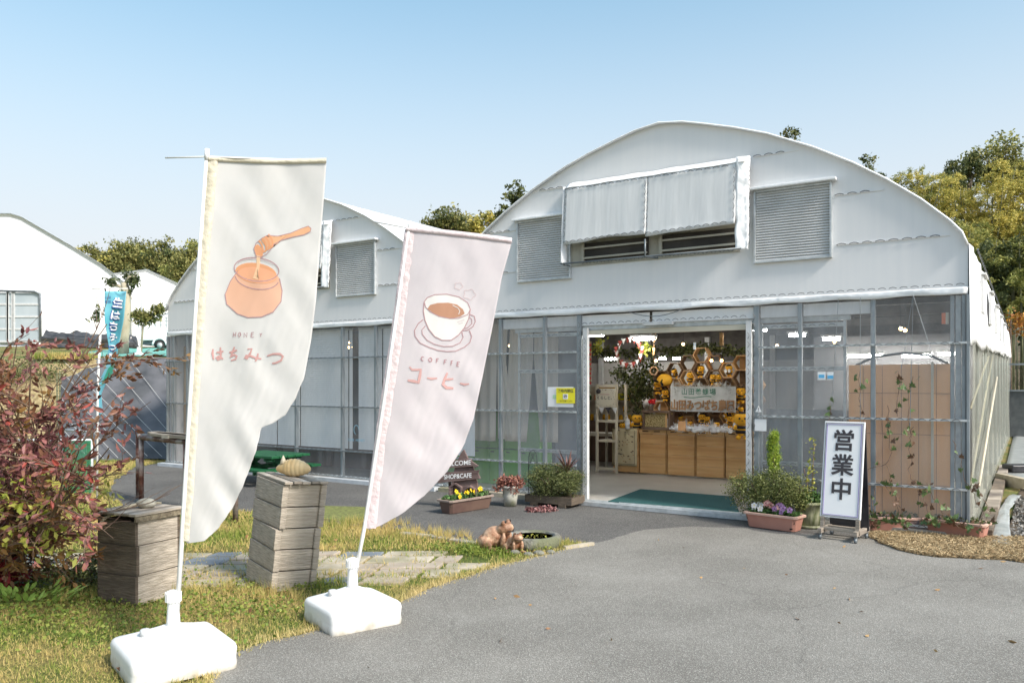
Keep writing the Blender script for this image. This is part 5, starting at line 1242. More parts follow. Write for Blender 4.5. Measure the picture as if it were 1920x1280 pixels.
# stone water basin and clay frogs
bs = thing('stone_basin', 'round rough stone basin holding dark water with fallen leaves', 'basin', G(1000, 1033)+Vector((0, .22, 0)))
b = MB(); b.lathe([(.24, 0), (.262, .03), (.257, .07), (.25, .1), (.235, .112), (.2, .108), (.19, .09), (.18, .07)], 40, sx=1, wob=.018)
b.v = [(x+.012*noise.noise(Vector((x*16, y*16, z*30))), y+.012*noise.noise(Vector((x*16, y*16, z*30+9))), z+(.006*noise.noise(Vector((x*22, y*22, 4))) if z > .05 else 0)) for x, y, z in b.v]; b.build('bowl', M['stone'], bs)
b = MB(); b.lathe([(.001, .092), (.195, .092)], 32); b.build('water', M['water'], bs)
C = RNG.normal(size=(26, 3))*[.07, .07, 0]+[-.02, 0, .096]; leaves('fallen_leaf', C, .03, M['leafyl'], bs, tilt=.1, kind='stuff')
for i, (px, py, s) in enumerate(((952, 1032, .05), (1010, 1040, .045), (1032, 1037, .035), (965, 1038, .04), (990, 1042, .04))):
    b = MB(); b.ball((0, 0, s*.35), s, 10, 7, (1.2, .8, .6)); b.v = [(x*(1+.2*noise.noise(Vector((x*30, y*30, z*30+i)))), y, z) for x, y, z in b.v]
    tags(b.build('stone', M['stone'], None, G(px, py)), ['small stone beside the lesser clay frog', 'pale stone at the front foot of the basin', 'rightmost small stone below the basin', 'half buried stone left of the basin front', 'stone in the grass in front of the basin'][i], 'stone')
def frog(label, c, rz, s):
    t = thing('frog_statue', label, 'statue', c, rz, 'clay frogs beside the stone basin'); t.scale = (s, s, s)
    def lump(parts, nm):
        bm = bmesh.new()
        for (p, r, sc, rot) in parts:
            g = bmesh.ops.create_icosphere(bm, subdivisions=3, radius=r); Mx = Euler(rot).to_matrix()
            for v in g['verts']: v.co = Mx @ Vector((v.co.x*sc[0], v.co.y*sc[1], v.co.z*sc[2]))+Vector(p)
        me = bpy.data.meshes.new(nm); bm.to_mesh(me); bm.free(); me.materials.append(M['frog']); o = link(nm, me, t)
        q = o.modifiers.new('r', 'REMESH'); q.mode = 'VOXEL'; q.voxel_size = .0055; q.use_smooth_shade = True
        q = o.modifiers.new('s', 'SMOOTH'); q.iterations = 3; return o
    lump([((0, 0, .075), .07, (1.25, 1, 1), (0, -.5, 0)), ((.075, 0, .135), .052, (1.15, 1.05, .75), (0, -.25, 0)), ((-.05, 0, .05), .06, (1, 1.2, .8), (0, 0, 0)),
          ((.085, .032, .175), .018, (1, 1, 1), (0, 0, 0)), ((.085, -.032, .175), .018, (1, 1, 1), (0, 0, 0)),
          ((-.03, .07, .045), .045, (1.4, .6, .9), (0, .2, .3)), ((-.03, -.07, .045), .045, (1.4, .6, .9), (0, .2, -.3)),
          ((.02, .085, .015), .022, (2.4, .9, .6), (0, 0, .3)), ((.02, -.085, .015), .022, (2.4, .9, .6), (0, 0, -.3)),
          ((.085, .045, .06), .02, (.9, .9, 2.6), (0, .15, 0)), ((.085, -.045, .06), .02, (.9, .9, 2.6), (0, .15, 0)),
          ((.105, .05, .012), .018, (1.6, 1.3, .5), (0, 0, .2)), ((.105, -.05, .012), .018, (1.6, 1.3, .5), (0, 0, -.2))], 'body')
    for s_ in (-1, 1):
        b = MB(); b.ball((.096, .034*s_, .182), .009, 8, 6); b.build('eye', M['black'], t)
    b = MB(); b.tube([(.118, -.045, .128), (.136, 0, .124), (.118, .045, .128)], .003, 5); b.build('mouth', M['black'], t)
frog('larger clay frog sitting left of the stone basin, head raised', G(926, 1031)+Vector((0, .06, 0)), R(-25), 1.42)
frog('smaller clay frog crouching in front of the larger one', G(962, 1034)+Vector((0, .02, 0)), R(-60), .95)

# open sign on castors
sA, sB = G(1541, 1009), G(1606, 1017)
d = sB-sA; rzs = math.atan2(d.y, d.x)
os_ = thing('open_sign', 'tall white signboard with three black characters on a wooden stand with castors', 'sign', (sA+sB)/2, rzs)
Ys = (sA.y+sB.y)/2; inv3 = os_.matrix_basis.inverted()
lean_ = -.07
def sy(z): return .02+(z-.2)*.16
w_s = .19
zb_, zt2 = .21, 1.13
fr = [(-.192, zb_), (.185, zb_), (.185, zt2), (-.192, zt2)]
def spanel(b, x0, x1, z0, z1, y0_, y1_): b.add([(x0, sy(z0)+y0_, z0), (x1, sy(z0)+y0_, z0), (x1, sy(z1)+y0_, z1), (x0, sy(z1)+y0_, z1), (x0, sy(z0)+y1_, z0), (x1, sy(z0)+y1_, z0), (x1, sy(z1)+y1_, z1), (x0, sy(z1)+y1_, z1)], [(0, 1, 2, 3), (7, 6, 5, 4), (0, 4, 5, 1), (1, 5, 6, 2), (2, 6, 7, 3), (3, 7, 4, 0)])
b = MB(); spanel(b, -.19, .19, zb_, zt2, 0, .02); bd = b.build('board', M['signwhite'], os_, bevel=.004)
M['violet'] = mat('violet_ink', (.2, .12, .42), rough=.6)
for ins, wv, mm in ((.014, .0035, 'ink'), (.026, .0035, 'violet')):
    b = MB(); x1_, z0_, z1_ = .19-ins, zb_+ins, zt2-ins
    for q in ((-x1_, -x1_+wv, z0_, z1_), (x1_-wv, x1_, z0_, z1_), (-x1_, x1_, z0_, z0_+wv), (-x1_, x1_, z1_-wv, z1_)): spanel(b, *q, -.003-ins*.05, -.001)
    b.build('border', M[mm], bd)
for ch, cz in (('営', .935), ('業', .70), ('中', .47)):
    put_text('lettering', ch, lambda x, y, cz=cz: Vector((x+.0, sy(cz+y)-.004, cz+y)), .212, M['ink'], bd, bold=.0048)
b = MB(); spanel(b, .192, .20, .1, zt2-.02, .05, .06)
b = MB(); b.add([(-.17, sy(1.1)+.03, 1.1), (.185, sy(1.1)+.03, 1.1), (.2, .25, .08), (-.17, .25, .08), (-.17, sy(1.1)+.05, 1.1), (.185, sy(1.1)+.05, 1.1), (.2, .27, .08), (-.17, .27, .08)], [(0, 1, 2, 3), (7, 6, 5, 4), (0, 4, 5, 1), (1, 5, 6, 2), (2, 6, 7, 3), (3, 7, 4, 0)]); b.build('rear_board', M['blackpl'], os_)
for s_ in (-1, 1):
    b = MB(); b.beam((s_*.165, .015, .055), (s_*.165, .035, .215), .035, .03); b.build('leg', M['wood'], os_)
    b = MB(); b.beam((s_*.165, -.06, .085), (s_*.165, .34, .085), .035, .045); b.build('side_rail', M['wood'], os_)
for y_ in (.03, .15, .3):
    b = MB(); b.beam((-.148, y_, .1), (.148, y_, .1), .04, .03); b.build('cross_rail', M['wood'], os_)
for x_ in (-.165, .165):
    for y_ in (-.03, .3):
        b = MB(); b.box((x_, y_, .052), (.022, .03, .022)); w_ = b.build('castor', M['galvdark'], os_)
        b = MB(); b.tube([(x_-.011, y_-.006, .023), (x_+.011, y_-.006, .023)], .023, 14); b.build('wheel', M['galvdark'], w_)
b = MB(); b.box((.22, .1, .25), (.02, .02, .02)); 

# stickers and plates on the facade: flat prints and small boxes
def fq(name, label, cat, px0, py0, px1, py1, v, m, depth=.003, root=None):
    (ua, za_), (ub, zb2) = fp(px0, py0, v), fp(px1, py1, v); t = thing(name, label, cat, W((ua+ub)/2, v, (za_+zb2)/2), BR)
    b = MB(); b.box((0, 0, 0), (ub-ua, depth, za_-zb2)); b.build('panel', m, t); return t, ub-ua, za_-zb2
def ftext(t, s, x, z, size, m, bold=0, y=-.004, stretch=(1, 1), spacing=1): return put_text('lettering', s, lambda a, c: Vector((x+a, y, z+c)), size, m, t, bold=bold, stretch=stretch, spacing=spacing)
t, w_, h_ = fq('notice', 'yellow no-smoking notice on the vinyl left of the doorway', 'notice', 1043, 727, 1078, 756, -.02, M['yellow'])
ftext(t, '敷地内禁煙', 0, h_*.3, .047, M['ink'], .0007); ftext(t, 'ご協力お願いします', 0, -h_*.36, .023, M['ink'])
b = MB(); b.box((0, -.003, -.012), (.07, .002, .065)); b.build('panel', M['paper'], t)
b = MB(); hexring(b, 0, -.008, .024, .005, -.0042, -.005, 0); b.box((0, -.0036, -.008), (.034, .002, .006)); b.box((0, -.0057, -.008), (.006, .002, .04), rot=(0, .8, 0)); b.build('emblem', M['ink'], t)
t, w_, h_ = fq('notice', 'pale green and white printed sheet behind the yellow notice', 'notice', 1027, 725, 1075, 763, -.012, M['paper'])
b = MB(); b.box((-.12*.5, -.003, .0), (.1, .002, .05)); b.build('print', mat('pale_green_print', (.45, .68, .45), rough=.6), t)
t, w_, h_ = fq('notice', 'blank white sheet on the vinyl right of the doorway', 'notice', 1415, 785, 1437, 808, -.02, M['paper'])
t, w_, h_ = fq('sticker', 'left blue-bordered sticker on the door pane', 'sticker', 1533, 697, 1548, 712, -.02, M['paper'])
b = MB(); b.box((0, -.003, -.004), (w_*.7, .002, h_*.42)); b.build('print', M['blue'], t)
t, w_, h_ = fq('sticker', 'right blue and white sticker on the door pane', 'sticker', 1551, 697, 1563, 712, -.02, M['paper'])
b = MB(); b.box((0, -.003, -.012), (w_*.9, .002, h_*.4)); b.build('print', M['blue'], t)
ts_ = thing('sticker', 'triangular warning sticker with an exclamation mark, low on the first pane', 'sticker', W(fp(1422, 767, -.02)[0], -.02, fp(1422, 767, -.02)[1]), BR)
b = MB(); b.prism([(-.035, -.03), (.035, -.03), (0, .04)], 0, .003); b.build('panel', M['paper'], ts_); put_text('lettering', '!', lambda a, c: Vector((a, -.003, c-.004)), .055, M['ink'], ts_, bold=.001)
t, w_, h_ = fq('alarm_box', 'orange and cream box at the top right of the glass front', 'alarm box', 1766, 587, 1779, 607, .1, M['orange'], .05)
b = MB(); b.box((w_*.3, -.01, 0), (w_*.42, .05, h_*1.05)); b.build('cover', M['cream'], t)
# ================================================================ INSIDE THE SHOP
FZ = .05
def at(px, py, v): u, z = fp(px, py, v); return W(u, v, z)
def scl(px, v):          # metres per photo pixel at that place
    a = at(px, 700, v); return a.y/F
vC = 2.95
# green mat on the threshold floor
mp_ = [(1140, 941), (1386, 961), (1374, 932), (1201, 918)]
b = MB(); b.add([G(px, py, FZ)+Vector((0, 0, .004)) for px, py in mp_]+[G(px, py, FZ)+Vector((0, 0, .014)) for px, py in mp_], [(3, 2, 1, 0), (4, 5, 6, 7)]+[(i, (i+1) % 4, 4+(i+1) % 4, 4+i) for i in range(4)])
c = sum((Vector(v) for v in b.v), Vector())/8; b.v = [tuple(Vector(v)-c) for v in b.v]
tags(b.build('door_mat', M['teal'], None, c), 'dark teal mat just inside the doorway', 'mat')
# pine hive boxes used as a counter
cx = [1198, 1250, 1304, 1359, 1416, 1470]
names = ['pine hive box second from the left of the counter, under the observation case', 'pine hive box in the middle of the counter, under the cotton wool', 'pine hive box of the counter right of the middle one', 'pine hive box at the right end of the counter, partly hidden by the door jamb']
def crate(i, pa, pb, label, zt=.72, cat='crate', group='pine hive boxes forming the counter'):
    ua, ub = FU(pa, vC), FU(pb, vC); wd = ub-ua-.012
    t = thing('pine_crate', label, cat, W((ua+ub)/2, vC+.2, FZ), BR, group)
    hb = (zt-.09)/4
    for k in range(4):
        b = MB(); b.b2((-wd/2+.012, -.2, .02+hb*k), (wd/2-.012, -.178, .02+hb*(k+1)-.003)); b.build('board', M['pine'], t, bevel=.002)
        for s_ in (-1, 1):
            b = MB(); b.b2((s_*(wd/2-.011)-.01, -.176, .02+hb*k), (s_*(wd/2-.011)+.01, .2, .02+hb*(k+1)-.003)); b.build('board', M['pine'], t)
    b = MB(); b.b2((-wd/2, -.21, zt-.068), (wd/2, .21, zt)); li = b.build('lid', M['pine'], t, bevel=.003)
    for s_ in (-.5, .35):
        b = MB(); b.b2((s_*wd*.5-.055, -.214, zt-.035), (s_*wd*.5+.045, -.2, zt-.022)); b.build('slot', M['black'], li)
    return t
crt = [crate(i, cx[i], cx[i+1], names[i]) for i in range(4)]
tcr = crate(9, 1148, 1197, 'pine hive box at the left end of the counter, under the printed cloth')
# printed cloth over the leftmost crate
ua, ub = FU(1149, vC), FU(1195, vC); wd = ub-ua
rg = thing('print_cloth', 'beige cloth printed with little bees and hives, hanging over the leftmost crate', 'cloth', W((ua+ub)/2, vC-.012, .17), BR)
b = MB(); b.grid(lambda s, t: (-wd/2+wd*s, -.008*math.sin(s*9+t*3)-.006, .6*t), 14, 14); b.grid(lambda s, t: (-wd/2+wd*s, .4*t-.006, .61), 6, 4); cl = b.build('cloth', M['rug'], rg, solid=.003)
rr = random.Random(3)
for k in range(46):
    x, z = rr.uniform(-wd*.4, wd*.4), rr.uniform(.06, .55); b = MB(); q = rr.uniform(.008, .02)
    b.prism([(x+q*math.cos(R(60*j+k*7)), z+q*rr.uniform(.35, .7)*math.sin(R(60*j+k*7))) for j in range(6)], -.022, -.018); b.build('print', M[rr.choice(['brownin', 'ink', 'tan', 'brownin'])], cl)
b = MB(); b.b2((-wd*.42, -.021, .03), (wd*.42, -.018, .035)); b.b2((-wd*.42, -.021, .58), (-wd*.41, -.018, .03)); b.b2((wd*.41, -.021, .58), (wd*.42, -.018, .03)); b.build('print', M['ink'], cl)
zc = FZ+.72
# honeycomb shelf
hs = thing('honeycomb_shelf', 'wall of empty wooden hexagon cells behind the shop sign', 'shelf', W(FU(1300, 3.4), 3.4, zc), BR)
invh = hs.matrix_basis.inverted(); vH = 3.4
cells = {}
def cellpos(i, k):
    X = 135+i*145; Y = (350 if i % 2 == 0 else 265)+165*k
    return 1220+X/5.817, 620+Y/5.817
use = {0: (1, 2, 3), 1: (1, 2, 3, 4), 2: (0, 1, 2, 3, 4), 3: (0, 1, 2, 3, 4), 4: (0, 1, 2, 3, 4), 5: (1, 2, 3, 4), 6: (0, 1, 2, 3, 4), 7: (1, 2, 3)}
rh = .133
for i, ks in use.items():
    for k in ks:
        px, py = cellpos(i, k); p = invh @ at(px, py, vH); cells[(i, k)] = (px, py)
        b = MB(); hexring(b, p.x, p.z, rh*1.02, .016, -.1, .06, 0)
        if k >= 2 or i in (0, 6): b.b2((p.x-rh*.5, .05, p.z-rh*.8), (p.x+rh*.5, .055, p.z+rh*.8))
        b.build('hexagon_cell', M['ply'] if (i+k) % 3 else M['pine'], hs)
# shop sign
u0, z0 = fp(1257, 724, 3.12); u1, z1 = fp(1379, 773, 3.12); sgw, sgh = u1-u0, z0-z1
sh = thing('shop_sign', 'white board sign with green and tan Japanese lettering in front of the honeycomb shelf', 'sign', W((u0+u1)/2, 3.12, (z0+z1)/2), BR)
b = MB(); b.box((0, .01, 0), (sgw, .02, sgh)); b.build('board', M['whitep'], sh)
put_text('lettering', '山田養蜂場', lambda x, y: Vector((x-.06, -.004, sgh*.27+y)), .105, M['signgreen'], sh, bold=.0008, spacing=1.18)
line_art(lambda x, y, o: Vector((x, -.004, y)), sh, [(-.3+.05*k, sgh*.08-.012*math.sin(k*.62)) for k in range(10)], .012, M['signgreen'])
put_text('lettering', '山田みつばち農園', lambda x, y: Vector((x, -.012, -sgh*.27+y)), sgw/8.1, M['tan'], sh, bold=.0042, stretch=(1, 1.35), depth=.012)
# tinsel over the sign and cotton wool on the counter
tn = thing('tinsel_garland', 'silver tinsel garland draped along the top of the shop sign', 'garland', W((u0+u1)/2, 3.08, (z0+z1)/2+sgh/2), BR)
C = np.concatenate([np.stack([np.linspace(-sgw*.46, sgw*.40, 900), RNG.normal(size=900)*.015, .012+.03*np.sin(np.linspace(0, 17, 900))+RNG.normal(size=900)*.018], 1), RNG.normal(size=(160, 3))*[.035, .02, .04]+[-sgw*.4, 0, -.06], RNG.normal(size=(160, 3))*[.03, .02, .06]+[sgw*.43, 0, -.08]])
leaves('strands', C, .035, M['tinsel'], tn, aspect=.12, kind='stuff')
cwx0, cwx1 = FU(1256, vC), FU(1385, vC)
cw = thing('cotton_wool', 'fluffy white cotton wool spread like snow over the counter', 'cotton', W((cwx0+cwx1)/2, vC+.02, zc), BR)
def lumpmesh(items, voxel, m, parent, nm):
    bm = bmesh.new()
    for (p, r, sc) in items:
        g = bmesh.ops.create_icosphere(bm, subdivisions=2, radius=r)
        for v in g['verts']: v.co = Vector((v.co.x*sc[0], v.co.y*sc[1], v.co.z*sc[2]))+Vector(p)
    me = bpy.data.meshes.new(nm); bm.to_mesh(me); bm.free(); me.materials.append(m); me.polygons.foreach_set('use_smooth', [True]*len(me.polygons)); return link(nm, me, parent)
it = []
for k in range(170):
    x = random.uniform(-1, 1)*(cwx1-cwx0)/2; r = random.uniform(.012, .038)
    it.append(((x, random.uniform(-.1, .14), random.uniform(.0, .055)+.02*noise.noise(Vector((x*7, 0, 0)))), r, (1.2, 1, .8)))
lumpmesh(it, .01, M['snow'], cw, 'tufts')
C = clumps((0, .02, .04), ((cwx1-cwx0)/2, .13, .05), 120, 20, .022); leaves('fibres', C, .03, M['snow'], cw, aspect=.3, kind='stuff')

# plush bees: one built, the others copied
def make_bee():
    t = thing('plush_bee', 'x', 'plush toy', (0, 0, 0), 0, 'plush bees on and around the honeycomb shelf')
    b = MB(); b.ball((0, 0, .148), .052, 16, 10, (1.08, .95, .92)); hd = b.build('head', M['bee'], t)
    b = MB(); b.ball((0, 0, .072), .042, 14, 10, (.95, .9, 1.15)); bd_ = b.build('body', M['bee'], t)
    for z in (.06, .092):
        b = MB(); rr_ = [.0425*.95*math.sqrt(max(0, 1-((z+dz-.072)/.0483)**2)) for dz in (-.008, 0, .008)]
        b.lathe([(rr_[0]+.003, z-.011), (rr_[1]+.004, z), (rr_[2]+.003, z+.011)], 16, sy=.95); b.build('stripe', M['black'], bd_)
    for s_ in (-1, 1):
        b = MB(); b.ball((.019*s_, -.047, .153), .0075, 8, 6); b.build('eye', M['black'], hd)
        b = MB(); b.tube([(.014*s_, 0, .192), (.022*s_, -.002, .212), (.032*s_, -.004, .218)], .0035, 6); b.ball((.034*s_, -.004, .218), .008, 8, 6); b.build('antenna', M['black'], hd)
        b = MB(); b.ball((.024*s_, -.018, .022), .018, 10, 7, (1, 1.3, .9)); b.build('foot', M['bee'], t)
        b = MB(); b.ball((.042*s_, -.012, .09), .015, 10, 7, (1, 1, 1.3)); b.build('arm', M['bee'], t)
        b = MB(); b.ball((.03*s_, .044, .1), .028, 10, 7, (.9, .25, 1)); b.build('wing', M['snow'], t)
    b = MB(); b.ball((0, -.049, .138), .004, 8, 6, (1.6, .5, .7)); b.build('mouth', M['black'], hd)
    b = MB(); b.ball((0, .006, .176), .042, 12, 6, (1, 1, .55)); b.build('cap', M['black'], hd)
    return t
bee0 = make_bee(); first = [True]
BZ = lambda x, y: (1220+x/5.817, 620+y/5.817)
def bee(pos, h_px, label, rz=0, tilt=0, v=3.33, roll=0):
    """pos = photo place of the feet"""
    p = at(pos[0], pos[1], v); s = 1.13*h_px*scl(pos[0], v)/.20
    rot = Euler((roll, tilt, BR+rz+.3)); 
    if first[0]: first[0] = False; o = bee0; o.location = p; o.rotation_euler = rot; o.scale = (s,)*3; o['label'] = label
    else: o = dup(bee0, p, rot, s, label)
bee(BZ(285, 515), 18, 'plush bee sitting sideways in the leftmost upper honeycomb cell', .9, -.5)
bee(BZ(435, 600), 24, 'plush bee just above the left part of the sign, in tinsel')
bee(BZ(548, 520), 22, 'plush bee in the central upper cell, looking left', -.5)
bee(BZ(682, 600), 20, 'left bee of the pair above the right part of the sign', .2)
bee(BZ(745, 600), 20, 'right bee of the pair above the right part of the sign', -.2)
bee(BZ(855, 510), 22, 'plush bee with its back turned in the right upper cell', 2.6)
bee(BZ(75, 700), 24, 'plush bee below the big orange one, left of the sign', .3, v=3.25)
bee(BZ(158, 775), 21, 'plush bee left of the sign, touching its edge', .2, v=3.25)
bee(BZ(215, 885), 10, 'small plush bee lying under the lower left corner of the sign', 1.2, 1.2)
bee(BZ(345, 1035), 18, 'plush bee behind the cotton wool left of the brown bag', 1.0, -.3)
bee(BZ(428, 1100), 18, 'plush bee peeping out right behind the brown bag', .3, v=3.2)
bee(BZ(560, 1050), 23, 'left bee of the pair in the cell under the middle of the sign', .2, v=3.25)
bee(BZ(615, 1048), 19, 'right bee of the pair in the cell under the middle of the sign', -.3, v=3.25)
bee(BZ(790, 930), 24, 'plush bee lying on its side under the right part of the sign', .2, 1.45, v=3.28)
bee(BZ(722, 1100), 17, 'plush bee sitting in the cotton wool right of the pair', 0, v=3.15)
bee(BZ(868, 1065), 22, 'plush bee standing in the lower right cell', .1, v=3.25)
bee(BZ(900, 1140), 19, 'plush bee leaning on the largest bee at the right end of the counter', .4, .25, v=3.05)
bee(BZ(992, 1195), 48, 'largest plush bee, at the right end of the counter by the door jamb', .1, v=2.98)
bee(BZ(985, 800), 29, 'plush bee hanging right of the sign beside the jamb', -.2, v=3.3)
bee(BZ(982, 940), 18, 'plush bee below the one hanging right of the sign', -.2, v=3.3)
bee((1194, 811), 32, 'standing plush bee left of the observation case', .2, v=vC+.1)
bee((1167, 814), 20, 'small plush bee at the left end of the counter', .2, v=vC+.08)
bee((1185, 812), 21, 'plush bee half hidden behind the standing one on the left', .5, v=vC+.25)
bee((1172, 776), 14, 'plush bee far back above the left end of the counter', .3, v=4.6)
# giant lying bee
p = at(1246, 712, 3.2)
gb = thing('giant_plush_bee', 'giant round orange plush bee head lying left above the sign', 'plush toy', p, BR)
b = MB(); b.ball((0, 0, 0), .115, 20, 14, (1.12, .8, .86)); hd = b.build('head', M['bee'], gb)
b = MB(); b.tube([(-.08, -.06, -.03), (-.13, -.08, -.02), (-.16, -.08, .0)], [.012, .016, .012], 8); b.build('antenna', M['black'], hd)
b = MB(); b.tube([(-.0, -.09, .01), (-.02, -.1, -.04), (.01, -.1, -.085)], [.01, .016, .02], 8); b.build('antenna', M['black'], hd)
# observation hive case, welcome letters, pot, bottle, bag
u0, _ = fp(1207, 810, vC); u1, _ = fp(1258, 810, vC); wd = u1-u0
ob = thing('observation_case', 'dark wooden observation case with a comb behind glass, on the counter', 'case', W((u0+u1)/2, vC+.05, zc), BR)
b = MB(); b.b2((-wd/2, -.1, 0), (wd/2, .1, .04)); b.build('base', M['brownin'], ob)
b = MB(); b.b2((-wd/2-.01, -.11, .27), (wd/2+.01, .11, .3)); b.build('lid', M['brownin'], ob)
for s_ in (-1, 1):
    b = MB(); b.b2((s_*(wd/2-.015)-.015, -.1, .04), (s_*(wd/2-.015)+.015, .1, .27)); b.build('side', M['brownin'], ob)
b = MB(); b.b2((-wd/2+.03, -.07, .045), (wd*.32, -.05, .25)); b.build('comb', M['honeycomb'], ob)
b = MB(); b.b2((wd*.33, -.09, .045), (wd*.38, -.06, .265)); b.build('frame_bar', M['pine'], ob)
we = thing('welcome_letters', 'small yellow welcome lettering standing on the observation case', 'ornament', at(1244, 776, vC+.03)+Vector((0, 0, -.0)), BR)
put_text('lettering', 'Welcome', lambda x, y: Vector((x, 0, y+.02)), .075, M['yellowgold'] if 'yellowgold' in M else mat('gold_paint', (.6, .45, .1), rough=.4), we, bold=.001, depth=.01)
b = MB(); b.b2((-.15, -.01, -.03), (.15, .01, -.015)); b.build('base', M['brownin'], we)
sp_ = thing('flower_pot', 'small shiny steel pot of red poinsettia on the observation case', 'pot', W(fp(1218, 781, vC)[0], vC+.05, zc+.3), BR)
b = MB(); b.lathe([(.036, 0), (.045, .1), (.047, .105), (.04, .1)], 18); b.build('pot', M['steel'], sp_)
C = clumps((0, 0, .13), (.05, .04, .02), 14, 9, .012); leaves('petals', C, .05, M['leafscar2'] if 'leafscar2' in M else mat('poinsettia_red', (.6, .01, .02), (.75, .04, .04), isl=True), sp_, aspect=.5, kind='stuff')
C = clumps((-.09, 0, .13), (.07, .04, .05), 12, 8, .02); leaves('white_flowers', C, .06, M['pansyW'], sp_, aspect=.3, kind='stuff')
bt = thing('pump_bottle', 'clear pump bottle of hand sanitiser at the left end of the counter', 'bottle', W(fp(1179, 812, vC)[0], vC-.05, zc), BR)
b = MB(); b.lathe([(.036, 0), (.038, .01), (.038, .13), (.03, .155), (.012, .165), (.012, .18)], 18); b.build('bottle', M['whitep'], bt)
b = MB(); b.tube([(0, 0, .18), (0, 0, .215)], .006, 8); b.tube([(0, 0, .215), (-.03, -.01, .21)], .006, 8); b.build('pump', M['white'], bt)
b = MB(); b.lathe([(.0385, .04), (.0385, .1)], 18); b.build('label', mat('grey_label', (.6, .62, .66)), bt)
bg_ = thing('paper_bag', 'small brown paper bag standing in the cotton wool', 'bag', W(fp(1283, 815, vC)[0], vC-.1, zc), BR)
b = MB(); b.prism([(-.055, 0), (.055, 0), (.052, .15), (-.052, .15)], -.025, .025); b.build('bag', M['card'], bg_)
b = MB(); b.tube([(-.02, 0, .15), (-.015, 0, .19), (.015, 0, .19), (.02, 0, .15)], .003, 5); b.build('handle', M['twig'], bg_)
# weeping fig
fg = thing('indoor_tree', 'leafy potted fig tree inside, left of the bees', 'potted tree', W(FU(1205, 3.6), 3.6, FZ), BR)
b = MB(); b.lathe([(.14, 0), (.18, .3), (.19, .32)], 20); b.build('pot', M['brownpl'], fg)
b = MB(); b.tube([(0, 0, .3), (.02, 0, .9), (-.03, 0, 1.5)], [.03, .022, .012], 8)
for a in range(8): b.tube([(0, 0, .8+.08*a), (math.cos(a*2.1)*.3, math.sin(a*2.1)*.2, 1.15+.1*a)], [.012, .004], 5)
b.build('trunk', M['twig'], fg)
zf = [fp(1207, 720, 3.6)[1]-FZ]
C = clumps((.0, 0, zf[0]), (.36, .28, .52), 120, 12, .06); leaves('foliage', C, .075, M['boxd'], fg, aspect=.42, up=-.6, kind='stuff')
C = clumps((.0, 0, zf[0]-.1), (.36, .28, .42), 16, 5, .05); leaves('foliage', C, .07, M['leafyl'], fg, aspect=.42, up=-.6, kind='stuff')
# cream display stand with poster, left
u0, u1 = FU(1117, 2.75), FU(1161, 2.9)
ds = thing('display_stand', 'cream wooden display stand holding a framed poster, left in the doorway', 'display stand', W((u0+u1)/2, 2.8, FZ), BR); wd = u1-u0
hz_ = fp(1140, 720, 2.8)[1]-FZ
for s_ in (-1, 1):
    for y_ in (0, .35):
        b = MB(); b.b2((s_*wd/2-.02, y_-.015, 0), (s_*wd/2+.02, y_+.015, hz_)); b.build('post', M['cream'], ds)
for z in (.05, .5, .82, hz_-.05):
    b = MB(); b.b2((-wd/2+.021, -.012, z), (wd/2-.021, .34, z+.035)) if z in (.5, .82) else b.b2((-wd/2+.021, -.012, z), (wd/2-.021, .012, z+.04)); b.build('shelf', M['cream'], ds)
b = MB(); b.b2((-wd/2+.021, .02, hz_-.12), (wd/2-.021, .03, hz_-.02)); b.build('top_panel', mat('amber_panel', (.6, .3, .05), rough=.5), ds)
zp0, zp1 = fp(1140, 763, 2.75)[1]-FZ, fp(1140, 728, 2.75)[1]-FZ
po = thing('poster', 'framed cream poster with leaf border and Japanese writing on the display stand', 'poster', W((u0+u1)/2+.0, 2.76, (zp0+zp1)/2+FZ), BR); pw_, ph_ = wd*1.0, zp1-zp0
b = MB(); b.box((0, 0, 0), (pw_, .015, ph_)); b.build('board', mat('poster_paper', (.66, .62, .5), rough=.6), po)
put_text('lettering', 'くらしと、', lambda x, y: Vector((x, -.01, y-.005)), .062, M['ink'], po, bold=.001); 
b = MB(); b.b2((-.09, -.01, .05), (.07, -.009, .06)); b.build('print', M['inkred'], po)
C = []
for k in range(60):
    t_ = k/60*6.28; C.append((pw_*.42*max(-1, min(1, 1.25*math.cos(t_))), -.011, ph_*.42*max(-1, min(1, 1.25*math.sin(t_)))))
leaves('print', np.array(C)+RNG.normal(size=(60, 3))*[.006, 0, .006], .022, M['brownin'], po, tilt=1, kind='stuff')
b = MB(); b.ball((-pw_*.33, -.03, ph_*.36), .04, 12, 8); b.build('rosette', M['ink'], po)
for k, mm in enumerate(('paper', 'ink', 'paper')):
    b = MB(); x = -pw_*.2+k*.12; b.prism([(x-.05, -ph_*.52), (x+.05, -ph_*.52), (x+.01, -ph_*.52-.1)], -.02, -.016); b.build('pennant', M[mm], po)
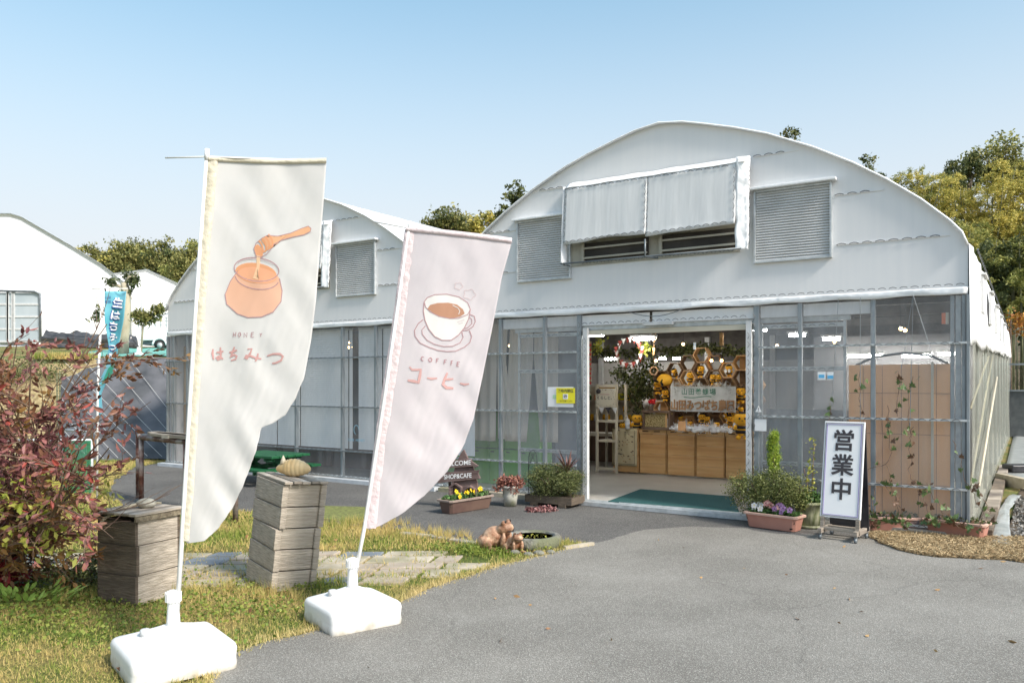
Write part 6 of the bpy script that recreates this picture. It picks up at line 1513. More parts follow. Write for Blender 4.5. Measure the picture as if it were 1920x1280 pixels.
# honey display further back on the left
hd_ = thing('honey_display', 'low back table of jars with yellow gift boxes, left of the fig tree', 'display', W(FU(1130, 4.8), 4.8, FZ), BR)
b = MB(); b.b2((-.9, -.3, 0), (.9, .3, .75)); b.build('table', M['brownin'], hd_)
b = MB(); b.b2((-.9, .1, 1.1), (.9, .4, 1.13)); b.b2((-.9, .38, .75), (.9, .4, 1.4)); b.build('shelf', M['cream'], hd_)
for k in range(14):
    b = MB(); x = -.85+.13*k; b.lathe([(.04, 0), (.04, .09), (.03, .1), (.03, .12)], 10, (x, -.15+.1*(k % 2), .75)); b.build('jar', M['bee'] if k % 3 else M['whitep'], hd_)
for k in range(12):
    b = MB(); x = -.8+.14*k; b.lathe([(.035, 0), (.035, .1), (.02, .11)], 10, (x, .2, 1.13)); b.build('jar', M[['honeydk', 'bee', 'pansyW', 'leafw'][k % 4]], hd_)
b = MB(); b.box((.35, .2, 1.2), (.2, .15, .12)); b.build('gift_box', M['yellow'], hd_)
wp_ = thing('side_table', 'plain pale bench frame behind the display stand', 'table', W(FU(1135, 3.6), 3.6, FZ), BR)
b = MB(); b.b2((-.5, -.2, .55), (.5, .2, .6)); b.build('top', M['cream'], wp_)
for x in (-.45, .45):
    for y in (-.16, .16):
        b = MB(); b.b2((x-.02, y-.02, 0), (x+.02, y+.02, .55)); b.build('leg', M['cream'], wp_)
# striped pole left inside the door
vp = .9; u_, zt_ = fp(1106, 640, vp); _, zb_p = fp(1106, 720, vp)
sp = thing('striped_pole', 'red and white striped hanging pole at the left edge of the doorway', 'pole', W(u_, vp, zb_p), BR); n = 18
for k in range(n):
    b = MB(); hh = (zt_-zb_p)/n; b.lathe([(.02, hh*k), (.02, hh*(k+1))], 12); b.build('stripe', M['red' if k % 2 == 0 else 'pansyY' if False else 'tan'], sp)
# hanging ornaments, garlands
def hang(name, label, px, py0, py1, v, fn, cat='ornament', group=None):
    u_, zt_ = fp(px, py0, v); t = thing(name, label, cat, W(u_, v, zt_), BR, group)
    sc_ = scl(px, v); fn(t, (py1-py0)*sc_, sc_); return t
def hexmobile(t, L, s):
    for k, (py, rr_) in enumerate(((0, .05), (.09, .048))):
        b = MB(); hexring(b, 0, -py-.04, rr_, .008, -.01, .01, 0); b.build('hexagon', M['pine'], t)
    b = MB(); b.tube([(0, 0, .15), (0, 0, -L)], .002, 4); b.build('cord', M['tan'], t)
    b = MB(); b.box((0, 0, -L*.5), (.03, .02, .12)); b.build('block', M['pine'], t)
    b = MB(); hexring(b, 0, -L+.04, .075, .02, -.01, .01, 0); b.build('wreath', M['tan'], t)
hang('hanging_mobile', 'hanging string of wooden hexagons left in the doorway', 1226, 617, 700, 2.4, hexmobile)
def woodchime(t, L, s):
    b = MB(); b.tube([(0, 0, .1), (0, 0, -L)], .002, 4); b.build('cord', M['tan'], t)
    for k in range(5):
        b = MB(); b.box((.02*math.cos(k*1.3), .02*math.sin(k*1.3), -L*.55), (.018, .012, L*.55)); b.build('chime', M['pine'], t)
    b = MB(); b.box((0, 0, -.02), (.12, .03, .02), rot=(0, .5, 0)); b.build('bar', M['pine'], t)
hang('wind_chime', 'wooden wind chime hanging at the top right of the doorway', 1353, 612, 655, 2.2, woodchime)
def garland(label, pts, v, m, n, spread, size, name='ivy_garland', white=False):
    P_ = [fp(px, py, v) for px, py in pts]; t = thing(name, label, 'garland', W(P_[0][0], v, P_[0][1]), BR); o0 = P_[0]
    L_ = [(u-o0[0], 0, z-o0[1]) for u, z in P_]
    b = MB(); b.tube(L_, .006, 5); b.build('vine', M['twig'], t)
    C = []
    for k in range(n):
        q = random.random()*(len(L_)-1); j = int(q); p = Vector(L_[j]).lerp(Vector(L_[min(j+1, len(L_)-1)]), q-j); C.append(p)
    C = np.array(C)+RNG.normal(size=(n, 3))*spread; leaves('foliage', C, size, m, t, aspect=.7, up=-.3, kind='stuff'); return t
garland('dark ivy garland across the back of the shop, left part', [(1104, 655), (1140, 660), (1180, 663), (1220, 655), (1262, 662)], 3.9, M['boxd'], 700, .05, .06)
garland('dark ivy garland along the top right, above the honeycomb', [(1262, 660), (1300, 655), (1340, 652), (1398, 664)], 3.7, M['boxd'], 800, .05, .06)
garland('bright green ivy sprig hanging high at the left of the doorway', [(1125, 640), (1120, 655)], 2.6, M['leafyl'], 130, .04, .045)
garland('bright green leaves right of the bunting ring', [(1204, 650), (1214, 657)], 2.6, M['leafyl'], 120, .04, .045)
garland('dark leafy branch hanging behind the poster', [(1165, 690), (1160, 705), (1172, 712)], 3.4, M['boxd'], 200, .07, .06)
# bunting ring
v = 2.5; u_, z_ = fp(1180, 660, v); bn = thing('bunting_ring', 'ring of red and cream cloth pennants hanging in the doorway', 'garland', W(u_, v, z_), BR)
sc_ = scl(1180, v)
for k in range(22):
    a = k/22*6.28; x, z = 26*sc_*math.cos(a), 24*sc_*math.sin(a); s_ = .06
    b = MB(); b.prism([(x-s_*.6, z+s_*.5), (x+s_*.6, z+s_*.5), (x+s_*.1*math.sin(k*3), z-s_)], -.02+.03*math.sin(k*2.3), -.016+.03*math.sin(k*2.3)); b.build('pennant', mat('red_print', (.25, .04, .03), rough=.8) if k == 0 else bpy.data.materials['red_print'] if k % 2 == 0 else M['wall'], bn)
b = MB(); b.tube([(26*sc_*math.cos(a/12*6.28), 0, 24*sc_*math.sin(a/12*6.28)) for a in range(13)], .006, 5); b.tube([(0, 0, 24*sc_), (0, 0, .4)], .002, 4); b.build('hoop', M['twig'], bn)
# thermometer sign
t, w_, h_ = fq('wall_sign', 'small white blue-lettered sign hanging above the honeycomb', 'sign', 1300, 642, 1305, 655, 3.0, M['paper'])
ftext(t, 'H', 0, .02, .06, M['blue']); ftext(t, 'I', 0, -.035, .05, M['blue'])
# letters along the back beam
t = thing('letter_garland', 'dark cut-out letters strung below the back beam', 'letters', at(1140, 662, 4.4), BR)
for k, ch in enumerate('ONST'): put_text('lettering', ch, lambda x, y, k=k: Vector((x-.5+k*.34, 0, y)), .22, M['blackpl'], t, bold=.006, depth=.01)
# lamps that are lit: tubes and bulbs
def tube(label, px0, px1, py, v, ang=0):
    (ua, z_), (ub, z2_) = fp(px0, py, v), fp(px1, py, v); L = ub-ua
    t = thing('tube_lamp', label, 'lamp', W((ua+ub)/2, v, z_), BR+ang, 'lit fluorescent tubes inside the shop')
    b = MB(); b.tube([(-L/2, 0, 0), (L/2, 0, 0)], .018, 8); b.build('tube', M['lamp'], t)
    b = MB(); b.box((0, 0, .045), (L+.04, .16, .03)); b.build('fitting', M['whitep'], t)  # box widened as a reflector to keep tube light off the ceiling
tube('lit fluorescent tube at the top left of the doorway', 1100, 1131, 629, 1.6, .1)
tube('lit fluorescent tube left of the hexagon string', 1187, 1227, 636, 2.3, -.15)
tube('short lit tube above the poster, further back', 1134, 1158, 673, 5.6)
tube('pair of short lit tubes behind the bees, left one', 1236, 1248, 672, 5.8)
tube('pair of short lit tubes behind the bees, right one', 1262, 1275, 672, 5.8)
for (a, b_, y, v, l) in ((1413, 1437, 619, 2.2, 'first lit tube behind the vinyl right of the doorway'), (1480, 1510, 629, 3.4, 'second lit tube behind the right vinyl'), (1543, 1575, 636, 3.0, 'third lit tube behind the right vinyl'), (1590, 1655, 668, 4.0, 'long lit tube above the brown panels, left one'), (1692, 1745, 668, 4.0, 'long lit tube above the brown panels, right one'), (1760, 1790, 664, 4.2, 'lit tube near the greenhouse corner')): tube(l, a, b_, y, v)
def bulb(label, px, py, v, r=.022):
    t = thing('pendant_bulb', label, 'lamp', at(px, py, v), BR, 'small warm bulbs inside the shop')
    b = MB(); b.ball((0, 0, 0), r, 10, 8); b.build('bulb', M['bulb'], t)
    b = MB(); b.tube([(0, 0, r*.8), (0, 0, r+.04)], r*.5, 6); b.tube([(0, 0, r+.03), (0, 0, .35)], .003, 4); b.build('socket', M['blackpl'], t)
for l, px, py, v in (('warm bulb right of the hexagon string', 1230, 676, 2.6), ('warm bulb in front of the back beam, mid doorway', 1281, 645, 3.2), ('left small bulb in the upper honeycomb cell', 1334, 676, 3.3), ('right small bulb in the upper honeycomb cell', 1353, 676, 3.3), ('warm bulb behind the first vinyl column right of the door', 1457, 648, 2.2), ('left bulb of the pair at the upper right', 1689, 616, 1.9), ('right bulb of the pair at the upper right', 1697, 619, 2.0), ('bulb high behind the second vinyl column', 1565, 641, 2.6), ('upper bulb in the gap between the blinds', 656, 642, 1.2), ('left lower bulb in the gap between the blinds', 654, 651, 1.25), ('right lower bulb in the gap between the blinds', 659, 651, 1.25), ('tiny bulb over the curtains left of the door', 956, 648, 1.0)): bulb(l, px, py, v)
# cardboard panels behind the vinyl on the right
cx_ = [-1.13, -.98, -.80, -.62, -.46, -.30, -.16]
zr = [.05, .47, .98, 1.40, 1.70]
cp = thing('cardboard_screen', 'screen of brown cardboard sheets behind the vinyl at the right corner', 'screen', W(-.65, .13, 0), BR)
for i in range(6):
    for k in range(4):
        b = MB(); b.b2((cx_[i]+.65+.002, .004*((i+k) % 2), zr[k]+.003), (cx_[i+1]+.65-.003, .008+.004*((i+k) % 2), zr[k+1]-.002)); b.build('sheet', M['card'], cp)
b = MB(); b.b2((-1.13+.65, .02, .05), (-.16+.65, .03, 1.69)); b.build('gap_light_stop', M['carddk'], cp)  # dark sheet added to stop light showing through the gaps
for u_ in (-.335, ):
    b = MB(); b.b2((u_+.65-.012, -.02, .3), (u_+.65+.012, -.002, 1.72)); b.build('batten', M['cream'], cp)
b = MB(); b.tube([(-1.1+.65, .1, 1.68), (-.9+.65, .1, 1.78), (-.6+.65, .1, 1.82), (-.35+.65, .1, 1.78), (-.2+.65, .1, 1.7)], .014, 6); b.build('hoop', M['galvdark'], cp)
pnl = thing('grey_curtain', 'grey cloth hanging behind the door pane right of the doorway', 'curtain', W(-1.7, .7, .05), BR)
b = MB(); b.grid(lambda s, t: (-.45+.95*s, .02*math.sin(s*26), 1.15*t), 50, 2); b.build('cloth', mat('grey_cloth', (.22, .21, .2), (.3, .28, .26), rough=.9, scale=3), pnl)
dk = thing('inner_screen', 'dark partition standing behind the right part of the shop front', 'partition', W(-1.15, 4.6, .05), BR)
b = MB(); b.b2((-1.3, 0, 0), (1.05, .03, 2.2)); b.build('panel', mat('grey_partition', (.16, .16, .165), (.22, .22, .225), rough=.8, scale=2), dk)
# curtains and green lockers left of the door
vL = .62
lk = thing('green_lockers', 'row of bright green lockers behind the curtains left of the doorway', 'lockers', W(FU(950, vL), vL, FZ), BR)
xs = [FU(px, vL)-FU(950, vL) for px in (830, 862, 888, 917, 946, 975, 1012)]; zt_ = fp(950, 772, vL)[1]-FZ
for i in range(6):
    for (za, zb__) in ((0, zt_*.49), (zt_*.5, zt_)):
        b = MB(); b.b2((xs[i]+.004, 0, za), (xs[i+1]-.004, .35, zb__-.004)); d_ = b.build('door', M['green'], lk, bevel=.003)
        b = MB(); b.b2((xs[i]+.03, -.006, zb__-.05), (xs[i]+.09, 0, zb__-.035)); b.build('handle', M['blackpl'], d_)
vK = .42
for lab_, pts in (('cream curtain half hidden by the coffee banner, left of the post', [(888, 600), (932, 600), (928, 825), (890, 825)]), ('cream curtain hanging second from the left, bell shaped', [(932, 600), (952, 600), (948, 680), (966, 822), (934, 822)]), ('cream curtain behind the sliding door, left one', [(957, 600), (999, 600), (999, 670), (986, 828), (947, 826)]), ('cream curtain behind the sliding door, right one', [(1002, 600), (1046, 605), (1045, 828), (1013, 828), (1001, 670)])):
    q = [fp(px, py, vK) for px, py in pts]; u_ = sum(a for a, _ in q)/len(q)
    t = thing('curtain', lab_, 'curtain', W(u_, vK, 0), BR, 'cream curtains left of the doorway')
    zb_, zt2_ = min(z for _, z in q), max(z for _, z in q)
    L__ = sorted([(z, a-u_) for a, z in q if a < u_]); R__ = sorted([(z, a-u_) for a, z in q if a >= u_])
    f_ = lambda tab, z: float(np.interp(z, [k for k, _ in tab], [k for _, k in tab]))
    b = MB(); b.grid(lambda s, tt: ((lambda z: (f_(L__, z)+(f_(R__, z)-f_(L__, z))*s, .018*math.sin(s*14)*(1-.5*tt), z))(zb_+(zt2_-zb_)*tt)), 30, 16); b.build('cloth', M['cloth'], t, solid=.002)
bp_ = thing('grey_board', 'plain grey board behind the notices left of the doorway', 'board', W(FU(1062, .5), .5, FZ), BR)
b = MB(); b.b2((-.17, 0, 0), (.15, .02, 2.1)); b.build('panel', mat('slate_board', (.2, .21, .23), (.26, .27, .29), rough=.7, scale=2), bp_)
dbk = thing('back_screen', 'dark screen behind the green lockers', 'partition', W(-5.6, 1.3, FZ), BR)
b = MB(); b.b2((-1.2, 0, 0), (.55, .03, 2.3)); b.build('panel', M['dark'], dbk)
# blue stencil on the blind pane
t = thing('window_lettering', 'pale blue lettering and leaf mark on the pane over the blinds', 'lettering', at(668, 825, -.02), BR)
put_text('lettering', 'CAFE  HONEY', lambda x, y: Vector((x, 0, y)), .055, M['bluelt'], t)
line_art(lambda x, y, o: Vector((x, 0, y)), t, [(.0+.05*math.cos(k*.5), .16+.07*math.sin(k*.5)) for k in range(10)], .008, M['bluelt'])
# ================================================================ RIGHT ALLEY
al = [W(.12, .1), W(.12, 1.8), W(.12, 3.6), W(.12, 5.4), W(.12, 7.4)]
for i in range(4):
    t = thing('timber_beam', ['nearest dark timber lying along the foot of the side wall', 'second timber along the side wall', 'third timber along the side wall', 'farthest timber along the side wall'][i], 'timber', al[i], 0, 'old timbers along the side wall')
    b = MB(); d = al[i+1]-al[i]; b.beam(Vector((0, 0, .04)), d*.96+Vector((0, 0, .05)), .14, .08); b.build('beam', M['wood' if i % 2 else 'wooddk'], t, bevel=.006)
def groundcloth(label, pts, m, name='plastic_sheet'):
    c = Vector(pts[0]); b = MB(); L = [Vector(p) for p in pts]
    n = len(L)//2
    def f(s, t):
        k = t*(n-1); j = min(int(k), n-2); a = L[j].lerp(L[j+1], k-j); q = L[2*n-1-j].lerp(L[2*n-2-j], k-j); p = a.lerp(q, s)
        return tuple(p-c+Vector((0, 0, .02+.02*noise.noise(Vector((p.x*5, p.y*5, 2)))+.012*noise.noise(Vector((p.x*14, p.y*14, 5)))+.008*math.sin(s*3.14))))
    b.grid(f, 10, 30); t = thing(name, label, 'plastic sheet', c); b.build('sheet', m, t, solid=.003)
M['polysheet'] = mat('grey_polythene', (.28, .30, .29), (.42, .44, .43), rough=.3, scale=4, bump=.6, bscale=5)
groundcloth('crumpled pale plastic sheet on the ground right of the corner', [G(1858, 1022), G(1862, 985), G(1878, 950), G(1892, 930), G(1915, 930), G(1893, 958), G(1893, 990), G(1898, 1026)], M['polysheet'])
groundcloth('grey plastic sheet covering the alley floor further back', [G(1880, 905), G(1890, 860), G(1905, 800), G(1908, 778), G(1990, 778), G(1990, 800), G(1990, 860), G(1990, 915)], M['polysheet'])
t = thing('low_wall', 'weathered concrete plank across the alley beside the greenhouse', 'wall', G(1872, 905)); b = MB(); b.beam((0, 0, .07), G(2000, 935)-G(1872, 905)+Vector((0, 0, .07)), .1, .16); b.build('plank', M['slabA'], t)
t = thing('crate', 'flat black plastic tray lying on the alley floor', 'tray', G(1898, 888)); b = MB(); b.box((.12, 0, .1), (.42, .3, .12)); b.build('tray', M['blackpl'], t, bevel=.02)
gp = scatter([G(1893, 1020)[:2], G(1990, 1040)[:2], G(1990, 935)[:2], G(1905, 935)[:2]], 9000); gp[:, 2] = .012+.02*RNG.random(len(gp))
leaves('gravel', gp, .03, M['gravel'], None, aspect=.9, tilt=.5, kind='stuff')
lt = thing('lattice_fence', 'dark lattice fence closing the far end of the alley', 'fence', W(.7, 17.6, 0), BR)
b = MB(); b.b2((-.9, 0, 0), (2.2, .05, 1.3)); b.build('panel', mat('dim_panel', (.09, .1, .1), (.14, .15, .15), rough=.8), lt)
for k in range(26):
    b = MB(); b.beam((-.9+.12*k, -.02, 1.3), (-.2+.12*k, -.02, 2.0), .025, .01); b.build('lath', M['wooddk'], lt); b = MB(); b.beam((-.9+.12*k, -.035, 2.0), (-.2+.12*k, -.035, 1.3), .025, .01); b.build('lath', M['wooddk'], lt)
for z in (1.28, 2.02):
    b = MB(); b.b2((-.95, -.04, z), (3.0, .02, z+.05)); b.build('rail', M['galv'], lt)
wb = thing('outbuilding', 'pale corrugated shed roof at the far end of the alley', 'shed', W(1.4, 18.5, 0), BR)
b = MB(); b.b2((-.6, 0, 0), (5, 3, 2.0)); b.build('wall', M['dark'], wb); b = MB(); b.beam((-.8, -.2, 2.1), (5.2, -.2, 2.2), .6, .05); b.b2((-.8, -.3, 2.08), (5.2, 3.2, 2.16)); b.build('roof', M['galvlight'], wb)

# ================================================================ HILL AND TREES BEHIND
def hill(name, x0, x1, y0, y1, fn, m, n=40):
    b = MB(); b.grid(lambda s, t: (x0+(x1-x0)*s, y0+(y1-y0)*t, fn(x0+(x1-x0)*s, y0+(y1-y0)*t)), n, n)
    b.build(name, m, kind='structure')
hill('hill', -40, 90, 33, 110, lambda x, y: -.4+max(0, (y-33))*.16*(1+.2*noise.noise(Vector((x*.05, y*.05, 1))))+max(0, x-8)*.02*(y > 34), M['hill'])
def hz_(x, y): return -.4+max(0, (y-33))*.16
def tree(name, label, base, th, blobs, nc, per, size, m, spread=.35, m2=None, cat='tree', group=None, trunk='trunk', tr=.16, aspect=.5, up=0., flat=.7):
    """blobs: (dx,dy,z,rx,rz) crown masses relative to the base"""
    t = thing(name, label, cat, base, 0, group)
    b = MB(); b.tube([(0, 0, -.3), (.05, 0, th*.5), (0, 0, th)], [tr, tr*.8, tr*.6], 8)
    for (dx, dy, z, rx, rz_) in blobs:
        b.tube([(0, 0, th*.75), (dx*.5, dy*.5, (th*.75+z)/2), (dx, dy, z)], [tr*.5, tr*.3, tr*.08], 6)
        for k in range(4): b.tube([(dx*.5, dy*.5, (th*.75+z)/2), (dx+random.uniform(-1, 1)*rx*.8, dy+random.uniform(-1, 1)*rx*.8, z+random.uniform(-.5, .9)*rz_)], [tr*.2, tr*.03], 4)
    b.build('trunk', M[trunk], t)
    tot = sum(r[3]*r[3] for r in blobs)
    for mm, frac in ((m, 1 if not m2 else .7),)+(((m2, .3),) if m2 else ()):
        Cs = [clumps((dx, dy, z), (rx, rx, rz_), max(4, int(nc*frac*rx*rx/tot)), per, spread, flat) for dx, dy, z, rx, rz_ in blobs]
        leaves('crown', np.concatenate(Cs), size, M[mm], t, aspect=aspect, up=up, kind='stuff')
    return t
def PT(px, Y): return (px-960)/F*Y
def ZT(py, Y): return H+(719-py)/F*Y
def skytree(label, px, Y, ptop, pbot, wpx, m, m2=None, nc=160, per=40, size=.17, nb=4, name='broadleaf_tree', group='trees on the hill behind the greenhouses', seed=0, spread=None, **k):
    rr = random.Random(seed); x = PT(px, Y); zg = max(0, hz_(x, Y)) if Y > 33 else 0
    zt, zb = ZT(ptop, Y)-zg, ZT(pbot, Y)-zg; wx = wpx/F*Y/2; bl = []
    hh = zt-zb
    for i in range(nb):
        r_ = wx*rr.uniform(.38, .58); bl.append((rr.uniform(-1, 1)*(wx-r_*.8), rr.uniform(-.5, .5)*wx, zb+hh*rr.uniform(.22, .62), r_, hh*rr.uniform(.22, .34)))
    bl.append((rr.uniform(-.2, .2)*wx, 0, zt-hh*.27, wx*.42, hh*.26))
    return tree(name, label, (x, Y, zg), zb+hh*.3, bl, nc, per, size, m, spread or max(.1, wx*.1), m2, 'tree', group, **k)
# little tops peeping over the roofs
skytree('small dark tree top just right of the roof ridge', 1476, 40, 234, 320, 80, 'leafB', 'leafA', 46, 26, .17, 3, seed=1)
skytree('small dark tree top above the right roof slope', 1622, 42, 286, 375, 80, 'leafB', 'leafA', 46, 26, .17, 3, seed=2)
skytree('rounded green tree between the two arched roofs, left one', 848, 46, 384, 450, 120, 'leafA', 'leafB', 130, 30, .2, 5, seed=3)
skytree('green tree touching the left slope of the main roof', 968, 42, 342, 430, 80, 'leafB', 'leafA', 90, 30, .2, 4, seed=4)
skytree('yellowish bushy tree between the two arched roofs, right one', 912, 48, 398, 450, 90, 'leafY', 'leafA', 80, 28, .2, 4, seed=5)
# bamboo grove on the right
def bamboo(label, px, Y, ptop, pbot, wpx, m, m2, nc, seed, group='bamboo plumes on the hill to the right', per=90):
    rr = random.Random(seed); x = PT(px, Y); zg = max(0, hz_(x, Y)); zt = ZT(ptop, Y)-zg; zb = ZT(pbot, Y)-zg; wx = wpx/F*Y/2
    t = thing('bamboo', label, 'bamboo', (x, Y, zg), 0, group); b = MB()
    nst = 7; tips = []
    for k in range(nst):
        bx = rr.uniform(-.6, .6)*wx; tx = rr.uniform(-.9, .9)*wx; hh = zt-(abs(tx)/wx)**2*(zt-zb)*.45-rr.uniform(0, .1)*(zt-zb); by = rr.uniform(-1, 1)
        b.tube([(bx, by, -.3), (bx*.9+tx*.1, by, hh*.55), (tx*.8, by, hh*.9), (tx, by-.2, hh)], [.055, .05, .03, .01], 5); tips.append((bx, tx, by, hh))
    b.build('culms', M['culm'], t)
    for mm, fr in ((m, .6), (m2, .4)):
        cc = []
        for k in range(int(nc*fr)):
            bx, tx, by, hh = rr.choice(tips); q = rr.random()**.8; z = zb+(hh-zb)*q; e = wx*.42*(1-.75*q)+.12
            cc.append((bx+(tx-bx)*(.3+.7*q)+rr.gauss(0, 1)*e, by+rr.gauss(0, 1)*e, z))
        cc = np.array(cc)
        # each spray droops outward in a feathery fan
        a = RNG.random(len(cc))*6.28; s = RNG.random((len(cc), per))**.7
        L = .55*wx/1.6+.25
        C = np.repeat(cc, per, 0); aa = np.repeat(a, per); ss = s.ravel()*L
        C = C+np.stack([np.cos(aa)*ss, np.sin(aa)*ss*.6, .25*ss-.55*ss*ss/L], 1)+RNG.normal(size=C.shape)*.07
        leaves('foliage', C, .15, M[mm], t, aspect=.28, up=-.1, tilt=.6, kind='stuff')
    return t
bamboo('tall pale bamboo plume at the left edge of the grove', 1712, 44, 308, 480, 120, 'leafG', 'leafY', 150, 11)
bamboo('slim yellow-green bamboo plume, second from the left', 1758, 45, 312, 500, 90, 'leafY', 'leafG', 130, 12)
bamboo('golden bamboo plume right of the slim one', 1815, 43, 335, 520, 120, 'leafY', 'leafY', 170, 13)
bamboo('brightest golden bamboo plume, right of the middle', 1885, 42, 300, 500, 150, 'leafY', 'leafY', 240, 14)
bamboo('golden plume at the right edge of the picture', 1955, 42, 318, 520, 130, 'leafY', 'leafG', 150, 15)
bamboo('low olive bamboo in front of the golden ones', 1815, 38, 420, 540, 110, 'leafG', 'leafY', 130, 16)
bamboo('dark green bamboo hanging over the far end of the side wall', 1862, 35, 440, 600, 110, 'leafG', 'leafB', 170, 17)
bamboo('dark bamboo at the lower right edge', 1925, 34, 430, 610, 130, 'leafG', 'leafB', 200, 18)
bamboo('shaded bamboo low behind the right roof slope', 1780, 41, 400, 520, 120, 'leafG', 'leafB', 130, 19)
for i, px in enumerate((1840, 1885, 1930, 1975)):
    skytree(['dense dark evergreen in the shade behind the side wall', 'dark evergreen behind the hanging bamboo', 'dark evergreen at the lower right edge of the grove', 'dark evergreen just outside the right edge'][i], px, 50, 360, 640, 130, 'leafB', None, 150, 34, .3, 5, seed=30+i)
skytree('tall mixed tree rising above the bamboo at the far right', 1880, 56, 248, 360, 150, 'leafA', 'leafG', 190, 30, .26, 5, seed=6)
skytree('dark rounded tree above the bamboo, left of the tallest one', 1815, 55, 282, 370, 90, 'leafB', 'leafA', 110, 30, .24, 4, seed=7)
skytree('small dark tree in the notch of the bamboo skyline', 1775, 54, 312, 380, 50, 'leafB', None, 50, 26, .2, 3, seed=8)
for i in range(16):
    px = 1862+i*7+random.uniform(-2, 2); Y = 31+random.uniform(0, 3)
    t = thing('bamboo', 'bare bamboo stem in the dark grove behind the side wall', 'bamboo', (PT(px, Y), Y, -.2), 0, 'bare bamboo stems'); b = MB(); b.tube([(0, 0, 0), (random.uniform(-.2, .2), 0, 4.6)], [.03, .02], 6); b.build('culm', M['culm'], t)
sb = thing('shrub', 'orange-leaved autumn bush under the bamboo at the right edge', 'shrub', (PT(1895, 27), 27, 0)); C = clumps((.3, 0, ZT(608, 27)), (.45, .3, .35), 26, 14, .1); leaves('foliage', C, .12, mat('orange_leaf', (.3, .1, .02), (.5, .25, .04), isl=True, trans=.2), sb, kind='stuff'); b = MB(); b.tube([(0, 0, 0), (0, 0, ZT(598, 27))], .03, 5); b.build('stem', M['twig'], sb)

# ================================================================ LEFT BACKGROUND: BANK, TERRACE, FAR GREENHOUSES
Yb, Yt = 15.6, 18.0; zT = H+(719-672)/F*Yt
def wallx(y): return -6.45+.646*(y-14.8)
M['lawn2'] = M['drybank']
b = MB()
def bank(s, t):
    y = Yb+(Yt-Yb)*t; xr = PT(150, 17)+.55*(t-.5); x = -30+(xr+30)*s
    return (x, y, zT*t+.08*noise.noise(Vector((x, y*2, 1))))
b.grid(bank, 40, 12); b.build('grass_bank', M['drybank'], kind='structure')
wsx = thing('weed_sheet', 'black weed-control sheet with pale strings covering the bank left of the greenhouse', 'ground cover', (PT(250, Yb), Yb, 0))
lo = wsx.location.copy()
x0b, x0t = PT(163, 16.2)-.35, PT(120, Yt); xm = PT(235, Yt); xmb = PT(318, Yb+1.2)
def shp(s, t):
    y = Yb+(Yt-Yb)*t; l = x0b+(x0t-x0b)*t; r = wallx(y)-.02
    x = l+(r-l)*s
    return Vector((x, y, .012+zT*t+.05*noise.noise(Vector((x*1.2, y*1.5, 3)))+.02*noise.noise(Vector((x*5, y*5, 3)))))-lo
b = MB(); b.grid(shp, 40, 24); b.build('sheet', M['weedsheet'], wsx)
for i in range(17):
    b = MB(); s0 = -.60+i*.095; ta = 1; tb_ = 0
    if s0 < 0: ta = 1+s0/.75
    if s0+.75 > 1: tb_ = 1-(1-s0)/.75
    if ta-tb_ < .1: continue
    A_ = shp(s0+(1-ta)*.75, ta); B_ = shp(s0+(1-tb_)*.75, tb_); b.tube([A_.lerp(B_, k/10)+Vector((0, -.05, .05)) for k in range(11)], .0045, 4); b.build('string', M['string'], wsx)
for i in range(5):
    b = MB(); t = .93-.14*i; pts = [shp(s, t-.1*(s-.5))+Vector((0, -.012, .018)) for s in [.45+.13*i+(.55-.13*i)*k/8 for k in range(9)]]; b.tube(pts, .004, 4); b.build('string', M['string'], wsx)
def terr(x, y): return zT+(y-Yt)*.085 if y < 25 else zT+.6+(y-25)*.01
b = MB(); b.grid(lambda s, t: (-60+(min(wallx(Yt+(80-Yt)*t), 6)+60)*s-.02, Yt+(80-Yt)*t, terr(0, Yt+(80-Yt)*t)), 24, 60); b.build('terrace', M['lawn'], kind='structure')
b = MB(); b.grid(lambda s, t: (PT(80, 19)+(wallx(19)-.1-PT(80, 19))*s, 18.7+4.6*t, terr(0, 18.7+4.6*t)+.02+.03*noise.noise(Vector((s*14, t*4, 1)))), 40, 10)
b.build('teal_ground_sheet', M['tealsheet'], kind='structure')
b = MB(); b.b2((-40, 24.6, terr(0, 25)), (PT(80, 24), 24.7, terr(0, 25)+.3)); 
# dry weeds at the bank's edge
C = RNG.uniform(0, 1, (2600, 3))*[PT(178, 18)-PT(70, 18), .5, 0]+[PT(70, 18), 17.75, zT-.02]; blades('weed_edge', C, .16, .02, M['grass'], kind='stuff')
C = clumps((PT(60, 17.5), 17.4, zT-.3), (1.0, .4, .3), 60, 30, .1); leaves('hedge_weeds', C, .06, M['boxd'], None, kind='stuff')
def fargh(label, Y, prof, pbase, depth, yaw, name='greenhouse'):
    x0 = PT(sum(p[0] for p in prof)/len(prof), Y); cy_, sy_ = math.cos(yaw), math.sin(yaw); t = thing(name, label, 'greenhouse', (x0, Y, ZT(pbase, Y)), yaw, 'white arched greenhouses on the terrace')
    P_ = []
    for px, py in prof:
        k = (px-960)/F; s = (k*Y-x0)/(cy_-k*sy_); P_.append((s, ZT(py, Y+s*sy_)-ZT(pbase, Y)))
    full = [(P_[0][0], 0)]+P_+[(P_[-1][0], 0)]
    b = MB(); n = len(P_); b.add([(x, 0, 0) for x, _ in P_]+[(x, 0, z) for x, z in P_], [(i, i+1, n+i+1, n+i) for i in range(n-1)]); b.build('gable_film', M['ghfar'], t, solid=.02)
    b = MB(); n = len(full); b.add([(x, -.1, z) for x, z in full]+[(x, depth, z) for x, z in full], [(i, i+1, n+i+1, n+i) for i in range(n-1)], True); b.build('roof_film', M['ghfar'], t, solid=.03)
    b = MB(); b.tube([(x, -.12, z+.01) for x, z in P_], .011, 6); b.build('roof_edge', M['galv'], t); return t
Y1 = 26.
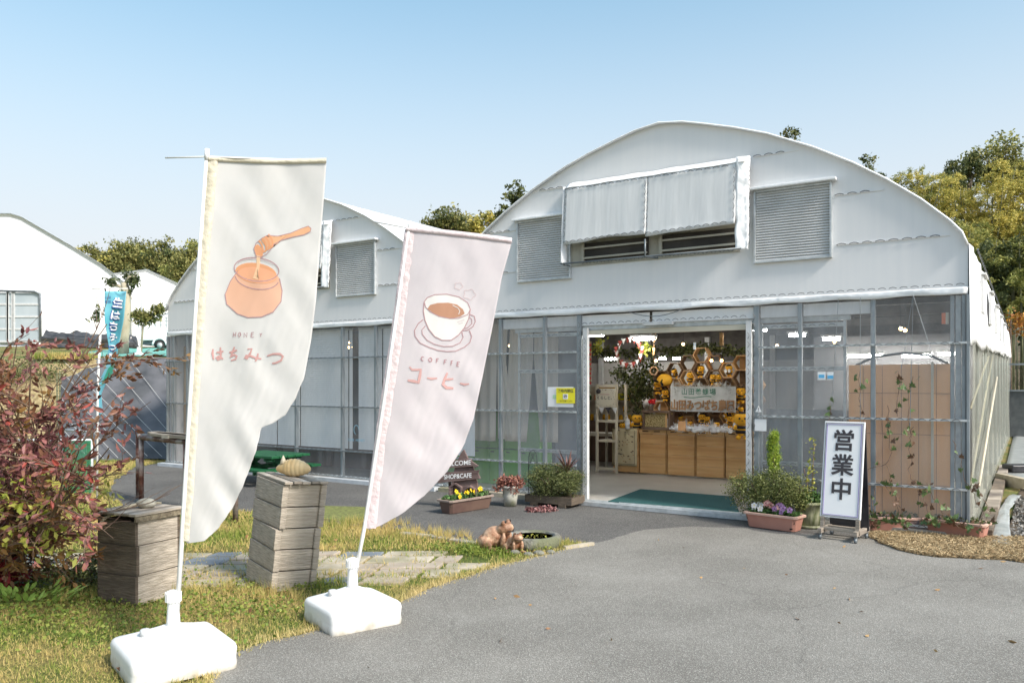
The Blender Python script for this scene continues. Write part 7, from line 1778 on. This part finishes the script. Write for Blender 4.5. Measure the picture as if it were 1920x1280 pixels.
pr1 = [(-228, 545), (-180, 500), (-110, 450), (-60, 420), (-20, 402), (20, 402), (40, 408), (85, 434), (130, 460), (190, 497), (232, 530), (243, 548), (246, 560)]
g1 = fargh('largest white greenhouse at the left edge, with a framed grey door', Y1, pr1, 648, 14, R(30))
pr2 = [(208, 520), (214, 512), (275, 505), (300, 515), (332, 531), (350, 552), (352, 560)]
g2 = fargh('smaller white greenhouse behind the first, beyond the bare tree', 36., [(150, 560), (165, 540), (208, 514), (275, 506), (330, 531), (352, 545), (380, 575)], 650, 12, R(28))
# door of the large one
dx0, dx1 = PT(-10, 25.6), PT(75, 25.6); z0, z1 = ZT(640, 25.6), ZT(547, 25.6)
dd = thing('greenhouse_door', 'grey translucent double door with white cross bars on the largest far greenhouse', 'door', ((dx0+dx1)/2, 25.6, z0)); wd, hh = (dx1-dx0)/2, z1-z0
for i in range(3):
    xa, xb = -wd+i*2*wd/3+.02, -wd+(i+1)*2*wd/3-.02
    if i == 0: xa = -wd; xb = -wd*.42
    elif i == 1: xa = -wd*.40; xb = -wd*.2
    else: xa = -wd*.14; xb = wd
    for k in range(4):
        b = MB(); b.b2((xa+.03, 0, hh*k/4+.03), (xb-.03, .02, hh*(k+1)/4-.03)); b.build('pane', M['pane'], dd)
        b = MB(); b.b2((xa, -.02, hh*k/4-.03), (xb, .03, hh*k/4+.03)); b.build('cross_bar', M['whitep'], dd)
    for x in (xa, xb):
        b = MB(); b.b2((x-.03, -.03, 0), (x+.03, .03, hh)); b.build('stile', M['whitep'], dd)
b = MB(); b.tube([(-wd, -.05, hh+.03), (wd*.8, -.05, hh), (wd+.03, -.05, hh-.08), (wd+.05, -.05, 0)], .035, 8); b.build('seal', M['galvdark'], dd)
# black tarp roll
tb = thing('tarp_roll', 'crumpled black tarpaulin lying along the foot of the largest far greenhouse', 'tarpaulin', (PT(80, 24), 24, ZT(652, 24)))
L_ = PT(258, 24)-PT(80, 24); hT = (652-624)/F*24
def tf(s, t):
    a = t*math.pi; e = min(1, s*22, (1-s)*22)**.5
    w_ = .33*e; sag = .05*math.sin(s*math.pi)*0-.04*s
    nn = .3*noise.noise(Vector((s*4+t*3, t*9, 1)))+.14*noise.noise(Vector((s*9-t*5, t*16, 7)))+.05*noise.noise(Vector((s*24, t*9, 4)))
    return (L_*s, -math.cos(a)*w_*(1+nn), (math.sin(a)**.7)*(hT+sag)*e*(1+nn)*(1-.15*s))
b = MB(); b.grid(tf, 110, 24); b.build('tarpaulin', M['tarp'], tb)
# pruned tree in front of it
Yp = 20.; tx = PT(231, Yp); tz = ZT(668, Yp)
pt_ = thing('pruned_tree', 'pale-barked tree cut back hard, behind the cyan banner', 'tree', (tx, Yp, tz))
Z = lambda py: ZT(py, Yp)-tz
X = lambda px: PT(px, Yp)-tx
b = MB(); b.tube([(X(232), 0, -.2), (X(231), 0, Z(640)), (X(236), 0, Z(600)), (X(237), 0, Z(570)), (X(235), 0, Z(540)), (X(233), 0, Z(530))], [.14, .125, .12, .10, .09, .08], 12)
b.tube([(X(235), 0, Z(540)), (X(222), 0, Z(536)), (X(206), 0, Z(534))], [.06, .045, .03], 6); b.tube([(X(234), 0, Z(533)), (X(245), -.1, Z(520)), (X(258), 0, Z(517))], [.05, .03, .01], 6)
b.tube([(X(238), 0, Z(598)), (X(250), 0, Z(592)), (X(272), -.1, Z(588))], [.05, .03, .012], 6); b.tube([(X(238), 0, Z(596)), (X(215), .1, Z(580)), (X(188), 0, Z(580))], [.04, .02, .01], 6); b.tube([(X(236), 0, Z(540)), (X(246), 0, Z(555)), (X(250), 0, Z(572))], [.02, .012, .004], 5)
b.build('trunk', M['bark'], pt_)
for px, py, rx, rz__, n in ((252, 526, .16, .14, 26), (210, 528, .12, .14, 14), (180, 585, .12, .3, 16), (240, 515, .14, .1, 12), (232, 545, .2, .08, 8)):
    C = clumps((X(px), 0, Z(py)), (rx, .15, rz__), n, 9, .05); leaves('foliage', C, .11, M['leafB'], pt_, aspect=.35, up=-.2, kind='stuff')
# potted small tree with stake
Yq = 19.3; tx = PT(266, Yq); tz = ZT(668, Yq); Z = lambda py: ZT(py, Yq)-tz; X = lambda px: PT(px, Yq)-tx
q_ = thing('sapling', 'young bushy tree tied to a thin stake above a white weighted base', 'tree', (tx, Yq, tz))
b = MB(); b.tube([(X(266), 0, 0), (X(266), 0, Z(563))], .012, 6); b.build('stake', M['galv'], q_)
b = MB(); b.tube([(X(264), 0, 0), (X(268), 0, Z(610)), (X(280), 0, Z(590))], [.03, .025, .015], 6); b.build('trunk', M['bark'], q_)
for px, py, rx, rz__, n in ((270, 598, .25, .14, 40), (285, 592, .18, .12, 20), (297, 580, .16, .09, 22), (262, 590, .15, .1, 14)):
    C = clumps((X(px), 0, Z(py)), (rx, .15, rz__), n, 12, .045); leaves('foliage', C, .1, M['leafA'], q_, aspect=.35, up=-.3, kind='stuff')
b = MB(); b.lathe([(.12, 0), (.12, .07), (.05, .1), (.04, .22)], 14, (X(262), -.05, .0)); b.build('base', M['white'], q_)
# flatbed truck
Yr_ = 23.; tk = thing('truck', 'white flatbed truck with railed sides, mostly hidden behind the left arched greenhouse', 'truck', (PT(300, Yr_), Yr_, ZT(656, Yr_)))
s_ = Yr_/F
b = MB(); b.b2((-42*s_, -.0, 18*s_), (70*s_, 1.6, 42*s_)); b.build('bed', M['truck'], tk, bevel=.02)
b = MB(); b.b2((-38*s_, .1, 10*s_), (70*s_, 1.5, 17*s_)); b.build('chassis', M['galvdark'], tk)
for x in (0, 55):
    b = MB(); b.tube([(x*s_, -.02, 9*s_), (x*s_, .2, 9*s_)], 10*s_, 18); w_ = b.build('wheel', M['tyre'], tk); b = MB(); b.tube([(x*s_, -.03, 9*s_), (x*s_, 0, 9*s_)], 5*s_, 14); b.build('rim', M['galvlight'], w_)
b = MB(); b.tube([((-10+math.cos(a/8*math.pi)*13+10)*s_, -.03, (9+math.sin(a/8*math.pi)*13)*s_) for a in range(9)], .03, 6); b.build('mudguard', M['truck'], tk)
for k in range(12):
    b = MB(); b.b2((-42*s_+k*.16, .0, 42*s_), (-42*s_+k*.16+.03, .03, 60*s_)); b.build('stake', M['galvlight'], tk)
for z in (47, 54, 60):
    b = MB(); b.b2((-42*s_, -.01, z*s_), (70*s_, -.005+.03, z*s_+.025)); b.build('rail', M['galvlight'], tk)
for (a, c_) in (((-30, 60), (-10, 95)), ((-14, 95), (8, 60)), ((-25, 68), (12, 78)), ((0, 60), (5, 82)), ((-8, 88), (30, 92))):
    b = MB(); b.tube([(a[0]*s_, .8, a[1]*s_), (c_[0]*s_, .8, c_[1]*s_)], .02, 5); b.build('load_bar', M['galvlight'], tk)
# trees beyond
for i, (px, Y, pt, w_, mm, m2) in enumerate(((165, 44, 455, 90, 'leafA', 'leafY'), (215, 45, 446, 110, 'leafA', 'leafA'), (262, 46, 438, 110, 'leafA', 'leafG'), (312, 45, 446, 90, 'leafA', 'leafB'), (355, 44, 452, 90, 'leafA', 'leafG'), (400, 46, 470, 90, 'leafA', 'leafB'))):
    skytree(['low yellowing tree at the left end of the far row', 'broad olive tree, second in the far row', 'tallest olive tree in the middle of the far left row', 'thin-topped olive tree right of the tallest', 'airy tree just left of the honey banner', 'tree behind the honey banner'][i], px, Y, pt, 560, w_*1.15, mm, m2, 200, 52, .16, 7, group='trees beyond the far greenhouses', seed=50+i)

# ================================================================ GREEN NET CAGE AND WIRE FENCE
Yn = 10.9
nc_ = thing('net_cage', 'low pipe frame covered with green netting behind the red shrub', 'cage', (PT(90, Yn), Yn, 0)); X = lambda px: PT(px, Yn)-PT(90, Yn); Zn = lambda py: ZT(py, Yn)
b = MB(); b.tube([(X(-60), 0, Zn(826)), (X(172), 0, Zn(825))], .022, 8); b.tube([(X(68), .6, Zn(810)), (X(166), .6, Zn(816))], .018, 8); b.tube([(X(68), .6, Zn(810)), (X(68), .6, 0)], .018, 8); b.tube([(X(120), 0, Zn(825)), (X(120), 0, 0)], .018, 8); b.tube([(X(172), 0, Zn(825)), (X(172), 0, 0)], .022, 8); b.build('frame', M['galvlight'], nc_)
b = MB()
for k in range(34):
    x = X(120)+(X(172)-X(120))*k/33; b.tube([(x, -.02, .03), (x, -.02, Zn(826))], .0035, 3, cap=False)
for k in range(40):
    z = .03+(Zn(826)-.03)*k/39; b.tube([(X(120), -.025, z), (X(172), -.025, z)], .0035, 3, cap=False)
b.build('netting', M['net'], nc_, kind='stuff')
wf = thing('wire_fence', 'thin wire fence with a dark post behind the red shrub', 'fence', (PT(60, 11.3), 11.3, 0)); X = lambda px: PT(px, 11.3)-PT(60, 11.3)
b = MB()
for k in range(22): b.tube([(X(-80+12*k), 0, 0), (X(-80+12*k), 0, .75)], .003, 3, cap=False)
for z in (.1, .3, .5, .7): b.tube([(X(-80), 0, z), (X(175), 0, z)], .003, 3, cap=False)
b.build('mesh', M['galvdark'], wf, kind='stuff')
b = MB(); b.b2((X(163), .0, 0), (X(171), .05, ZT(790, 11.3))); b.build('post', M['wooddk'], wf)
for i, px in enumerate((107, 112)):
    t = thing('garden_pole', ['left of the two thin dark garden poles in the shrub', 'right of the two thin dark garden poles in the shrub'][i], 'pole', (PT(px, 11.6), 11.6, 0), 0, 'thin dark garden poles'); b = MB(); b.tube([(0, 0, 0), (0, 0, ZT(695 if i else 702, 11.6))], .012, 6)
    for k in range(20): b.ball((0, 0, .2+k*.08), .017, 6, 4)
    b.build('pole', M['culm'], t)

# ================================================================ RED-LEAVED SHRUB
random.seed(77)
base = G(-8, 1092)
rs = thing('red_shrub', 'large shrub with dull red autumn leaves at the left edge', 'shrub', base)
leafme = []
for mm in ('leafred', 'leafred', 'leafscar'):
    b = MB(); b.add([(0, 0, 0), (.2, .3, -.06), (.17, .68, -.05), (0, 1, .06), (-.17, .68, -.05), (-.2, .3, -.06), (0, .34, .05), (0, .68, .06)], [(0, 1, 6), (1, 2, 7, 6), (2, 3, 7), (3, 4, 7), (4, 5, 6, 7), (5, 0, 6)]); leafme.append(b.mesh('leaf', M[mm]))
bt_ = MB(); LP = []
def branch(p, d, L, r, depth):
    pts = [Vector(p)]; n = 6; dd = Vector(d).normalized()
    for i in range(n):
        dd = (dd+Vector((random.gauss(0, .10), random.gauss(0, .10), random.gauss(0, .07)-(.03 if depth else -.02)))).normalized(); pts.append(pts[-1]+dd*L/n)
    bt_.tube(pts, [r*(1-.75*i/n) for i in range(n+1)], 5 if r > .004 else 4, cap=False)
    if depth < 2:
        for k in range(7 if depth == 0 else 5):
            q = random.uniform(.28 if depth == 0 else .12, 1); j = min(int(q*n), n-1)
            s = Vector((random.gauss(0, .6), random.gauss(0, .6), random.gauss(.1, .5)))
            branch(pts[j], (dd*1.0+s), L*random.uniform(.28, .46)*(1 if depth else .95), r*.45, depth+1)
    if depth >= 1:
        for k in range(8 if depth == 2 else 7):
            q = random.uniform(.1, 1)*n; j = min(int(q), n-1); p_ = pts[j].lerp(pts[j+1], q-j)
            LP.append((p_+Vector((random.gauss(0, .008),)*3), (dd+Vector((random.gauss(0, .7), random.gauss(0, .7), random.gauss(-.1, .5)))).normalized()))
targets = [(235, 775, 5.0), (225, 810, 5.6), (170, 860, 4.8), (160, 780, 4.6), (170, 660, 5.3), (120, 700, 5.0), (60, 640, 4.9), (20, 600, 5.2), (-40, 620, 5.5), (100, 850, 4.7), (40, 760, 4.6), (150, 930, 4.9), (0, 690, 5.6), (80, 690, 5.8), (190, 720, 5.7), (-20, 820, 4.9), (60, 920, 5.0), (120, 640, 5.9), (-80, 720, 5), (140, 910, 5.3), (-60, 900, 5.2), (30, 850, 5.5)]
for px, py, Y in targets:
    e = P(px, py, Y)-base; branch((random.gauss(0, .05), random.gauss(0, .05), 0), e+Vector((0, 0, -.05)), e.length*random.uniform(.93, 1.02), .013, 0)
bt_.build('branches', M['twig'], rs)
def visk(q): a = q[0]+base; return abs(a.x/a.y) < .66
def pxy(q): a = q[0]+base; return 960+F*a.x/a.y, 719-F*(a.z-H)/a.y
LP = [q for q in LP if not (pxy(q)[0] > 185 and pxy(q)[1] > 885) and not (pxy(q)[0] > 120 and pxy(q)[1] < 640) and not (pxy(q)[0] > 60 and pxy(q)[1] < 590)]
LP.sort(key=lambda q: ((q[0]+base).y+(0 if visk(q) else 50)))
for i, (p_, d_) in enumerate(LP[:300]):
    o = link('leaf', leafme[random.choice((0, 1, 0, 1, 0, 1, 2))], rs, p_, d_.to_track_quat('Y', 'Z').to_euler()); o.rotation_euler.rotate_axis('Y', random.uniform(-1.5, 1.5)); o.scale = (random.uniform(.05, .075),)*3
vs, fs, k = [], [], 0
base_v = [Vector(v) for v in [(0, 0, 0), (.21, .32, -.06), (.17, .7, -.03), (0, 1, .06), (-.17, .7, -.03), (-.21, .32, -.06)]]
for p_, d_ in LP[300:]:
    if not visk((p_, 0)) and random.random() < .5: continue
    q = d_.to_track_quat('Y', 'Z').to_matrix() @ Matrix.Rotation(random.uniform(-1.5, 1.5), 3, 'Y'); s = random.uniform(.042, .07)
    vs += [tuple(p_+q @ (v*s)) for v in base_v]; fs += [(k, k+1, k+2, k+3), (k, k+3, k+4, k+5)]; k += 6
npmesh('foliage', vs, fs, M['leafred'], rs, kind='stuff')
print('red leaves', len(LP), len(fs))
# yellowing lower leaves and the low green plants at its foot
C = clumps(P(60, 960, 5.2)-base, (.5, .4, .25), 40, 8, .06); leaves('foliage', C, .055, M['leafyl'], rs, aspect=.5, kind='stuff')
lp = thing('laurel_plant', 'low plant with glossy pale green leaves at the lower left edge', 'plant', G(40, 1150))
for i in range(70):
    a = random.random()*6.28; r = random.random()**.5*.34; l = random.uniform(.07, .12); e = random.uniform(.1, .9)
    d = Vector((math.cos(a)*math.cos(e), math.sin(a)*math.cos(e), math.sin(e)))
    b_ = leafme[0]
    o = link('leaf', lmesh if 'lmesh' in globals() else (lambda: globals().__setitem__('lmesh', (lambda bb: (bb.add([(0, 0, 0), (.15, .3, -.03), (.14, .7, -.02), (0, 1, -.05), (-.14, .7, -.02), (-.15, .3, -.03)], [(0, 1, 2, 3), (0, 3, 4, 5)]), bb.mesh('leaf', M['weedb']))[1])(MB())) or lmesh)(), lp, (math.cos(a)*r*1.2, math.sin(a)*r*.6, .05+random.random()*.13*(1-r)), d.to_track_quat('Y', 'Z').to_euler()); o.scale = (l,)*3
rl = thing('red_leaved_plant', 'dark crimson leaved plant low at the left edge, above the pale green one', 'plant', G(10, 1110))
C = clumps((0, 0, .14), (.22, .15, .1), 26, 14, .03); leaves('foliage', C, .06, M['crimson'], rl, aspect=.5, kind='stuff')
for o in bpy.data.objects:
    if o.name.startswith('wiggle_wire'): o['kind'] = 'stuff'
dn = thing('bush', 'thin dark leafed weed bush against the left face of the three-box hive stack', 'shrub', G(150, 1105))
b = MB()
for i in range(14):
    b.tube([(random.gauss(0, .05), random.gauss(0, .05), 0), (random.gauss(0, .15), random.gauss(0, .1), .15), (random.gauss(.02, .22), random.gauss(0, .12), random.uniform(.16, .32))], .003, 4)
b.build('stems', M['twig'], dn)
C = clumps((0, 0, .13), (.3, .18, .12), 60, 14, .03); leaves('foliage', C, .03, M['boxd'], dn, aspect=.6, kind='stuff')
